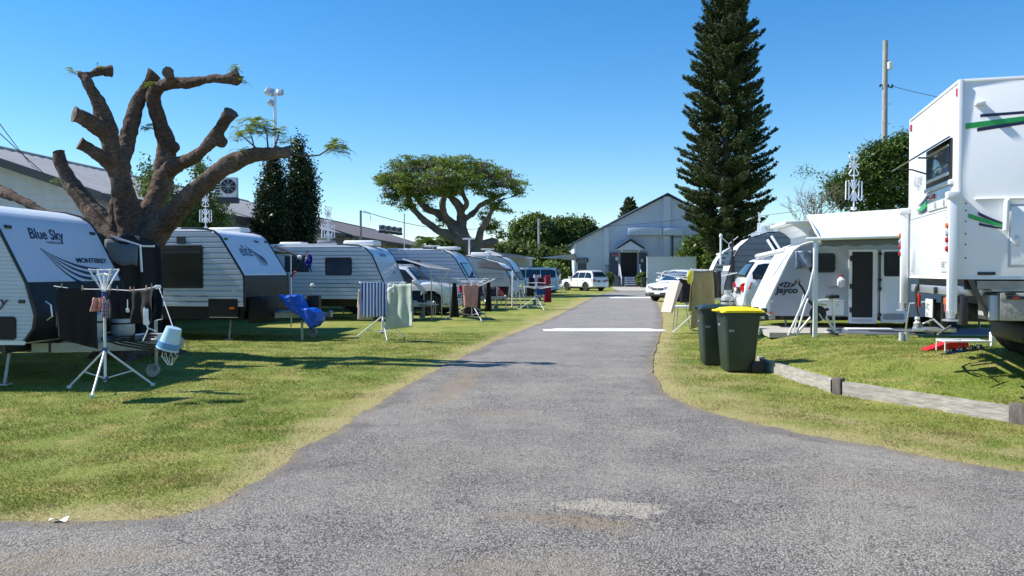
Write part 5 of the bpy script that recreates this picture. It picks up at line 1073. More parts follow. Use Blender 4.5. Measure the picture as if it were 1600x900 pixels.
# far right roof and far fences
t = thing('distant_shed', 'light blue-grey shed roof showing between the pine and the white awning', 'building', (27, 80, 0), -.05); mb = MB(); mb.box(0, 14, 0, 12, 0, 5.7); mb.build('wall', BOARD, t, smooth=False); mb = MB(); mb.prism([(-.4, 5.0), (14.4, 5.0), (14.4, 6.5), (-.4, 6.5)], (0, -.5, 0), (1,0,0), (0,0,1), (0, 13, 0)); mb.build('roof', mat('blue_grey_roof', (.30,.38,.46), .5, var=.05), t, smooth=False)
# shade sails
SAIL = mat('grey_shade_cloth', (.40,.43,.46), .9, var=.05)
def sail(label, pts, m, sag=.25):
    t = thing('shade_sail', label, 'shade sail', tuple(pts[0])); o0 = Vector(pts[0]); pts = [Vector(p)-o0 for p in pts]; mb = MB(); a, b_, c = pts[0], pts[1], pts[2]; d = pts[3] if len(pts) > 3 else c
    mb.grid(lambda u, v: ((a*(1-u)+b_*u)*(1-v)+(d*(1-u)+c*u)*v)-Vector((0, 0, sag*16*u*(1-u)*v*(1-v)*.25+.0)), 10, 10); o = mb.build('cloth', m, t); o.modifiers.new('s', 'SOLIDIFY').thickness = .02
    mb = MB(); mb.tube([b_, b_*1.0+Vector((0, 0, -3.5))], .06, 8) if False else mb.tube([a, a+Vector((0,0,.02)), b_], .012, 4); mb.build('edge_cable', ALU, t); return t
sail('pale grey shade sail tied to the left corner of the hall', [P(846, 403, 70), P(900, 396, 85), P(901, 408, 87), P(880, 404, 78)], SAIL)
sail('dark shade sail stretched behind the small caravans on the left', [P(778, 395, 62), P(835, 402, 66), P(812, 404, 60), P(790, 402, 58)], mat('black_shade_cloth', (.02,.025,.04), .9))
sail('grey blue shade sail behind the central tree trunk', [P(742, 403, 58), P(762, 390, 64), P(790, 400, 64), P(770, 404, 58)], SAIL)

# ================================================================ POLES AND WIRES
POLEW = mat('weathered_pole_timber', (.33,.325,.32), .9, var=.25, vs=6, bump=.5, stretch=(3,3,.5))
q = P(1380, 0, 50)
t = thing('power_pole', 'tall grey timber power pole rising above the dark tree at the right', 'power pole', (q.x, q.y, 0), 0)
mb = MB(); mb.tube([(0, 0, 0), (0, 0, 15.9)], [.20, .15], 14); mb.build('pole', POLEW, t)
mb = MB(); mb.lathe([(.06, 0), (.17, .02), (.18, .42), (.08, .48), (.05, .62)], (.22, -.1, 14.1+.0), seg=12); mb.build('switch_can', WHITE2, t); mb = MB(); mb.tube([(-.3, 0, 13.2), (.45, 0, 13.0)], .04, 6)
for x in (-.3, .2, .45): mb.lathe([(.05, 0), (.07, .08), (.04, .16)], (x, 0, 13.05), seg=10)
mb.build('insulators', BLKM, t); mb = MB()
for z in (9.5, 10.8, 12): mb.tube([(.16, -.1, z), (.3, -.14, z-.05)], .03, 6)
mb.build('steps', WHITE2, t)
def wire(label, a, b_, sag, r=.018, m=BLKM):
    a = Vector(a); b_ = Vector(b_); t = thing('overhead_wire', label, 'wire', tuple(a)); mb = MB(); n = 24
    mb.tube([(b_-a)*(k/n)-Vector((0, 0, sag*4*(k/n)*(1-k/n))) for k in range(n+1)], r, 5); mb.build('cable', m, t)
wire('black wire from the tall power pole down towards the truck camper', (q.x+.45, q.y, 13.1), (28, 36, 8.8), .5)
wire('thin wire sagging past the Norfolk pine towards the bare tree', P(1388, 300, 50), P(1085, 340, 86), .6)
wire('dark wire crossing the front of the hall gable', P(1085, 340, 86), P(780, 351, 70), .5)
wire('wire from the thin left pole to the crown of the umbrella tree', P(568, 330, 44), P(782, 351, 70), .7)
wire('wire sloping up to the left from the gutter of the weatherboard building', P(85, 284, 23), P(-120, 90, 16), .05, .012)
wire('second wire below the first one above the weatherboard roof', P(48, 255, 24), P(-120, 20, 15), .05, .012)
wire('thin wire behind the round trees near the hall', P(775, 372, 66), P(905, 332, 105), .3, .02)
q = P(564, 0, 44); t = thing('service_pole', 'slim dark steel pole behind the third caravan holding a wire', 'pole', (q.x, q.y, 0)); mb = MB(); mb.tube([(0,0,0), (0,0,P(0,329,44).z)], .06, 8); mb.tube([(0,0,P(0,331,44).z), (.5,0,P(0,334,44).z), (.55,0,P(0,345,44).z)], .015, 5); mb.build('pole', DGREY, t)
q = P(632, 0, 56); t = thing('service_pole', 'thin pale pole standing before the far brown roof', 'pole', (q.x, q.y, 0)); mb = MB(); mb.tube([(0,0,0), (0,0,P(0,334,56).z)], .045, 8); mb.build('pole', ALU, t)
q = P(842, 0, 92); t = thing('service_pole', 'grey timber pole among the round trees', 'pole', (q.x, q.y, 0)); mb = MB(); mb.tube([(0,0,0), (0,0,P(0,342,92).z)], .14, 8); mb.build('pole', POLEW, t)
q = P(733, 0, 40); t = thing('tv_mast', 'grey T-shaped aerial mast before the umbrella tree trunk', 'tv aerial', (q.x, q.y, 2)); z = P(0, 373, 40).z-2; mb = MB(); mb.tube([(0,0,-2), (0,0,z)], .05, 8); mb.tube([(-.32,0,z), (.3,0,z+.01)], .035, 6); mb.build('mast', ALU, t)
q = P(1258, 0, 30); t = thing('tv_mast', 'small yagi aerial above the round vent of the pop-top', 'tv aerial', (q.x, q.y, 2.5)); z = P(0, 321, 30).z-2.5; mb = MB(); mb.tube([(0,0,-.3), (0,0,z)], .04, 8); mb.tube([(-.35,0,z), (.3,0,z+.03)], .015, 6)
for k in range(5): mb.tube([(-.3+.13*k, -.15, z), (-.3+.13*k, .15, z)], .008, 4)
mb.build('mast', ALU, t)
for px, py, D, l, sp in ((1126, 380, 34, 'white short mast with cap behind the banded caravan', 0), (1139, 378, 38, 'Y-shaped white aerial above the banded caravan', 1), (762, 388, 42, 'small flat white aerial above the sixth caravan', 2), (676, 383, 36, 'flat bat-wing aerial on the fourth caravan roof', 2)):
    q = P(px, py, D); t = thing('tv_aerial', l, 'tv aerial', (q.x, q.y, q.z-.6)); mb = MB(); mb.tube([(0,0,-.3), (0,0,.5 if sp != 0 else .9)], .03 if sp else .045, 8)
    if sp == 1: mb.tube([(0,0,.5), (-.42,0,.85)], .02, 6); mb.tube([(0,0,.5), (.42,0,.85)], .02, 6)
    if sp == 2: mb.rbox(-.35, .35, -.1, .1, .5, .58, .03)
    if sp == 0: mb.lathe([(.07, .85), (.07, .95), (.03, 1.0)], seg=10)
    mb.build('mast', ALUW, t)
wing_aerial('tv_aerial', 'big white bow-tie aerial in front of the dark tree above the white awning', tuple(P(1333, 328, 20.5)), .15, .90)
# floodlight pole
q = P(431, 0, 46); zt_ = P(0, 148, 46).z; t = thing('floodlight_pole', 'tall galvanised pole with three floodlights above the dark conical trees', 'light pole', (q.x, q.y, 0)); mb = MB(); mb.tube([(0,0,0), (0,0,zt_)], [.13, .09], 12); mb.build('pole', ALU, t)
mb = MB(); mb.tube([(-.35,0,zt_-.1), (.4,0,zt_)], .04, 6); mb.build('crossarm', ALU, t)
for x, z, s_, r_y in ((-.28, .12, .5, .35), (.32, .08, .36, -.2), (-.22, -.5, .34, .5)):
    mb = MB(Matrix.Translation((x, 0, zt_+z)) @ Matrix.Rotation(r_y, 4, 'Y') @ Matrix.Rotation(-.45, 4, 'X')); mb.rbox(-s_/2, s_/2, -.12, .12, -s_*.42, s_*.42, .04); f = mb.build('floodlight', ALU, t)
    mb = MB(mb.M); mb.rbox(-s_*.42, s_*.42, -.135, -.115, -s_*.35, s_*.35, .01); mb.build('lamp_glass', CLRL, f)
# ================================================================ TREES
def limb_mesh(paths, voxel, disp, seg=12, dseed=0, freq=2.0, knots=()):
    mb = MB()
    for pts, rs in paths:
        P_ = [Vector(p) for p in pts]; Q = []; R_ = []
        n = len(P_)
        for i in range(n-1):
            p0 = P_[max(i-1, 0)]; p1 = P_[i]; p2 = P_[i+1]; p3 = P_[min(i+2, n-1)]
            for k in range(4):
                t = k/4; Q.append(.5*((2*p1)+(p2-p0)*t+(2*p0-5*p1+4*p2-p3)*t*t+(3*p1-p0-3*p2+p3)*t**3)); R_.append(rs[i]+(rs[i+1]-rs[i])*t)
        Q.append(P_[-1]); R_.append(rs[-1]); mb.tube(Q, R_, seg)
    for c, r in knots: mb.lathe([(r*.1, -r), (r*.7, -r*.7), (r, 0), (r*.7, r*.7), (r*.1, r)], c, seg=10)
    me = mb.mesh('tmp', BARK); ob = bpy.data.objects.new('tmp', me); COL.objects.link(ob)
    md = ob.modifiers.new('r', 'REMESH'); md.mode = 'VOXEL'; md.voxel_size = voxel; md2 = ob.modifiers.new('s', 'SMOOTH'); md2.iterations = 3; md2.factor = .5
    dg = bpy.context.evaluated_depsgraph_get(); m2 = bpy.data.meshes.new_from_object(ob.evaluated_get(dg)); bpy.data.objects.remove(ob)
    NN = [v.normal.copy() for v in m2.vertices]
    for v, n_ in zip(m2.vertices, NN):
        d = disp*(mnoise.noise(v.co*freq+Vector((dseed, 0, 0)))+.5*mnoise.noise(v.co*freq*2.7)+.25*mnoise.noise(v.co*freq*7)); v.co += n_*d
    m2.polygons.foreach_set('use_smooth', [True]*len(m2.polygons)); m2.materials.clear(); m2.materials.append(BARK); return m2
def pp(base, D0, pts, k=1.0):
    """photo outline points (px, py, half width px, depth offset) -> metres relative to base"""
    out = []; rs = []
    for q in pts:
        D = D0+(q[3] if len(q) > 3 else 0); out.append(P(q[0], q[1], D)-base); rs.append(q[2]/F*D*k)
    return out, rs
def bark_mat():
    m = bpy.data.materials.new('rough_furrowed_bark'); m.use_nodes = True; t = m.node_tree; b = t.nodes['Principled BSDF']; N = t.nodes.new; L = t.links.new; b.inputs['Roughness'].default_value = .92; b.inputs['Specular IOR Level'].default_value = .2
    tc = N('ShaderNodeTexCoord')
    def nz(s, st, det=7, rg=.65):
        mp = N('ShaderNodeMapping'); mp.inputs['Scale'].default_value = st; L(tc.outputs['Object'], mp.inputs[0]); n = N('ShaderNodeTexNoise'); n.inputs['Scale'].default_value = s; n.inputs['Detail'].default_value = det; n.inputs['Roughness'].default_value = rg; L(mp.outputs[0], n.inputs[0]); return n.outputs[0]
    def cr(src, stops):
        r = N('ShaderNodeValToRGB'); e = r.color_ramp.elements; e[0].position, e[0].color = stops[0][0], (*stops[0][1], 1); e[1].position, e[1].color = stops[-1][0], (*stops[-1][1], 1)
        for p, c in stops[1:-1]: k = e.new(p); k.color = (*c, 1)
        L(src, r.inputs[0]); return r.outputs[0]
    a = cr(nz(1.6, (1, 1, .6)), [(.3, (.060,.042,.033)), (.5, (.125,.090,.070)), (.62, (.175,.135,.108)), (.74, (.24,.205,.175))])
    f = cr(nz(14, (1, 1, 2.2), 6, .75), [(.35, (.45,.42,.4)), (.6, (1.25,1.22,1.2))])
    mx = N('ShaderNodeMix'); mx.data_type = 'RGBA'; mx.blend_type = 'MULTIPLY'; mx.inputs[0].default_value = 1; L(a, mx.inputs[6]); L(f, mx.inputs[7]); L(mx.outputs[2], b.inputs['Base Color'])
    bp = N('ShaderNodeBump'); bp.inputs['Strength'].default_value = 1; bp.inputs['Distance'].default_value = .03; L(nz(16, (1, 1, 2.5), 8, .75), bp.inputs['Height'])
    bp2 = N('ShaderNodeBump'); bp2.inputs['Strength'].default_value = 1; bp2.inputs['Distance'].default_value = .07; L(nz(4.5, (1, 1, 1.4), 5, .6), bp2.inputs['Height']); L(bp2.outputs[0], bp.inputs['Normal']); L(bp.outputs[0], b.inputs['Normal']); return m
BARK = bark_mat()
D0 = 15.0; b0 = Vector((P(208, 0, D0).x, D0, 0))
t = thing('pollarded_tree', 'heavily pollarded bare tree with stubby grey limbs and a few green sprays', 'tree', tuple(b0))
segs = [
 [(206, 575, 44), (208, 520, 38), (210, 450, 36), (214, 395, 37), (220, 370, 34)],
 [(214, 400, 32), (204, 350, 25, -.1), (194, 300, 21, -.2), (184, 258, 20, -.2), (177, 235, 19, -.3)],
 [(180, 245, 18, -.3), (170, 200, 17, -.4), (160, 172, 14, -.4), (146, 140, 10, -.5), (133, 120, 9, -.5), (124, 116, 8, -.5)],
 [(124, 118, 7, -.5), (145, 119, 8, -.3), (160, 114, 9, -.1), (176, 113, 10, .0)],
 [(168, 210, 16, -.4), (150, 195, 15, -.7), (134, 186, 14, -1.0), (120, 180, 13, -1.1)],
 [(180, 262, 15, -.2), (162, 248, 12, -.5), (143, 234, 12, -.7), (128, 225, 11, -.8)],
 [(188, 262, 18, -.2), (198, 230, 16, .1), (206, 200, 15, .2), (214, 168, 14, .3), (228, 145, 12, .4), (238, 128, 12, .4), (243, 118, 12, .4)],
 [(222, 395, 30), (234, 340, 22, .2), (252, 295, 20, .4), (260, 260, 20, .5), (262, 225, 17, .5), (252, 190, 14, .4), (243, 160, 13, .3), (246, 142, 13, .3), (266, 132, 12, .2), (300, 131, 10, 0), (330, 124, 9, -.2), (352, 125, 9, -.3), (368, 124, 11, -.3), (374, 120, 12, -.3)],
 [(262, 134, 10, .2), (268, 124, 9, -.1), (265, 116, 9, -.3)],
 [(262, 268, 18, .5), (285, 256, 14, .2), (310, 242, 12, .0), (332, 222, 12, -.2), (346, 200, 12, -.3), (362, 178, 12, -.4)],
 [(226, 385, 30), (248, 362, 25, -.2), (275, 332, 21, -.4), (305, 300, 19, -.6), (335, 275, 17, -.7), (365, 254, 17, -.8), (395, 243, 15, -.8), (425, 240, 12, -.8), (453, 239, 11, -.8)],
 [(204, 420, 30, .2), (172, 365, 20, .6), (150, 335, 19, .8), (133, 312, 17, .9), (114, 288, 14, 1.0), (101, 266, 13, 1.0), (94, 240, 10, 1.0)],
 [(185, 375, 18, .6), (184, 330, 15, .6), (190, 300, 12, .3)],
 [(196, 410, 16, -.6), (150, 372, 12, -1.2), (100, 345, 9, -1.2), (60, 326, 8, -1.0), (20, 306, 9, -.6), (-15, 292, 10, -.3), (-60, 276, 11, 0)],
]
paths = [pp(b0, D0, s, .81) for s in segs]
paths += [([Vector((0, 0, .35)), Vector((dx*.5, dy*.5, .12)), Vector((dx, dy, -.08))], [.3, .18, .08]) for dx, dy in ((.9, .2), (-.7, -.4), (.3, -.9), (-.2, .9), (.7, .8))]
kn = [(P(384, 247, 14.1)-b0, .15), (P(345, 221, 14.75)-b0, .12), (P(190, 262, 14.8)-b0, .20), (P(165, 178, 14.7)-b0, .13), (P(273, 232, 15.45)-b0, .13), (P(118, 290, 15.95)-b0, .13), (P(138, 122, 14.6)-b0, .12)]
trunk = link('trunk', limb_mesh(paths, .030, .036, 14, 1, 3.2, kn), t)
# flat sawn faces
for s in (segs[3], segs[4], segs[5], segs[6], segs[7], segs[8], segs[9], segs[10], segs[11]):
    (a, b_), (c, d) = s[-2][:2], s[-1][:2]; p1 = P(a, b_, D0+(s[-2][3] if len(s[-2]) > 3 else 0))-b0; p2 = P(c, d, D0+(s[-1][3] if len(s[-1]) > 3 else 0))-b0; dr = (p2-p1).normalized(); r = s[-1][2]/F*D0*.80
    a_ = dr.orthogonal().normalized(); b_ = dr.cross(a_); rr = random.Random(c*7+d); n_ = 9; rad = [r*rr.uniform(.94, 1.14) for _ in range(n_)]; ob_ = Vector((rr.uniform(-.5, .5), rr.uniform(-.5, .2), rr.uniform(.1, .6)))
    base = []; mid = []; top = []
    for k in range(n_):
        v_ = a_*math.cos(2*PI*k/n_)+b_*math.sin(2*PI*k/n_); base.append(p2-dr*(r*1.3)+v_*r*.90); mid.append(p2-dr*r*.25+v_*rad[k]*1.02); top.append(p2+v_*rad[k]*1.18+dr*(r*.75*v_.dot(ob_)+.02))
    m = MB(); m.add(base+mid+top, [(k, (k+1) % n_, n_+(k+1) % n_, n_+k) for k in range(n_)]+[(n_+k, n_+(k+1) % n_, 2*n_+(k+1) % n_, 2*n_+k) for k in range(n_)]); m.add(top, [tuple(range(n_))], 1); m.build('sawn_end', [BARK, CUTW], t, ang=.9)
LG = leafmat('fresh_feathery_leaf', (.14,.21,.025), (.36,.42,.07), 2.5, .4)
def fronds(cs, n, ln, parent, name='leaf_spray', pinn=16, m=LG):
    V = []; 
    for c, r in cs:
        for _ in range(int(n*2.6)):
            d = rng.normal(size=3); d[2] = abs(d[2])*.6; d /= np.linalg.norm(d); o = np.array(c)+rng.normal(size=3)*r*.25; Ln = ln*rng.uniform(.6, 1.2)
            sdv = np.cross(d, [0, 0, 1.]); sdv /= np.linalg.norm(sdv)+1e-9
            for k in range(pinn):
                u = (k+1)/pinn; p = o+d*Ln*u-np.array([0, 0, 1])*Ln*.75*u*u
                for s_ in (-1, 1):
                    l = Ln*.24*math.sin(PI*min(.97, u*.9+.08)); q = p+sdv*s_*l+d*l*.35-np.array([0, 0, l*.25]); w_ = d*Ln*.022
                    V += [p-w_*.3, q-w_*.7, q+w_, p+w_]
    V = np.array(V); Fc = np.arange(len(V)).reshape(-1, 4); o = poly_np(name, V, Fc, m, parent); o['kind'] = 'stuff'; return o
sp = [((372, 108), -.3, .12, 9, .17), ((378, 128), -.3, .1, 6, .2), ((116, 113), -.5, .1, 9, .16), ((158, 107), -.2, .09, 7, .12), ((238, 133), .2, .1, 8, .15), ((234, 202), .3, .1, 7, .18), ((240, 196), .3, .08, 4, .15), ((385, 208), -.8, .28, 12, .22), ((400, 202), -.9, .28, 14, .22), ((415, 198), -.9, .28, 12, .22), ((430, 206), -.8, .28, 12, .22), ((445, 220), -.8, .2, 7, .2), ((372, 212), -.8, .18, 9, .2), ((373, 236), -.9, .1, 4, .26), ((525, 226), -.6, .22, 20, .22), ((518, 232), -.6, .15, 9, .22), ((536, 234), -.6, .15, 9, .2), ((90, 282), 1, .1, 5, .15), ((400, 190), -.8, .15, 7, .30)]
for (px, py), dz, r, n, ln in sp: fronds([(tuple(P(px, py, D0+dz)-b0), r)], n, ln, t)
m = MB(); m.tube([P(450, 240, 14.2)-b0, P(478, 245, 14.2)-b0, P(500, 243, 14.3)-b0, P(520, 230, 14.4)-b0], [.02, .016, .013, .01], 6)
for a, b_, c in (((400, 238), (395, 215), (385, 200)), ((420, 232), (418, 208), (412, 195)), ((430, 232), (436, 215), (438, 205)), ((405, 235), (378, 212), (370, 210))): m.tube([P(*a, 14.2)-b0, P(*b_, 14.15)-b0, P(*c, 14.1)-b0], [.016, .011, .007], 5)
m.build('twig', BARK, t)

def crown_pts(blobs, D0, b0, n_cl, n_leaf, rc, depth=1.0, shell=.55, flat=1.0):
    """blobs in photo pixels (px,py,rx,ry[,dz]) turned into ellipsoids; clusters of leaf positions on and in them"""
    C = []; tot = sum(b[2]*b[3] for b in blobs)
    for b_ in blobs:
        c = np.array(P(b_[0], b_[1], D0+(b_[4] if len(b_) > 4 else 0))-b0); k = D0/F; rx, rz = b_[2]*k, b_[3]*k; ry = max(rx, rz)*depth
        n = max(3, int(n_cl*b_[2]*b_[3]/tot)); d = rng.normal(size=(n, 3)); d /= np.linalg.norm(d, axis=1)[:, None]; r = shell+(1-shell)*rng.random(n)**.6
        C.append(c+d*r[:, None]*np.array([rx, ry, rz]))
    C = np.concatenate(C); L_ = np.repeat(C, n_leaf, 0)+rng.normal(size=(len(C)*n_leaf, 3))*rc*np.array([1, 1, flat]); return C, L_
def crown(t, name, m, blobs, D0, b0, n_cl, n_leaf, rc, size, aspect=.55, depth=.8, shell=.5, up=.4, flat=.7):
    C, L_ = crown_pts(blobs, D0, b0, n_cl, n_leaf, rc, depth, shell, flat); V, Fc = leaves(L_, size, aspect, up); return poly_np(name, V, Fc, m, t)
POIN = leafmat('umbrella_tree_leaf', (.075,.14,.02), (.26,.34,.055), .6, .3)
POD = mat('brown_seed_pods', (.12,.085,.068), .8, var=.3, vs=2)
DARKG = leafmat('dark_glossy_leaf', (.010,.022,.008), (.035,.058,.016), .9, .15, .4)
MIDG = leafmat('mid_green_leaf', (.05,.095,.018), (.19,.26,.06), .8, .25, .5)
LITEG = leafmat('pale_green_leaf', (.05,.085,.018), (.20,.24,.06), .9, .3)
PINE = leafmat('norfolk_pine_needles', (.014,.030,.012), (.085,.115,.028), .35, .06, .65)
# ---- central umbrella tree
D0 = 55; b0 = Vector((P(742, 0, D0).x, D0, 0)); t = thing('umbrella_tree', 'wide umbrella-shaped tree with leaning grey limbs and brown pods in the middle distance', 'tree', tuple(b0))
sg = [[(750, 460, 22), (748, 420, 19), (744, 400, 17), (740, 388, 15)],
 [(740, 395, 13), (722, 380, 10), (702, 368, 8), (680, 357, 7), (664, 345, 6.5), (648, 330, 6), (640, 312, 5.5), (634, 296, 5), (622, 280, 3.5)],
 [(738, 392, 13), (722, 372, 10), (704, 350, 9, .6), (690, 336, 8, .8), (668, 326, 7, .8), (654, 312, 6, .8), (645, 300, 5), (640, 280, 4)],
 [(704, 352, 7, .6), (694, 335, 6, 0), (692, 318, 6, -.5), (697, 300, 5, -.8), (700, 280, 4, -1)],
 [(736, 385, 11), (726, 365, 8), (722, 345, 8, .5), (720, 328, 8, .5), (708, 312, 6, .5), (695, 298, 4, .5)],
 [(722, 330, 6, .5), (730, 318, 5), (724, 306, 4), (722, 296, 4), (730, 275, 3)],
 [(724, 345, 6, .5), (740, 332, 5, 1), (752, 320, 4.5, 1), (770, 312, 3.5, 1.5), (795, 300, 2.5, 1.5)],
 [(744, 385, 9), (752, 362, 6, -.5), (762, 342, 6, -1), (772, 325, 5, -1), (785, 312, 3.5, -1.5)],
 [(742, 398, 11), (756, 385, 9), (770, 378, 9), (774, 372, 8)],
 [(775, 314, 2.5, 0), (800, 308, 2, 0), (815, 300, 1.5, 0)], [(640, 280, 3), (610, 262, 2)], [(730, 275, 3), (760, 262, 2)], [(700, 280, 3), (680, 255, 2)]]
tk = limb_mesh([pp(b0, D0, s, .88) for s in sg], .07, .10, 9, 4, 1.2); tk.materials.clear(); tk.materials.append(mat('grey_smooth_bark', (.14,.115,.10), .9, var=.35, vs=1.5, bump=.8, bs=5)); link('trunk', tk, t)
bl = [(612, 280, 28, 16, -1), (640, 262, 36, 18, 1), (680, 256, 38, 15, 2), (720, 258, 36, 14, -1), (755, 268, 34, 17, 1), (785, 282, 30, 16, 0), (806, 290, 16, 11, -1), (650, 288, 34, 18, -2), (690, 282, 34, 20, -3), (730, 282, 30, 15, -2), (665, 305, 20, 12, -2), (700, 300, 16, 12, -2), (775, 303, 16, 8, -1), (812, 304, 9, 5, 0), (640, 318, 10, 8, -2), (775, 323, 17, 8, -2), (790, 330, 8, 4, -2), (598, 284, 14, 8, 0), (752, 295, 16, 8, -2), (638, 301, 12, 9, -2), (668, 325, 7, 6, 1), (690, 345, 7, 9, 1), (768, 352, 13, 14, 1), (784, 366, 8, 8, 1), (756, 338, 10, 7, 1), (620, 298, 20, 12, -1), (612, 312, 13, 9, -1), (634, 322, 12, 8, -2), (700, 296, 26, 14, 0), (660, 296, 24, 14, 1)]
crown(t, 'crown', POIN, bl, D0, b0, 1150, 34, .20, .19, .42, .75, .3, .9, .36)
crown(t, 'seed_pods', POD, [(625, 275, 22, 14, -2), (655, 258, 26, 10, -1), (690, 275, 18, 12, -4), (760, 265, 20, 12, -2), (785, 280, 20, 12, -2), (665, 290, 20, 10, -4), (735, 254, 18, 8, 0), (612, 300, 14, 8, -2)], D0, b0, 90, 14, .16, .26, .16, .8, .6, .1, .8)
# ---- broad round trees beyond
def round_tree(label, px, D, blobs, n_cl, n_leaf, rc, size, m=MIDG, trunkw=8, group=None, name='broadleaf_tree', shell=.8, up=.5, tw=BARK2, dep=.8, top=None, asp=.55):
    b0 = Vector((P(px, 0, D).x, D, hgt(P(px, 0, D).x, D))); t = thing(name, label, 'tree', tuple(b0), 0, group)
    top = top or (min(b[1] for b in blobs)+max(b[1] for b in blobs))/2
    mb = MB(); k = D/F; tz = (P(px, top, D)-b0).z; mb.tube([(0, 0, -.1), (.1*k, 0, tz*.4), (0, 0, tz)], [trunkw*k, trunkw*.7*k, trunkw*.3*k], 10)
    for b_ in blobs[:7]: 
        c = P(b_[0], b_[1], D)-b0; mb.tube([(0, 0, tz*.35), c*.5+Vector((0, 0, tz*.15)), c], [trunkw*.45*k, trunkw*.3*k, trunkw*.1*k], 6)
    mb.build('trunk', tw, t); crown(t, 'crown', m, blobs, D, b0, n_cl, n_leaf, rc, size, asp, dep, shell, up); return t
round_tree('dense round tree left of the hall behind the pop-top camper', 832, 98, [(832, 368, 30, 27), (818, 360, 16, 15), (845, 358, 18, 16), (835, 350, 14, 12), (828, 395, 34, 24), (812, 380, 13, 12), (852, 376, 14, 12)], 900, 26, .42, .42, shell=.85)
round_tree('larger dense round tree touching the left gable of the hall', 895, 100, [(895, 372, 30, 27), (880, 358, 16, 14), (905, 355, 18, 14), (920, 366, 14, 14), (885, 392, 26, 18), (900, 400, 24, 20), (868, 375, 10, 12)], 900, 26, .42, .42, shell=.85)
for i, (px, w_, py, h_, D, m_, l) in enumerate(((700, 20, 398, 26, 66, MIDG, 'leafy bush left of the umbrella tree trunk'), (765, 18, 398, 12, 72, LITEG, 'yellow-green shrub right of the umbrella tree trunk'), (800, 24, 398, 16, 76, LITEG, 'pale bush in the gap beside the small caravans'), (838, 24, 404, 22, 93, LITEG, 'pale mixed shrubbery below the left round tree'), (872, 17, 412, 22, 92, LITEG, 'palm-like pale shrubbery below the shade sail'), (862, 22, 428, 15, 90, MIDG, 'low shrub behind the people mover'), (812, 26, 425, 16, 78, MIDG, 'low dark shrub behind the pop-top camper'), (1092, 22, 392, 22, 84, MIDG, 'bushy shrub between screen wall and Norfolk pine'), (1120, 16, 405, 18, 82, MIDG, 'dark shrub at the foot of the Norfolk pine'))):
    round_tree(l, px, D, [(px, py, w_, h_), (px-w_*.5, py+h_*.5, w_*.7, h_*.7), (px+w_*.5, py+h_*.4, w_*.7, h_*.7)], 260, 22, .38, .42, m_, 3, 'shrubs in front of the round trees', 'shrub', .6)
t = thing('palm_tree', 'small palm crown above the end of the brown roof', 'tree', tuple(Vector((P(668, 0, 62).x, 62, 0)))); mb = MB(); z = P(0, 378, 62).z; mb.tube([(0,0,0), (0,0,z)], [.2, .12], 8); mb.build('trunk', BARK2, t)
fronds([((0, 0, z), .2)], 22, 1.6, t, 'crown', 12, MIDG)
# ---- two dark conical trees and the one behind the aerial
def shaggy(label, px, D, prof, n_cl, m=DARKG, size=.12, nl=34, rc=.16, group='dark conical trees in front of the weatherboard building', up=.2):
    b0 = Vector((P(px, 0, D).x, D, 0)); t = thing('conical_tree', label, 'tree', tuple(b0), 0, group); k = D/F
    mb = MB(); zt_ = (P(px, prof[0][0], D)-b0).z; mb.tube([(0,0,-.1), (0,0,zt_*.5), (0,0,zt_*.95)], [.16, .1, .02], 8)
    C = []
    for (y0, c0, w0), (y1, c1, w1) in zip(prof[:-1], prof[1:]):
        n = max(2, int(n_cl*(y1-y0)*(w0+w1)/2/sum((b[0]-a[0])*(a[2]+b[2])/2 for a, b in zip(prof[:-1], prof[1:]))))
        u = rng.random(n); w_ = (w0+(w1-w0)*u)*k; cx = (c0+(c1-c0)*u); a = rng.random(n)*2*PI; r = (.55+.5*rng.random(n)**.7)*w_
        x = (cx-800)*k-b0.x+r*np.cos(a); y = r*np.sin(a); z = H-(y0+(y1-y0)*u-HY)*k-b0.z; C.append(np.stack([x, y, z], 1))
    C = np.concatenate(C)
    for c in C[::9]: mb.tube([(0, 0, max(.2, c[2]-.4)), tuple(c)], [.02, .008], 4)
    mb.build('trunk', BARK2, t)
    L_ = np.repeat(C, nl, 0)+rng.normal(size=(len(C)*nl, 3))*np.array([rc, rc, rc*1.2]); V, Fc = leaves(L_, size, .5, up); poly_np('crown', V, Fc, m, t)
shaggy('left dark bushy conical tree behind the elite caravan', 432, 33, [(240, 430, 2), (262, 428, 7), (300, 427, 17), (340, 426, 23), (372, 426, 22), (415, 426, 18)], 620)
shaggy('right taller dark conical tree beside its twin', 470, 34, [(222, 468, 2), (245, 469, 8), (275, 472, 17), (310, 473, 20), (345, 469, 21), (375, 467, 20), (415, 467, 16)], 620)
shaggy('looser green conical tree behind the pollarded trunk', 262, 26, [(262, 236, 3), (285, 240, 12), (310, 255, 30), (340, 262, 40), (370, 262, 40), (415, 262, 30)], 560, MIDG, .12, 22, .16)
shaggy('green conical tree showing through the fork beside the lower aerial', 318, 27, [(258, 312, 2), (290, 318, 10), (325, 326, 22), (350, 330, 24), (400, 330, 20)], 320, MIDG, .12, 22, .15)
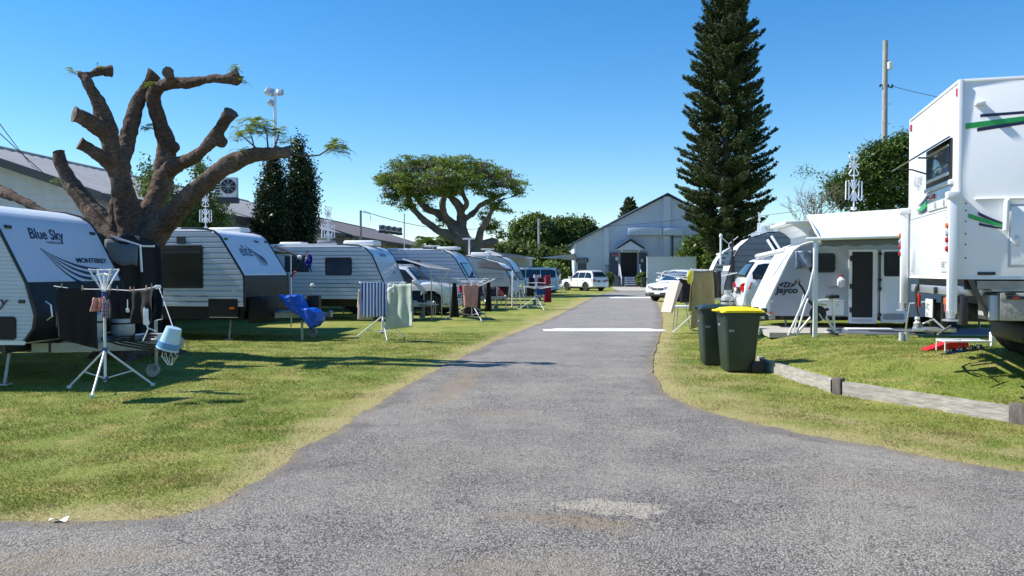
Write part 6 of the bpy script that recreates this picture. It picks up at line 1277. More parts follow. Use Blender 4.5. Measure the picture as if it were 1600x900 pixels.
# ---- right dark tree with bare neighbour
round_tree('broad dark feathery tree behind the awning and truck camper', 1385, 46, [(1400, 245, 38, 28), (1370, 255, 34, 28), (1345, 278, 32, 24), (1320, 290, 26, 22), (1390, 290, 40, 26), (1430, 250, 44, 34), (1340, 312, 36, 20), (1395, 325, 40, 22), (1302, 300, 14, 14), (1460, 290, 40, 40), (1415, 222, 20, 14)], 950, 26, .26, .24, leafmat('dark_feathery_leaf', (.035,.072,.016), (.14,.21,.04), .8, .2), 14, None, 'broadleaf_tree', .55, .7, BARK, .7, 300, .4)
D0 = 44; b0 = Vector((P(1285, 0, D0).x, D0, .1)); t = thing('bare_tree', 'thin bare-branched tree left of the dark feathery tree', 'tree', tuple(b0)); mb = MB()
def twig(p, d, ln, r, lev, seed):
    rr = random.Random(seed); q = p; pts = [p]; 
    for k in range(4): d = (d+Vector((rr.uniform(-.25,.25), rr.uniform(-.25,.25), rr.uniform(-.08,.16)))).normalized(); q = q+d*ln/4; pts.append(q)
    mb.tube(pts, [r*(1-.15*k) for k in range(5)], 5 if lev < 2 else 4, caps=False)
    if lev < 4:
        for k in range(3 if lev < 3 else 4): a = pts[rr.choice((2, 3, 4))]; twig(a, (d+Vector((rr.uniform(-.9,.9), rr.uniform(-.8,.8), rr.uniform(-.2,.6)))).normalized(), ln*rr.uniform(.55, .8), r*.55, lev+1, rr.random())
for i, (dx, dz) in enumerate(((-.9, .7), (-.5, 1), (.1, 1), (-1.0, .25), (-.2, .9))): twig(Vector((0, 0, 2.7)), Vector((dx, .1*(i-2), dz)).normalized(), 1.75, .07, 0, i+5)
mb.tube([(0, 0, -.1), (0, 0, 2.8)], [.16, .11], 8); mb.build('trunk', BARK2, t)
crown(t, 'crown', LITEG, [(1292, 280, 12, 8), (1305, 300, 14, 14), (1270, 315, 14, 6), (1260, 270, 16, 8)], D0, b0, 40, 14, .2, .13, .5)
# ---- Norfolk pines
def norfolk(label, px, D, prof, ytop, seedn, nlev, dens=1., tops=1, name='norfolk_pine'):
    rr = random.Random(seedn); k = D/F; b0 = Vector((P(px, 0, D).x, D, 0)); t = thing(name, label, 'tree', tuple(b0)); zt_ = (P(px, ytop, D)-b0).z
    def hwd(z):
        py = HY-(z+b0.z-H)/k
        for (a, wa), (b_, wb) in zip(prof[:-1], prof[1:]):
            if a <= py <= b_: return (wa+(wb-wa)*(py-a)/(b_-a))*k
        return prof[-1][1]*k if py > prof[-1][0] else .3
    zb = (P(px, prof[-1][0], D)-b0).z; mb = MB(); mb.tube([(0, 0, -.1), (0, 0, zt_*.5), (0, 0, zt_*.86), (0, 0, zt_)], [.55*zt_/27, .38*zt_/27, .13*zt_/27, .02], 12)
    lead = [(0, 0, zt_, 0)]
    if tops > 1: lead += [(-1.35, .3, zt_-1.2, zt_-7.5), (1.3, -.2, zt_-.5, zt_-7), (.2, -1.2, zt_-1.6, zt_-6)]
    for lx, ly, lz, lb in lead[1:]: mb.tube([(0, 0, lb), (lx*.8, ly*.8, lb+2.2), (lx, ly, lz)], [.13, .09, .015], 7)
    cen = []; dirs = []; siz = []; asp = []
    def branch(o, az, Ln, el, fine=1.):
        d = np.array([math.cos(az)*math.cos(el), math.sin(az)*math.cos(el), math.sin(el)]); o = np.array(o); droop = rr.uniform(-.02, .10)
        def pt(u): return o+d*Ln*u+np.array([0, 0, 1.])*Ln*(-.14*math.sin(PI*u*.9)+.16*u*u-droop*u)
        mb.tube([tuple(pt(u)) for u in (0, .35, .7, 1)], [.045*fine+.01, .035*fine, .022*fine, .01], 4, caps=False)
        sd = np.array([-math.sin(az), math.cos(az), 0]); n = int(max(5, Ln*7.5*dens))
        for i in range(n):
            u = .20+.80*(i+.5)/n; s_ = 1 if i % 2 else -1; l = (.30+.42*math.sin(PI*min(1, .25+u*.62)))*min(1, Ln/2.5+.3)*rr.uniform(.75, 1.2); q = pt(u); dd = d*.65+sd*s_*rr.uniform(.5, 1.1)+np.array([0, 0, rr.uniform(.10, .55)]); dd /= np.linalg.norm(dd)
            for j in range(3): cen.append(q+dd*l*(.22+.30*j)+np.array([0, 0, .07*j*j*l])); dirs.append(dd+np.array([0, 0, .22*j])); siz.append(l*.55); asp.append(1)
        q = pt(1); 
        for j in range(3): cen.append(q+np.array([0, 0, .05*j])); dirs.append(d+np.array([0, 0, .35])); siz.append(.5); asp.append(1)
    z = zb; lev = 0
    while z < zt_-.3:
        w_ = hwd(z); nb = rr.choice((5, 6, 6, 7)); a0 = rr.random()*6.28; fr = (z-zb)/(zt_-zb); el = -.12+.32*fr+(.35 if fr > .9 else 0)
        for i in range(nb): branch((0, 0, z+rr.uniform(-.2, .2)), a0+2*PI*i/nb+rr.uniform(-.12, .12), w_*rr.uniform(.80, 1.10), el+rr.uniform(-.06, .06))
        z += (zt_-zb)/nlev*rr.uniform(.85, 1.15)
    for lx, ly, lz, lb in lead[1:]:
        z = lb+2
        while z < lz:
            for i in range(5): branch((lx*min(1, (z-lb)/3), ly*min(1, (z-lb)/3), z), i*1.256+rr.random(), max(.2, (lz-z)*.20+.28), .55, .6)
            z += .45
    mb.build('trunk', BARK2, t)
    C = np.array(cen); Dd = np.array(dirs); S_ = np.array(siz); V = []; reps = 8
    for r in range(reps):
        jit = rng.normal(size=C.shape)*.035; v, _ = leaves(C+jit*1.5, S_*.80, .30, .1, Dd, .25); V.append(v)
    V = np.concatenate(V); poly_np('crown', V, np.arange(len(V)).reshape(-1, 4), PINE, t); return t
norfolk('huge dark Norfolk pine towering beside the hall', 1133, 76, [(-4, 12), (10, 33), (44, 48), (89, 55), (133, 59), (178, 63), (222, 69), (267, 74), (311, 72), (345, 60), (365, 47), (388, 32)], 2, 5, 50, 1.15, 4)
norfolk('small distant Norfolk pine tip behind the hall roof', 984, 118, [(309, 2), (316, 7), (330, 13), (345, 16), (380, 18)], 309, 9, 26, 1.3)
# ---- hedge balls at the hall
for px, l in ((951, 'clipped hedge shrub left of the hall steps'), (1003, 'clipped hedge showing above the bins right of the hall steps')):
    round_tree(l, px, 84, [(px, 436, 6.5, 9), (px, 431, 6, 4)], 90, 22, .12, .2, MIDG, 1, 'clipped hedges by the hall steps', 'hedge_shrub', .7)
# ================================================================ CLOTHES AIRERS AND WASHING
def airer(label, loc, h=1.62, rz=0., leg=.62, arm=.72, arms=4, rise=.22, lines=4, zoff=0., blue=True):
    t = thing('clothes_airer', label, 'clothes airer', (loc[0], loc[1], zoff), rz, 'folding rotary clothes airers on the grass')
    mb = MB(); mb.tube([(0, 0, .12), (0, 0, h)], .018, 10); mb.build('pole', ALUW, t)
    CL = mat('blue_plastic_collar', (.05,.08,.30), .4)
    for i in range(3):
        a = 2*PI*i/3-PI/2+.12; d = Vector((math.cos(a), math.sin(a), 0)); mb = MB(); mb.tube([(0, 0, .55), tuple(d*leg+Vector((0,0,.02)))], .014, 8); mb.tube([tuple(Vector((0,0,.16))), tuple(d*leg*.58+Vector((0,0,.24)))], .009, 6); mb.rbox(*(lambda p: (p.x-.025, p.x+.025, p.y-.025, p.y+.025, 0, .04))(d*leg), .008); mb.build('leg', ALUW, t)
    for z0_, z1_ in ((.52, .58), (.13, .18), (h-.32, h-.24)): mb = MB(); mb.lathe([(.031, z0_), (.034, z1_)], seg=12); mb.build('collar', CL, t)
    ends = []
    for i in range(arms):
        a = 2*PI*i/arms+PI/4; d = Vector((math.cos(a), math.sin(a), 0)); e = d*arm+Vector((0, 0, h+rise-.1)); ends.append((d, e)); mb = MB(); mb.tube([(0, 0, h-.28), tuple(e)], .013, 6); mb.tube([(0, 0, h), tuple(d*arm*.5+Vector((0,0,h-.02)))], .009, 5); mb.build('arm', ALUW, t)
    mb = MB(); b0 = Vector((0, 0, h-.28))
    for l in range(lines):
        u = 1-l*.18; q = [b0+(e-b0)*u for d, e in ends]
        for i in range(arms): mb.tube([q[i], (q[i]+q[(i+1) % arms])/2-Vector((0,0,.015)), q[(i+1) % arms]], .004, 4, caps=False)
    mb.build('line', ALUW, t); return t
def cloth(name, label, cat, A_, B_, drop, m, fold=.5, wav=.025, nw=4., flare=0., taper=0., sway=0., group=None, bottom=0., seed=0):
    """cloth hung over the line A-B; front drop, shorter back drop"""
    A_ = Vector(A_); B_ = Vector(B_); ax = (B_-A_); W = ax.length; ax.normalize(); n = Vector((ax.y, -ax.x, 0)).normalized(); t = thing(name, label, cat, tuple(A_), 0, group)
    for nm, dr, sg_ in (('front_fold', drop, 1), ('back_fold', drop*fold, -1)):
        if dr < .02: continue
        mb = MB()
        def f(u, v):
            w_ = wav*(math.sin(u*nw*2*PI+seed)+.6*math.sin(u*nw*3.7+seed*2))*(.25+v); x = (u-.5)*(1+flare*v-taper*v)+.5
            return ax*W*x+n*(sg_*(.008+.02*v)+w_+sway*v*v+.006*math.sin(v*9+u*5))-Vector((0, 0, dr*v*(1+bottom*(u-.5))+.015*math.sin(PI*u)*(1-v)))
        mb.grid(f, 36, 16); o = mb.build(nm, m, t); o.modifiers.new('s', 'SOLIDIFY').thickness = .004
    return t
def stripes(name, c1, c2, n, axis=0, rough=.9):
    m = mat(name, c1, rough); t = m.node_tree; N = t.nodes.new; tc = N('ShaderNodeTexCoord'); sp = N('ShaderNodeSeparateXYZ'); t.links.new(tc.outputs['Generated'], sp.inputs[0])
    mu = N('ShaderNodeMath'); mu.operation = 'MULTIPLY'; mu.inputs[1].default_value = n; t.links.new(sp.outputs[axis], mu.inputs[0]); fr = N('ShaderNodeMath'); fr.operation = 'FRACT'; t.links.new(mu.outputs[0], fr.inputs[0])
    gt = N('ShaderNodeMath'); gt.operation = 'GREATER_THAN'; gt.inputs[1].default_value = .5; t.links.new(fr.outputs[0], gt.inputs[0]); mx = N('ShaderNodeMix'); mx.data_type = 'RGBA'; mx.inputs[6].default_value = (*c1, 1); mx.inputs[7].default_value = (*c2, 1); t.links.new(gt.outputs[0], mx.inputs[0]); t.links.new(mx.outputs[2], t.nodes['Principled BSDF'].inputs['Base Color']); return m
def cl(name, c): return mat(name, c, .9, var=.12, vs=4, bump=.25, bs=22)
# nearest airer
ax0, ay0 = G(157, 612); airer('nearest white tripod clothes airer with a black garment and a hanging bucket', (ax0, ay0+.1), 1.58, .1, .62, .20, 4, .16, lines=1)
def L1(px, py, D): return tuple(P(px, py, D))
cloth('black_garment', 'large black garment hanging from the left of the nearest airer', 'clothing', L1(88, 449, 9.9), L1(150, 447, 10.3), .72, cl('black_cloth', (.010,.009,.012)), .8, .03, 2.5, bottom=.25)
cloth('black_trousers', 'black shorts hanging in the middle of the nearest airer', 'clothing', L1(170, 452, 10.8), L1(205, 452, 10.9), .40, cl('black_cloth', (.010,.009,.012)), .7, .03, 2, group=None)
cloth('black_jacket', 'black jacket with white tags at the right end of the nearest airer line', 'clothing', L1(208, 452, 10.7), L1(240, 450, 10.5), .46, cl('black_cloth', (.010,.009,.012)), .7, .03, 2)
cloth('peach_garment', 'small crumpled peach garment bunched at the top of the nearest airer pole', 'clothing', L1(146, 465, 9.85), L1(163, 463, 9.85), .17, cl('peach_cloth', (.62,.30,.22)), .8, .05, 2)
cloth('patterned_cloth', 'narrow pink and grey patterned cloth beside the peach garment', 'clothing', L1(161, 468, 9.8), L1(169, 468, 9.8), .22, stripes('pink_grey_pattern', (.5,.3,.3), (.2,.2,.3), 5, 2), .6, .02, 2)
wl = thing('sagging_line', 'thin clothes line sagging across the black washing with pegs', 'clothes line', L1(84, 447, 10.1)); b = Vector(L1(84, 447, 10.1)); mb = MB(); pts = [(84,447), (110,451), (140,452), (170,452), (200,454), (225,452), (243,448)]; mb.tube([P(x, y, 10.15)-b for x, y in pts], .006, 5); mb.build('cord', ALUW, wl)
PEGL = ('leftmost pale peg on the sagging line above the black garment', 'second pale peg, at the right end of the black garment', 'pale peg just right of the nearest airer pole', 'pale peg at the left end of the black shorts', 'pale peg between the orange peg and the black shorts', 'orange clothes peg on the sagging line', 'pale peg in the middle of the black jacket', 'pale peg at the right end of the sagging line')
for i, (px, py) in enumerate(((96, 447), (129, 450), (173, 450), (184, 451), (204, 452), (209, 452), (228, 450), (236, 447))):
    q = P(px, py, 10.12); o = thing('clothes_peg', PEGL[i], 'peg', tuple(q), i*.7, 'pegs on the sagging line'); mb = MB(); mb.prism([(-.012, -.035), (-.004, .035), (.004, .035), (.012, -.035), (.003, -.01), (-.003, -.01)], (0,0,0), (1,0,0), (0,0,1), (0,.012,0)); mb.build('peg', mat('orange_plastic', (.85,.15,.03), .4) if i == 5 else mat('peg_wood', (.35,.30,.22), .7), o, smooth=False)
for (px, py), l in (((225, 500), 'white drawstring cord hanging on the black jacket'), ((199, 488), 'small white tag hanging on the black trousers')):
    q = P(px, py-20, 10.0); o = thing('drawstring', l, 'cord', tuple(q)); mb = MB()
    if px == 225: mb.tube([(0,0,0), (.02,0,-.22), (.05,0,-.26), (-.02,0,-.42)], .008, 5); mb.tube([(0,0,0), (.06,0,-.2), (.03,0,-.25), (.14,0,-.30)], .008, 5); mb.rbox(-.012, .05, -.01, .01, -.22, -.02, .008)
    else: mb.tube([(0,0,0), (0,0,-.12)], .006, 5); mb.rbox(-.02, .02, -.008, .008, -.16, -.11, .006)
    mb.build('cord', ALUW, o)
q = P(248, 448, 10.2); o = thing('hanging_string', 'taut white string holding up the bucket', 'string', tuple(q)); mb = MB(); mb.tube([(0,0,0), tuple(P(270, 512, 9.9)-q)], .006, 5); mb.rbox(-.05, .03, -.012, .012, -.03, .02, .01); mb.build('string', ALUW, o)
# bucket upside down, tilted
q = P(266, 529, 9.85); o = thing('peg_bucket', 'pale blue plastic bucket hanging tilted upside down on a string', 'bucket', tuple(q)); o.rotation_euler = (0, .32, 0)
BK = mat('pale_blue_plastic', (.42,.62,.72), .35, var=.06); BK.node_tree.nodes['Principled BSDF'].inputs['Subsurface Weight'].default_value = .0
mb = MB(); mb.lathe([(.085, .14), (.092, .135), (.125, -.12), (.135, -.12), (.135, -.14), (.118, -.14), (.084, .125)], seg=28); mb.build('bucket', BK, o)
mb = MB(); mb.lathe([(.1285, -.05), (.1345, -.115)], seg=28); mb.build('blue_band', mat('mid_blue_print', (.10,.25,.48), .4), o)
mb = MB(); mb.tube([(.13*math.cos(a), .13*math.sin(a)*.4, -.14-.10*math.sin(a)) for a in [PI*k/8 for k in range(9)]], .004, 5); mb.build('bucket_handle', BLKM, o)
q = P(264, 549, 9.9); o = thing('peg_basket', 'tangle of wire and string dangling below the pale blue bucket', 'peg basket', tuple(q)); mb = MB()
for k in range(9): a = k*.7; mb.tube([(.07*math.cos(a), .05*math.sin(a), .05), (.10*math.cos(a+.4), .06*math.sin(a+.4), -.06), (.04*math.cos(a+1), .05*math.sin(a), -.17)], .003, 4)
mb.build('wire_basket', ALU, o)
# second airer
a2x, a2y = G(597, 530); airer('second clothes airer with a blue and white striped towel and pale green sheet', (a2x, a2y), 1.30, .2, .68, .75, 4, .16)
cloth('striped_towel', 'blue and white striped beach towel on the second airer', 'towel', L1(565, 441, 18.3), L1(606, 440, 18.7), .80, stripes('blue_white_stripes', (.03,.07,.36), (.72,.74,.80), 8.5, 0), .9, .02, 3)
cloth('green_sheet', 'pale green sheet hanging low from the right of the second airer', 'sheet', L1(607, 443, 18.4), L1(643, 443, 18.2), 1.02, cl('pale_green_cloth', (.42,.48,.42)), .8, .035, 2.2, flare=.25, bottom=-.08)
cloth('beige_shirt', 'beige shirt half hidden left of the striped towel', 'clothing', L1(560, 452, 18.9), L1(580, 452, 19), .72, cl('beige_cloth', (.38,.34,.28)), .6, .03, 2, flare=.2)
cloth('white_cloth', 'small white cloth over the green sheet at the second airer top', 'cloth', L1(606, 443, 18.2), L1(616, 443, 18.15), .2, cl('white_cloth', (.7,.7,.68)), .5, .01, 1)
# third airer
a3x, a3y = G(737, 500); airer('third clothes airer with a pink towel and black trousers beside the four-wheel drive', (a3x, a3y), 1.30, .3, .9, .9, 4, .18)
cloth('pink_towel', 'salmon pink towel on the third airer', 'towel', L1(723, 445, 26), L1(748, 444, 26), .72, cl('salmon_towel', (.52,.25,.21)), .6, .03, 2, taper=.15)
cloth('red_sock', 'small red cloth beside the salmon pink towel', 'clothing', L1(717, 446, 26.2), L1(722, 446, 26.2), .24, cl('red_cloth', (.5,.02,.03)), .5, .02, 1)
cloth('black_trousers', 'long black trousers at the left end of the third airer', 'clothing', L1(707, 441, 26.3), L1(713, 441, 26.3), 1.15, cl('black_cloth', (.010,.009,.012)), 0, .05, 1.5, flare=1.6)
cloth('brown_towel', 'dark brown towel hanging behind the salmon pink towel', 'towel', L1(723, 443, 27.2), L1(751, 443, 27.2), 1.12, cl('brown_cloth', (.055,.03,.032)), .8, .03, 2)
cloth('black_legging', 'narrow black garment at the right end of the third airer', 'clothing', L1(760, 440, 26.8), L1(766, 440, 26.8), 1.0, cl('black_cloth', (.010,.009,.012)), 0, .05, 1.5, flare=.9)
# fourth airer
a4x, a4y = G(838, 484); airer('fourth clothes airer with red and blue washing before the people mover', (a4x, a4y), 1.15, .3, .75, .85, 4, -.05)
for lab, nm, a_, b__, D, dr, c in (('bright red towel at the upper right of the fourth airer', 'red_towel', (852, 430), (860, 430), 35, .40, (.45,.02,.04)), ('long dark red sheet hanging low at the right of the fourth airer', 'red_sheet', (850, 447), (861, 447), 34.5, .70, (.28,.01,.03)), ('dark maroon garment in the upper middle of the fourth airer', 'maroon_garment', (840, 433), (850, 433), 35, .38, (.10,.01,.025)), ('navy garment at the upper left of the fourth airer', 'navy_garment', (826, 432), (835, 432), 35, .42, (.012,.014,.04)), ('floral pale cloth at the top of the fourth airer', 'floral_cloth', (834, 429), (845, 429), 34.9, .14, (.45,.38,.45)), ('blue shirt on the lower line of the fourth airer', 'blue_shirt', (837, 447), (852, 447), 34, .36, (.02,.06,.22)), ('black garment on the lower left line of the fourth airer', 'black_garment', (822, 447), (834, 447), 34, .42, (.012,.012,.016)), ('lime green cloth at the left tip of the fourth airer', 'lime_cloth', (814, 444), (818, 444), 34, .12, (.35,.5,.06)), ('pale cream cloth at the lower left of the fourth airer', 'cream_cloth', (819, 447), (823, 447), 33.9, .32, (.5,.45,.38))):
    cloth(nm, lab, 'clothing', L1(*a_, D), L1(*b__, D), dr, cl(nm+'_fabric', c), .8, .03, 2, flare=.1)
# right airer, tan towel with yellow disc
a5x, a5y = G(1088, 519); airer('clothes airer with a tan towel on the right verge behind the bins', (a5x, a5y), 1.62, .5, .6, 1.05, 4, .06)
cloth('tan_towel', 'big tan towel slanting down beside the green bins', 'towel', L1(1083, 423, 18.0), L1(1114, 422, 18.8), 1.22, cl('tan_cloth', (.40,.30,.13)), .7, .03, 1.6, flare=.35, bottom=-.12)
cloth('black_towel', 'black towel hanging behind the tan towel on the right verge', 'towel', L1(1112, 424, 19.6), L1(1126, 424, 19.9), .65, cl('black_cloth', (.010,.009,.012)), .8, .02, 1)
o = thing('yellow_peg_basket', 'round bright yellow peg basket clipped to the corner of the tan towel', 'peg basket', L1(1079, 433, 17.8), .9); o.rotation_euler = (0, 0, .9); mb = MB(); mb.lathe([(.02, -.03), (.12, -.02), (.14, .02), (.13, .03), (.02, .0)], ax=(0, 1, .15), seg=20); q = mb.build('basket', mat('bright_yellow_plastic', (.85,.72,.01), .4), o); q.scale = (.85, .9, 1.15)
mb = MB(); mb.tube([(0,0,.15), (.05,0,.2)], .008, 5); mb.build('hook', ALUW, o)
q = P(1045, 440, 21); o = thing('leaning_board', 'pale folded board leaning at the airer before the black interior', 'board', (q.x+.35, q.y, 0), .5); mb = MB(); mb.prism([(-.38, .55), (-.32, .53), (.02, 1.28), (-.10, 1.36)], (0,0,0), (1,0,0), (0,0,1), (0,.4,0)); mb.build('board', mat('pale_board', (.50,.44,.38), .7), o, smooth=False)
cloth('black_shirt', 'black shirt hanging beside the leaning board near the white crossover', 'clothing', L1(1062, 432, 22), L1(1079, 431, 22), .72, cl('black_cloth', (.010,.009,.012)), .8, .03, 1)
q = P(1063, 465, 22); o = thing('folding_table', 'small low white folding table left of the tan towel', 'table', (q.x, 22, 0), 0); mb = MB(); mb.rbox(-.3, .35, -.25, .25, .62, .68, .01); mb.build('top', WHITE2, o)
for x, y in ((-.1, -.2), (.2, -.2), (-.1, .2), (.2, .2)): mb = MB(); mb.tube([(x, y, .62), (x*1.6, y, 0)], .012, 6); mb.build('leg', CHAS, o)

t = thing('weed_clump', 'dark weed tuft growing at the foot of the middle timber edging post', 'weed', (4.40, 10.33, hgt(4.40, 10.2)))
fronds([((0, 0, .02), .12)], 14, .14, t, 'leaves', 8, MIDG)
# ================================================================ BINS
def wheelie(loc, rz, label, lid):
    t = thing('wheelie_bin', label, 'bin', (loc[0], loc[1], loc[2]), rz, 'wheelie bins on the verge')
    mb = MB()
    def ring(z, hx_, hy, r=.05, off=0):
        q = []
        for cx, cy, a0 in ((hx_-r, hy-r, 0), (-hx_+r, hy-r, PI/2), (-hx_+r, -hy+r, PI), (hx_-r, -hy+r, 1.5*PI)):
            for k in range(5): a = a0+PI/2*k/4; q.append((cx+r*math.cos(a)+off, cy+r*math.sin(a), z))
        return q
    R_ = [ring(.03, .205, .215), ring(.0+.05, .215, .225), ring(.5, .25, .255, .05, .005), ring(.93, .285, .285, .05, .01), ring(.935, .305, .30, .05, .01), ring(.985, .31, .305, .05, .01), ring(.985, .27, .27, .05, .01)]; n = len(R_[0]); vs = [p for r in R_ for p in r]; fs = [(i*n+k, i*n+(k+1) % n, (i+1)*n+(k+1) % n, (i+1)*n+k) for i in range(len(R_)-1) for k in range(n)]+[tuple(range(n))]
    mb.add(vs, fs); mb.build('body', GREENP, t, ang=.5)
    mb = MB(); mb.tube([(.37, -.24, .93), (.37, .24, .93)], .018, 8); mb.rbox(.30, .38, -.25, -.21, .90, .96, .01); mb.rbox(.30, .38, .21, .25, .90, .96, .01); mb.rbox(.30, .38, -.02, .02, .90, .96, .01); mb.build('handle_bar', GREENP, t)
    mb = MB()
    def lidf(u, v):
        x = -.335+.70*u; y = (-.315+.63*v); e = min(min(u, 1-u)*9, 1)*min(min(v, 1-v)*8, 1); z = .985+.018*e+.028*math.sin(PI*min(1, u*1.0))*e+.012*(1 if (.18 < v < .82 and .12 < u < .86) else 0)*e
        if u < .01 or v < .01 or v > .99 or u > .99: z = .965
        return (x, y, z)
    mb.grid(lidf, 28, 22); lo = mb.build('lid', lid, t, ang=.9); lo.modifiers.new('s', 'SOLIDIFY').thickness = .006
    mb = MB(); mb.rbox(-.375, -.31, -.16, .16, .975, 1.0, .012); mb.build('lid_grip', lid, lo)
    for y in (-.20, .20): mb = MB(); mb.rbox(.33, .40, y-.05, y+.05, .95, 1.03, .015); mb.build('hinge', lid if lid is not YELP else GREENP, lo)
    mb = MB(); mb.tube([(.235, -.27, .10), (.235, .27, .10)], .014, 8); mb.build('axle', BLKM, t)
    for y in (-.265, .265): mb = MB(); mb.lathe([(.03, -.025), (.085, -.025), (.10, -.018), (.10, .018), (.085, .025), (.03, .025)], (.245, y, .10), (0,1,0), 20); mb.build('wheel', BLK, t)
    text('RRC', .045, t, WHITE2, (-.268, .12, .74), (0, -1, 0), (.04, 0, 1), 0, 1, 'sticker_lettering')
    text('RRC', .045, t, WHITE2, (-.30+.09, -.2695, .66), (1, 0, 0), (0, 0.04, 1), 0, 1, 'sticker_lettering')
    return t
wheelie((3.62, 12.9, .0), .02, 'nearer dark green wheelie bin with a yellow lid', YELP)
wheelie((3.50, 13.85, .0), -.06, 'all-green wheelie bin half hidden behind the yellow-lidded one', GREENP)
for px, l in ((1006, 'dark green bin under the hedge right of the hall steps'),):
    wheelie((P(px, 0, 81).x, 81, 0), PI/2, l, GREENP)

# ================================================================ AWNINGS, TARP AND OTHER CAMP THINGS
AWN = mat('white_awning_vinyl', (.80,.80,.79), .5, var=.02, dirt=.05, dirtcol=(.6,.58,.55)); AWG = mat('grey_awning_underside', (.16,.17,.18), .8)
a_ = P(1300, 333, 18.9); b_ = P(1418, 326, 18.45); c_ = P(1420, 369, 16.1); d_ = P(1282, 373, 16.5); e_ = P(1262, 336, 18.9)
o = thing('white_awning', 'broad white vinyl awning pulled out from the pop-top caravan on the right', 'awning', tuple(d_))
ra, rb, rc_, rd = [v-d_ for v in (e_, b_, c_, d_)]
mb = MB(); mb.grid(lambda u, v: (ra*(1-u)+rb*u)*(1-v)+(rd*(1-u)+rc_*u)*v-Vector((0,0,.11*math.sin(PI*v)+.02*math.sin(u*PI*2)*math.sin(PI*v))), 24, 12); q = mb.build('canopy', AWN, o); q.modifiers.new('s', 'SOLIDIFY').thickness = .004
mb = MB(); mb.grid(lambda u, v: (rd*(1-u)+rc_*u)+Vector((.02, .12, -.03-.13*v+.012*math.sin(u*26)*v)), 40, 3); q = mb.build('valance', AWG, o); q.modifiers.new('s', 'SOLIDIFY').thickness = .003
ext = (rd-rc_).normalized()
mb = MB(); mb.tube([rd+ext*.28, rc_], .035, 10); mb.build('roller', ALUW, o)
mb = MB(); mb.tube([rd+Vector((-.02, 0, 0)), rd*.3+ra*.7+Vector((0,0,-.05)), ra+Vector((0,.05,-.02))], .02, 8); mb.build('rafter', ALUW, o); mb = MB(); mb.tube([rc_, rb], .02, 8); mb.build('rafter', ALUW, o)
px_ = P(1274, 0, 16.55); gz = hgt(px_.x, px_.y); mb = MB(); mb.rbox(px_.x-d_.x-.045, px_.x-d_.x+.045, -.03+.05, .03+.05, gz-d_.z, .02, .01); mb.build('post', ALUW, o)
mb = MB(); mb.tube([(px_.x-d_.x, .05, -.45), (px_.x-d_.x-.13, .05, -1.05), Vector(P(1232, 524, 16.7))-d_], .022, 8); mb.build('guy_pole', ALUW, o)
mb = MB(); mb.tube([Vector(P(1256, 460, 16.9))-d_, Vector(P(1240, 521, 17.0))-d_], .014, 6); mb.build('spare_pole', ALUW, o)
# exercise bike
q = P(1275, 522, 17.0); o = thing('exercise_bike', 'folded black and silver exercise bike frame beside the awning post', 'exercise bike', (q.x, q.y, hgt(q.x, q.y)), -.1)
def eb(nm, pts, r, m): mb = MB(); mb.tube(pts, r, 8); return mb.build(nm, m, o)
eb('handlebar_stem', [(-.16, 0, .75), (-.28, 0, 1.0), (-.36, 0, 1.10)], .025, BLKM); eb('handle', [(-.42, -.05, 1.15), (-.37, -.12, 1.16), (-.34, 0, 1.10), (-.37, .12, 1.16), (-.42, .05, 1.15)], .016, BLK)
eb('front_leg', [(-.16, -.02, .78), (-.22, -.02, .62), (-.40, -.05, .02)], .02, ALUW); eb('front_leg', [(-.10, .05, .70), (0, .05, .48), (-.36, .1, .02)], .026, ALU); eb('rear_leg', [(0, 0, .48), (.12, 0, .55), (.40, 0, .05)], .026, ALU); eb('rear_leg', [(.0, -.05, .45), (-.12, -.1, .2), (-.12, -.12, .02)], .02, BLKM)
eb('main_frame', [(-.16, 0, .75), (-.04, 0, .60), (.12, 0, .52), (.26, 0, .55)], .032, BLKM); eb('seat_post', [(.38, 0, .14), (.36, 0, .45), (.35, 0, .78)], .028, ALU); eb('cross_bar', [(-.12, 0, .68), (.10, 0, .74), (.34, 0, .76)], .014, ALUW); eb('rear_foot', [(.36, -.25, .04), (.40, .25, .04)], .03, BLKM)
mb = MB(); mb.rbox(.22, .46, -.12, .12, .78, .86, .035, seg=3); mb.build('saddle', BLK, o); mb = MB(); mb.lathe([(.02, -.04), (.17, -.03), (.17, .03), (.02, .04)], (.04, 0, .46), (0,1,0), 20); mb.build('flywheel_case', BLKM, o); eb('pedal_crank', [(.04, -.1, .46), (.12, -.12, .33), (.12, -.22, .33)], .014, ALU); eb('strap', [(.02, 0, .6), (.05, 0, .66), (.22, 0, .64)], .014, mat('lime_strap', (.4,.55,.05), .6))
q = P(1300, 521, 17.2)
for i, (dx, l) in enumerate(((0, 'left grey trainer on the slab edge by the exercise bike'), (.14, 'right grey trainer on the slab edge by the exercise bike'))):
    o = thing('trainer_shoe', l, 'shoe', (q.x+dx, q.y+.04*i, sz+.035), .4+.3*i, 'grey trainers on the slab'); mb = MB(); mb.lathe([(.02, -.14), (.045, -.10), (.04, 0), (.05, .08), (.03, .14)], (0,0,.04), (1,0,0), 10); mb.build('upper', DGREY, o); mb = MB(); mb.rbox(-.14, .14, -.05, .05, -.0, .022, .01); mb.build('sole', WHITE2, o)
for i, (px, l) in enumerate(((1409, 'left white boot under the caravan beside the camper jack'), (1417, 'right white boot under the caravan beside the camper jack'))):
    q = P(px, 515, 15.5); o = thing('boot', l, 'shoe', (q.x, q.y, hgt(q.x, q.y)), .2, 'white boots by the camper'); mb = MB(); mb.lathe([(.045, 0), (.05, .03), (.04, .08), (.045, .16)], seg=10); mb.build('upper', LGREY, o)
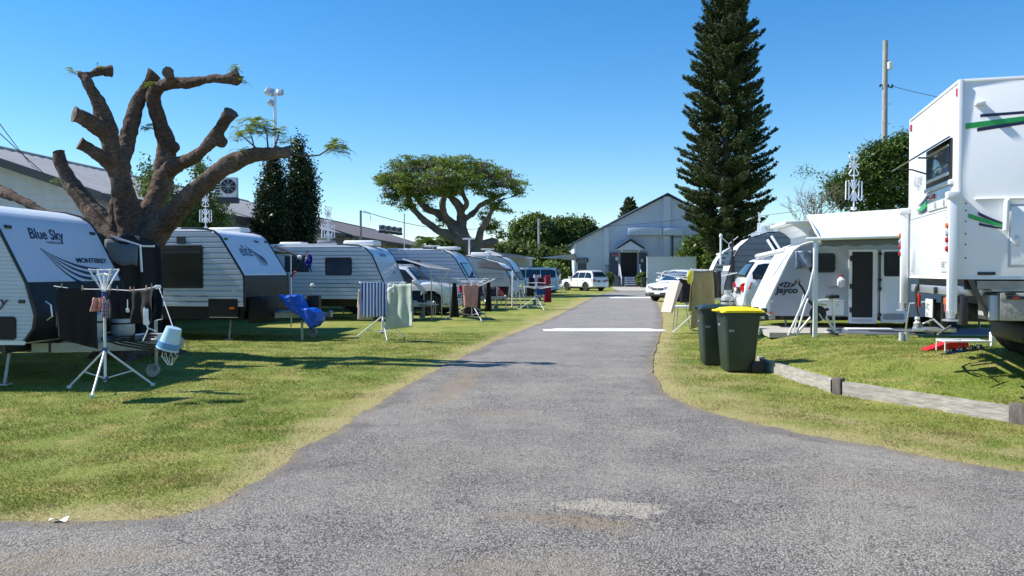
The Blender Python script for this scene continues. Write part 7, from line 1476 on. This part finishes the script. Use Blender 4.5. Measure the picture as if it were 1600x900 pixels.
mb = MB(); mb.rbox(0, .98, -.16, .16, 0, .035, .01); q = P(1322, 517, 18.0); o = thing('door_step_mat', 'narrow white step mat below the screen door', 'mat', (q.x, q.y, sz+.035), -.13); mb.build('mat', WHITE2, o)
# annexe hose line
q = P(1375, 520, 16.9); o = thing('black_hose', 'black hose lying across the slab towards the camper', 'hose', (q.x, q.y, sz+.045)); mb = MB(); mb.tube([(-.0, .5, .01), (.35, .2, .01), (.8, -.1, .012), (1.4, -.2, .012)], .016, 6); mb.build('hose', BLK, o)
# blue tarp over the elite drawbar
q = P(470, 490, 18.9); o = thing('blue_tarpaulin', 'bright blue tarpaulin bundled over the drawbar of the elite caravan', 'tarpaulin', (q.x, q.y, 0), -.2); TA = mat('blue_tarp', (.008,.085,.50), .32, var=.15, bump=.5, bs=5)
mb = MB(); mb.prism([(-.52, 1.07), (-.28, 1.03), (-.02, 1.07), (.06, .86), (.14, .74), (.34, .77), (.50, .66), (.54, .48), (.42, .34), (.30, .27), (.20, .42), (.02, .58), (-.14, .64), (-.30, .80)], (0, -.2, 0), (1,0,0), (0,0,1), (0, .42, 0)); me = mb.mesh('tmp', TA); ob = bpy.data.objects.new('tmp', me); COL.objects.link(ob)
md = ob.modifiers.new('r', 'REMESH'); md.mode = 'VOXEL'; md.voxel_size = .022; md2 = ob.modifiers.new('s', 'SMOOTH'); md2.iterations = 14; md2.factor = .6
m2 = bpy.data.meshes.new_from_object(ob.evaluated_get(bpy.context.evaluated_depsgraph_get())); bpy.data.objects.remove(ob)
NN = [v.normal.copy() for v in m2.vertices]
for v, n_ in zip(m2.vertices, NN): q_ = v.co; v.co = v.co+n_*(.045*(.5-abs(mnoise.noise(Vector((q_.x*4+q_.z*3, q_.y*4, q_.z*1.5)))*1.6)) + .012*mnoise.noise(q_*13)-.01)
m2.polygons.foreach_set('use_smooth', [True]*len(m2.polygons)); m2.materials.clear(); m2.materials.append(TA); link('sheet', m2, o)
mb = MB(); mb.tube([(.05, -.05, 0), (.05, -.05, .45)], .03, 8); mb.build('stand', CHAS, o)
# black bucket seat & broom and sign
q = P(490, 470, 19.4); o = thing('black_crate', 'black crate propped behind the blue tarpaulin', 'crate', (q.x, q.y, .62), .1); mb = MB(); mb.rbox(-.16, .14, -.1, .3, 0, .42, .03); mb.build('crate', BLACKP, o)
q = P(485, 478, 20.6); o = thing('washing_brush', 'long pale washing brush standing with its head up by the third caravan', 'brush', (q.x, q.y, .62)); mb = MB(); mb.tube([(-.02, 0, 0), (.05, 0, .62)], .012, 6); mb.build('handle', mat('pale_wood', (.45,.38,.28), .7), o); mb = MB(); mb.lathe([(.02, 0), (.055, .02), (.05, .07), (.02, .09)], (.05, 0, .60), seg=12); mb.build('head', WHITE2, o)
q = P(486, 473, 20.5); o = thing('grey_bottle_bag', 'small grey bag hanging under the long brush', 'bag', (q.x, q.y, q.z-.2)); mb = MB(); mb.rbox(-.09, .09, -.05, .05, 0, .3, .03); mb.build('bag', LGREY, o)
# awning with flag between second and third caravans
o0 = P(430, 385, 22.5); o = thing('awning_arm', 'black folding awning arm between the elite and third caravans', 'awning', tuple(o0)); mb = MB(); mb.tube([(0,0,0), P(471, 402, 22.2)-o0], .035, 8); mb.tube([P(471, 402, 22.2)-o0, P(455, 432, 22.6)-o0], .022, 6); mb.build('arm', BLKM, o)
mb = MB(); mb.lathe([(.05, -.05), (.06, 0), (.05, .05)], P(468, 402, 22.1)-o0, (1, 0, 0), 10); mb.build('end_cap', ALUW, o)
fo = P(476, 396, 21.9); o = thing('australian_flag', 'small crumpled blue flag with white stars and a union canton on a slanting pole', 'flag', tuple(fo)); mb = MB(); mb.tube([tuple(P(481, 392, 21.9)-fo), tuple(P(456, 432, 22.1)-fo)], .016, 6); mb.build('pole', BLKM, o); mb = MB(); mb.tube([tuple(P(462, 424, 22.05)-fo), tuple(P(456, 433, 22.1)-fo)], .035, 8); mb.build('pole_grip', mat('pink_grip', (.6,.15,.2), .6), o)
mb = MB(); mb.grid(lambda u, v: (.03+.17*u+.02*math.sin(v*6), .04*math.sin(u*9+v*5), .04-.46*v*(.75+.25*u)-.10*u), 14, 14); fl = mb.build('flag_cloth', mat('flag_blue', (.012,.02,.25), .8), o); fl.modifiers.new('s', 'SOLIDIFY').thickness = .003
WH = mat('flag_white', (.75,.75,.78), .8); RD = mat('flag_red', (.5,.01,.03), .8)
for (x, z, r) in ((.08, -.30, .022), (.15, -.18, .014), (.17, -.30, .014), (.14, -.42, .014), (.19, -.36, .010)):
    mb = MB(); pts = [(r*(1 if k % 2 == 0 else .45)*math.cos(PI*k/7), r*(1 if k % 2 == 0 else .45)*math.sin(PI*k/7)) for k in range(14)]; mb.prism(pts, (x, -.06, z), (1,0,0), (0,0,1), (0,-.003,0)); mb.build('star', WH, fl, smooth=False)
for a, b_, r, m_ in (((.04, .02), (.11, -.16), .010, WH), ((.11, .0), (.04, -.14), .010, WH), ((.04, -.06), (.12, -.08), .011, RD), ((.075, .02), (.08, -.16), .011, RD)): mb = MB(); mb.tube([(a[0], -.052, a[1]), (b_[0], -.055, b_[1])], r*.7, 4); mb.build('canton_bar', m_, fl)
# canopy frame and awning in front of the four-wheel drive
o0 = P(630, 405, 27.2); o = thing('grey_awning', 'grey awning on thin poles over the bonnet of the four-wheel drive', 'awning', tuple(o0)); q1, q2, q3, q4 = [P(*v)-o0 for v in ((630, 405, 29.0), (690, 416, 28.6), (703, 421, 26.6), (672, 418, 26.8))]
mb = MB(); mb.grid(lambda u, v: (q1*(1-u)+q2*u)*(1-v)+(q4*(1-u)+q3*u)*v-Vector((0,0,.05*math.sin(PI*u)*math.sin(PI*v))), 12, 8); q = mb.build('canopy', mat('grey_canvas', (.13,.14,.15), .9, var=.2), o); q.modifiers.new('s', 'SOLIDIFY').thickness = .008
mb = MB(); mb.tube([q1, q4], .025, 8); mb.tube([q4, q3], .022, 8); mb.build('roller', ALU, o)
for px in (674, 690, 703): 
    a = P(px, 420, 26.7)-o0; mb = MB(); mb.tube([a, (a.x, a.y, -o0.z)], .016, 6); mb.build('post', CHAS, o)
mb = MB(); mb.tube([P(674, 432, 26.7)-o0, P(690, 447, 26.7)-o0], .015, 5); mb.tube([P(703, 421, 26.7)-o0, P(690, 440, 26.7)-o0], .015, 5); mb.build('brace', ALU, o)
# awning of the fifth caravan
o0 = P(745, 415, 36.5); o = thing('black_awning', 'dark awning sloping out over the side of the fifth caravan', 'awning', tuple(o0)); q1, q2, q3, q4 = [P(*v)-o0 for v in ((745, 410, 37.4), (762, 406, 37.8), (801, 423, 35), (748, 417, 35.4))]
mb = MB(); mb.grid(lambda u, v: (q1*(1-u)+q2*u)*(1-v)+(q4*(1-u)+q3*u)*v, 8, 6); q = mb.build('canopy', mat('black_canvas', (.016,.016,.02), .85), o); q.modifiers.new('s', 'SOLIDIFY').thickness = .03
mb = MB(); a = q3; mb.tube([a, (a.x-.02, a.y, -o0.z)], .035, 8); mb.build('post', ALUW, o)
for dx in (.12, .35, .62): 
    mb = MB(); mb.tube([(a.x+.2, a.y, -o0.z+1.35), (a.x+dx*1.1, a.y+.1*dx, -o0.z)], .018, 6); mb.build('folding_leg', ALUW, o)
mb = MB(); mb.tube([(a.x+.12, a.y, -o0.z+.9), (a.x+.36, a.y, -o0.z+.9)], .015, 6); mb.build('rung', ALUW, o)
# camp chairs and tables
def chair(label, loc, rz, m):
    t = thing('camp_chair', label, 'camp chair', (loc[0], loc[1], 0), rz, 'folding camp chairs under the left awnings'); mb = MB(); mb.grid(lambda u, v: (-.25+.5*u, -.22+.44*v, .42-.04*math.sin(PI*u)), 6, 4); q = mb.build('seat', m, t); q.modifiers.new('s', 'SOLIDIFY').thickness = .012
    mb = MB(); mb.grid(lambda u, v: (-.25+.5*u, .22+.14*v+.03*math.sin(PI*u), .45+.5*v), 6, 4); q = mb.build('backrest', m, t); q.modifiers.new('s', 'SOLIDIFY').thickness = .012
    for x in (-.26, .26):
        for y0, y1 in ((-.24, .24), (.24, -.24)): mb = MB(); mb.tube([(x, y0, 0), (x, y1, .44)], .011, 6); mb.build('leg', ALU, t)
        mb = MB(); mb.rbox(x-.03, x+.03, -.24, .22, .62, .65, .01); mb.tube([(x, -.2, .42), (x, -.2, .62)], .01, 5); mb.tube([(x, .24, .42), (x, .36, .96)], .011, 5); mb.build('armrest', m, t)
DCH = mat('dark_chair_fabric', (.03,.035,.045), .9, var=.2); RCH = mat('red_trim_chair_fabric', (.10,.02,.02), .9)
for px, py, D, rz, m_, l in ((648, 486, 27.6, .3, DCH, 'dark camp chair below the grey awning by the four-wheel drive door'), (768, 484, 35.2, .2, DCH, 'dark camp chair leftmost under the black awning'), (782, 484, 35.6, -.3, RCH, 'camp chair with red fabric under the black awning'), (760, 484, 36.8, 1.2, DCH, 'dark camp chair half hidden behind the narrow black garment')):
    q = P(px, py, D); chair(l, (q.x, q.y), rz, m_)
for px, D, l in ((660, 27.0, 'low grey camp table beside the four-wheel drive wheel'), (776, 34.6, 'long low camp table in front of the fifth caravan'), (868, 57, 'small folding table with dark things behind the people mover')):
    q = P(px, 480, D); t = thing('camp_table', l, 'table', (q.x, q.y, 0), -.1, 'camp tables along the left row'); mb = MB(); mb.rbox(-.5, .5, -.25, .25, .48, .52, .01); mb.build('top', DGREY, t)
    for x in (-.42, .42):
        for y in (-.2, .2): mb = MB(); mb.tube([(x, y, .48), (x*.9, y, 0)], .012, 6); mb.build('leg', ALU, t)
    mb = MB(); 
# clutter on the table by the four-wheel drive
for i, (dx, l, c) in enumerate(((-.25, 'white mug on the low grey camp table', (.7,.7,.7)), (0, 'dark kettle on the low grey camp table', (.03,.03,.03)), (.2, 'silver pot on the low grey camp table', (.5,.5,.5)))):
    q = P(660, 480, 27); o = thing('mug' if i == 0 else ('kettle' if i == 1 else 'pot'), l, 'kitchenware', (q.x+dx, q.y, .52)); mb = MB(); mb.lathe([(.05, 0), (.06, .03), (.06+.01*i, .10), (.03, .12+.03*(i == 1))], seg=14); mb.tube([(.06, 0, .03), (.11, 0, .05), (.06, 0, .10)], .008, 5); mb.build('vessel', mat('ware_%d' % i if False else ('white_ware', 'black_ware', 'silver_ware')[i], c, .3), o)
# gas bottles on the right behind the bins
q = P(1137, 465, 23.5); gas_bottle((q.x, q.y, .42), 'large grey gas bottle behind the green bins beside the black towel', .19, .62, None)
q = P(1148, 462, 25.2); gas_bottle((q.x, q.y, .40), 'smaller gas bottle on the striped caravan drawbar behind the large one', .16, .52, None)
q = P(1137, 0, 23.5); o = thing('bottle_stand', 'steel stand carrying the large gas bottle', 'stand', (q.x, q.y, 0)); mb = MB(); mb.rbox(-.3, .5, -.25, .25, .36, .42, .01)
for x in (-.25, .45):
    for y in (-.2, .2): mb.tube([(x, y, 0), (x, y, .36)], .02, 6)
mb.build('stand', BLKM, o)
q = P(1144, 0, 27); o = thing('fishing_rods', 'dark upright rod holder between the two caravans on the right', 'rod holder', (q.x, q.y, 0)); mb = MB(); mb.tube([(0,0,0), (0,0,2.7)], .035, 8); mb.tube([(0,0,1.1), (0,0,2.0)], .07, 8); mb.build('rod', BLKM, o)
# white arm and frames above the white wagon
o0 = P(1182, 401, 20); o = thing('awning_arm', 'thick white awning roller projecting left above the white wagon', 'awning', tuple(o0)); mb = MB(); mb.tube([(0,0,0), P(1226, 391, 19.4)-o0], .06, 12); mb.build('roller', ALUW, o); mb = MB(); mb.lathe([(.068, -.03), (.07, .03)], (0, 0, 0), (1, 0, .2), 12); mb.build('end_cap', ALU, o)
o0 = P(1199, 375, 25.5); o = thing('raised_hatch_frame', 'white sloping frame of an open window on the grey striped caravan', 'window frame', tuple(o0)); mb = MB(); mb.tube([(0,0,0), P(1211, 394, 25.2)-o0], .045, 6); mb.tube([P(1205, 369, 25.6)-o0, P(1219, 391, 25.3)-o0], .045, 6); mb.build('frame', ALUW, o); mb = MB(); mb.grid(lambda u, v: ((P(1200, 374, 25.5)-o0)*(1-u)+(P(1205, 370, 25.6)-o0)*u)*(1-v)+((P(1211, 393, 25.2)-o0)*(1-u)+(P(1218, 391, 25.3)-o0)*u)*v, 4, 4); q = mb.build('mesh', BLACKP, o); q.modifiers.new('s', 'SOLIDIFY').thickness = .01
# ---------------------------------------------------------------- grass blades
def grass():
    n = 720000; u = rng.random(n); D = 4.6+(21-4.6)*u**1.35
    x = (rng.random(n)*2-1)*(D*.80+.6); y = D
    ir = inroad(x, y); e = edge_dist(x, y)
    dens = 1-.55*np.clip(1-e/.7, 0, 1)
    over = ir & (e < .16) & (rng.random(n) < np.exp(-e/.05))
    clump = np.array([mnoise.noise((a*2.2, b*2.2, 0)) for a, b in zip(x[::1], y[::1])])
    keep = ((~ir) | over) & (rng.random(n) < dens*(.75+.5*clump))
    inslab = (x > 5.5) & (y > 17.1-.13*(x-5.5)) & (y < 19.8-.1*(x-5.5)); keep &= ~inslab
    x, y, e, clump = x[keep], y[keep], e[keep], clump[keep]; n = len(x)
    z = np.array([hgt(a, b) for a, b in zip(x, y)])
    L_ = (.013+.012*rng.random(n))*(1+.7*np.clip(clump, 0, 1))*(1-.45*np.clip(1-e/.5, 0, 1)); L_ *= np.where(rng.random(n) < .03, 1.8, 1)
    tuft = np.array([mnoise.noise((a*5.1+9, b*5.1, 4)) for a, b in zip(x, y)]); L_ *= np.where(tuft > .42, 1.7, 1)
    wd = .0026+.00028*y
    an = rng.random(n)*2*PI; le = rng.normal(size=(n, 2))*.8
    dx, dy = np.cos(an)*wd, np.sin(an)*wd
    V = np.empty((n, 3, 3)); z0 = z-.004
    V[:, 0] = np.stack([x-dx, y-dy, z0], 1); V[:, 1] = np.stack([x+dx, y+dy, z0], 1); V[:, 2] = np.stack([x+le[:, 0]*L_, y+le[:, 1]*L_, z0+L_], 1)
    o = poly_np('grass_blades', V.reshape(-1, 3), np.arange(3*n).reshape(n, 3), lawn_mat('grass_blade', True)); struct(o, 'stuff')
    at = o.data.attributes.new('dry', 'FLOAT', 'POINT'); at.data.foreach_set('value', np.repeat(dryness(x, y, e), 3).astype(np.float32))
grass()
# small leaf litter and pebbles scattered on the asphalt
c = rng.uniform((-3.4, 4.0), (4.6, 9), (2600, 2)); c[:900] = rng.normal(size=(900, 2))*(.45, .22)+(.5, 5.15); k = inroad(c[:, 0], c[:, 1]); c = c[k]; c = np.c_[c, np.full(len(c), .017)]
Vp, Fp = leaves(c, rng.uniform(.006, .02, len(c)), .6, 1.5); struct(poly_np('loose_gravel_and_leaf_litter', Vp, Fp, mat('dry_litter', (.13,.115,.10), .9, var=.7, vs=3)), 'stuff')
p = thing('paper_scrap', 'small white scrap of paper lying at the edge of the near asphalt', 'litter', (-2.93, 5.05, .016)); mb = MB(); mb.grid(lambda u, v: (.1*u, .04*v+.02*u, .012*math.sin(5*u+3*v)+.012), 6, 3); q = mb.build('sheet', WHITE2, p)
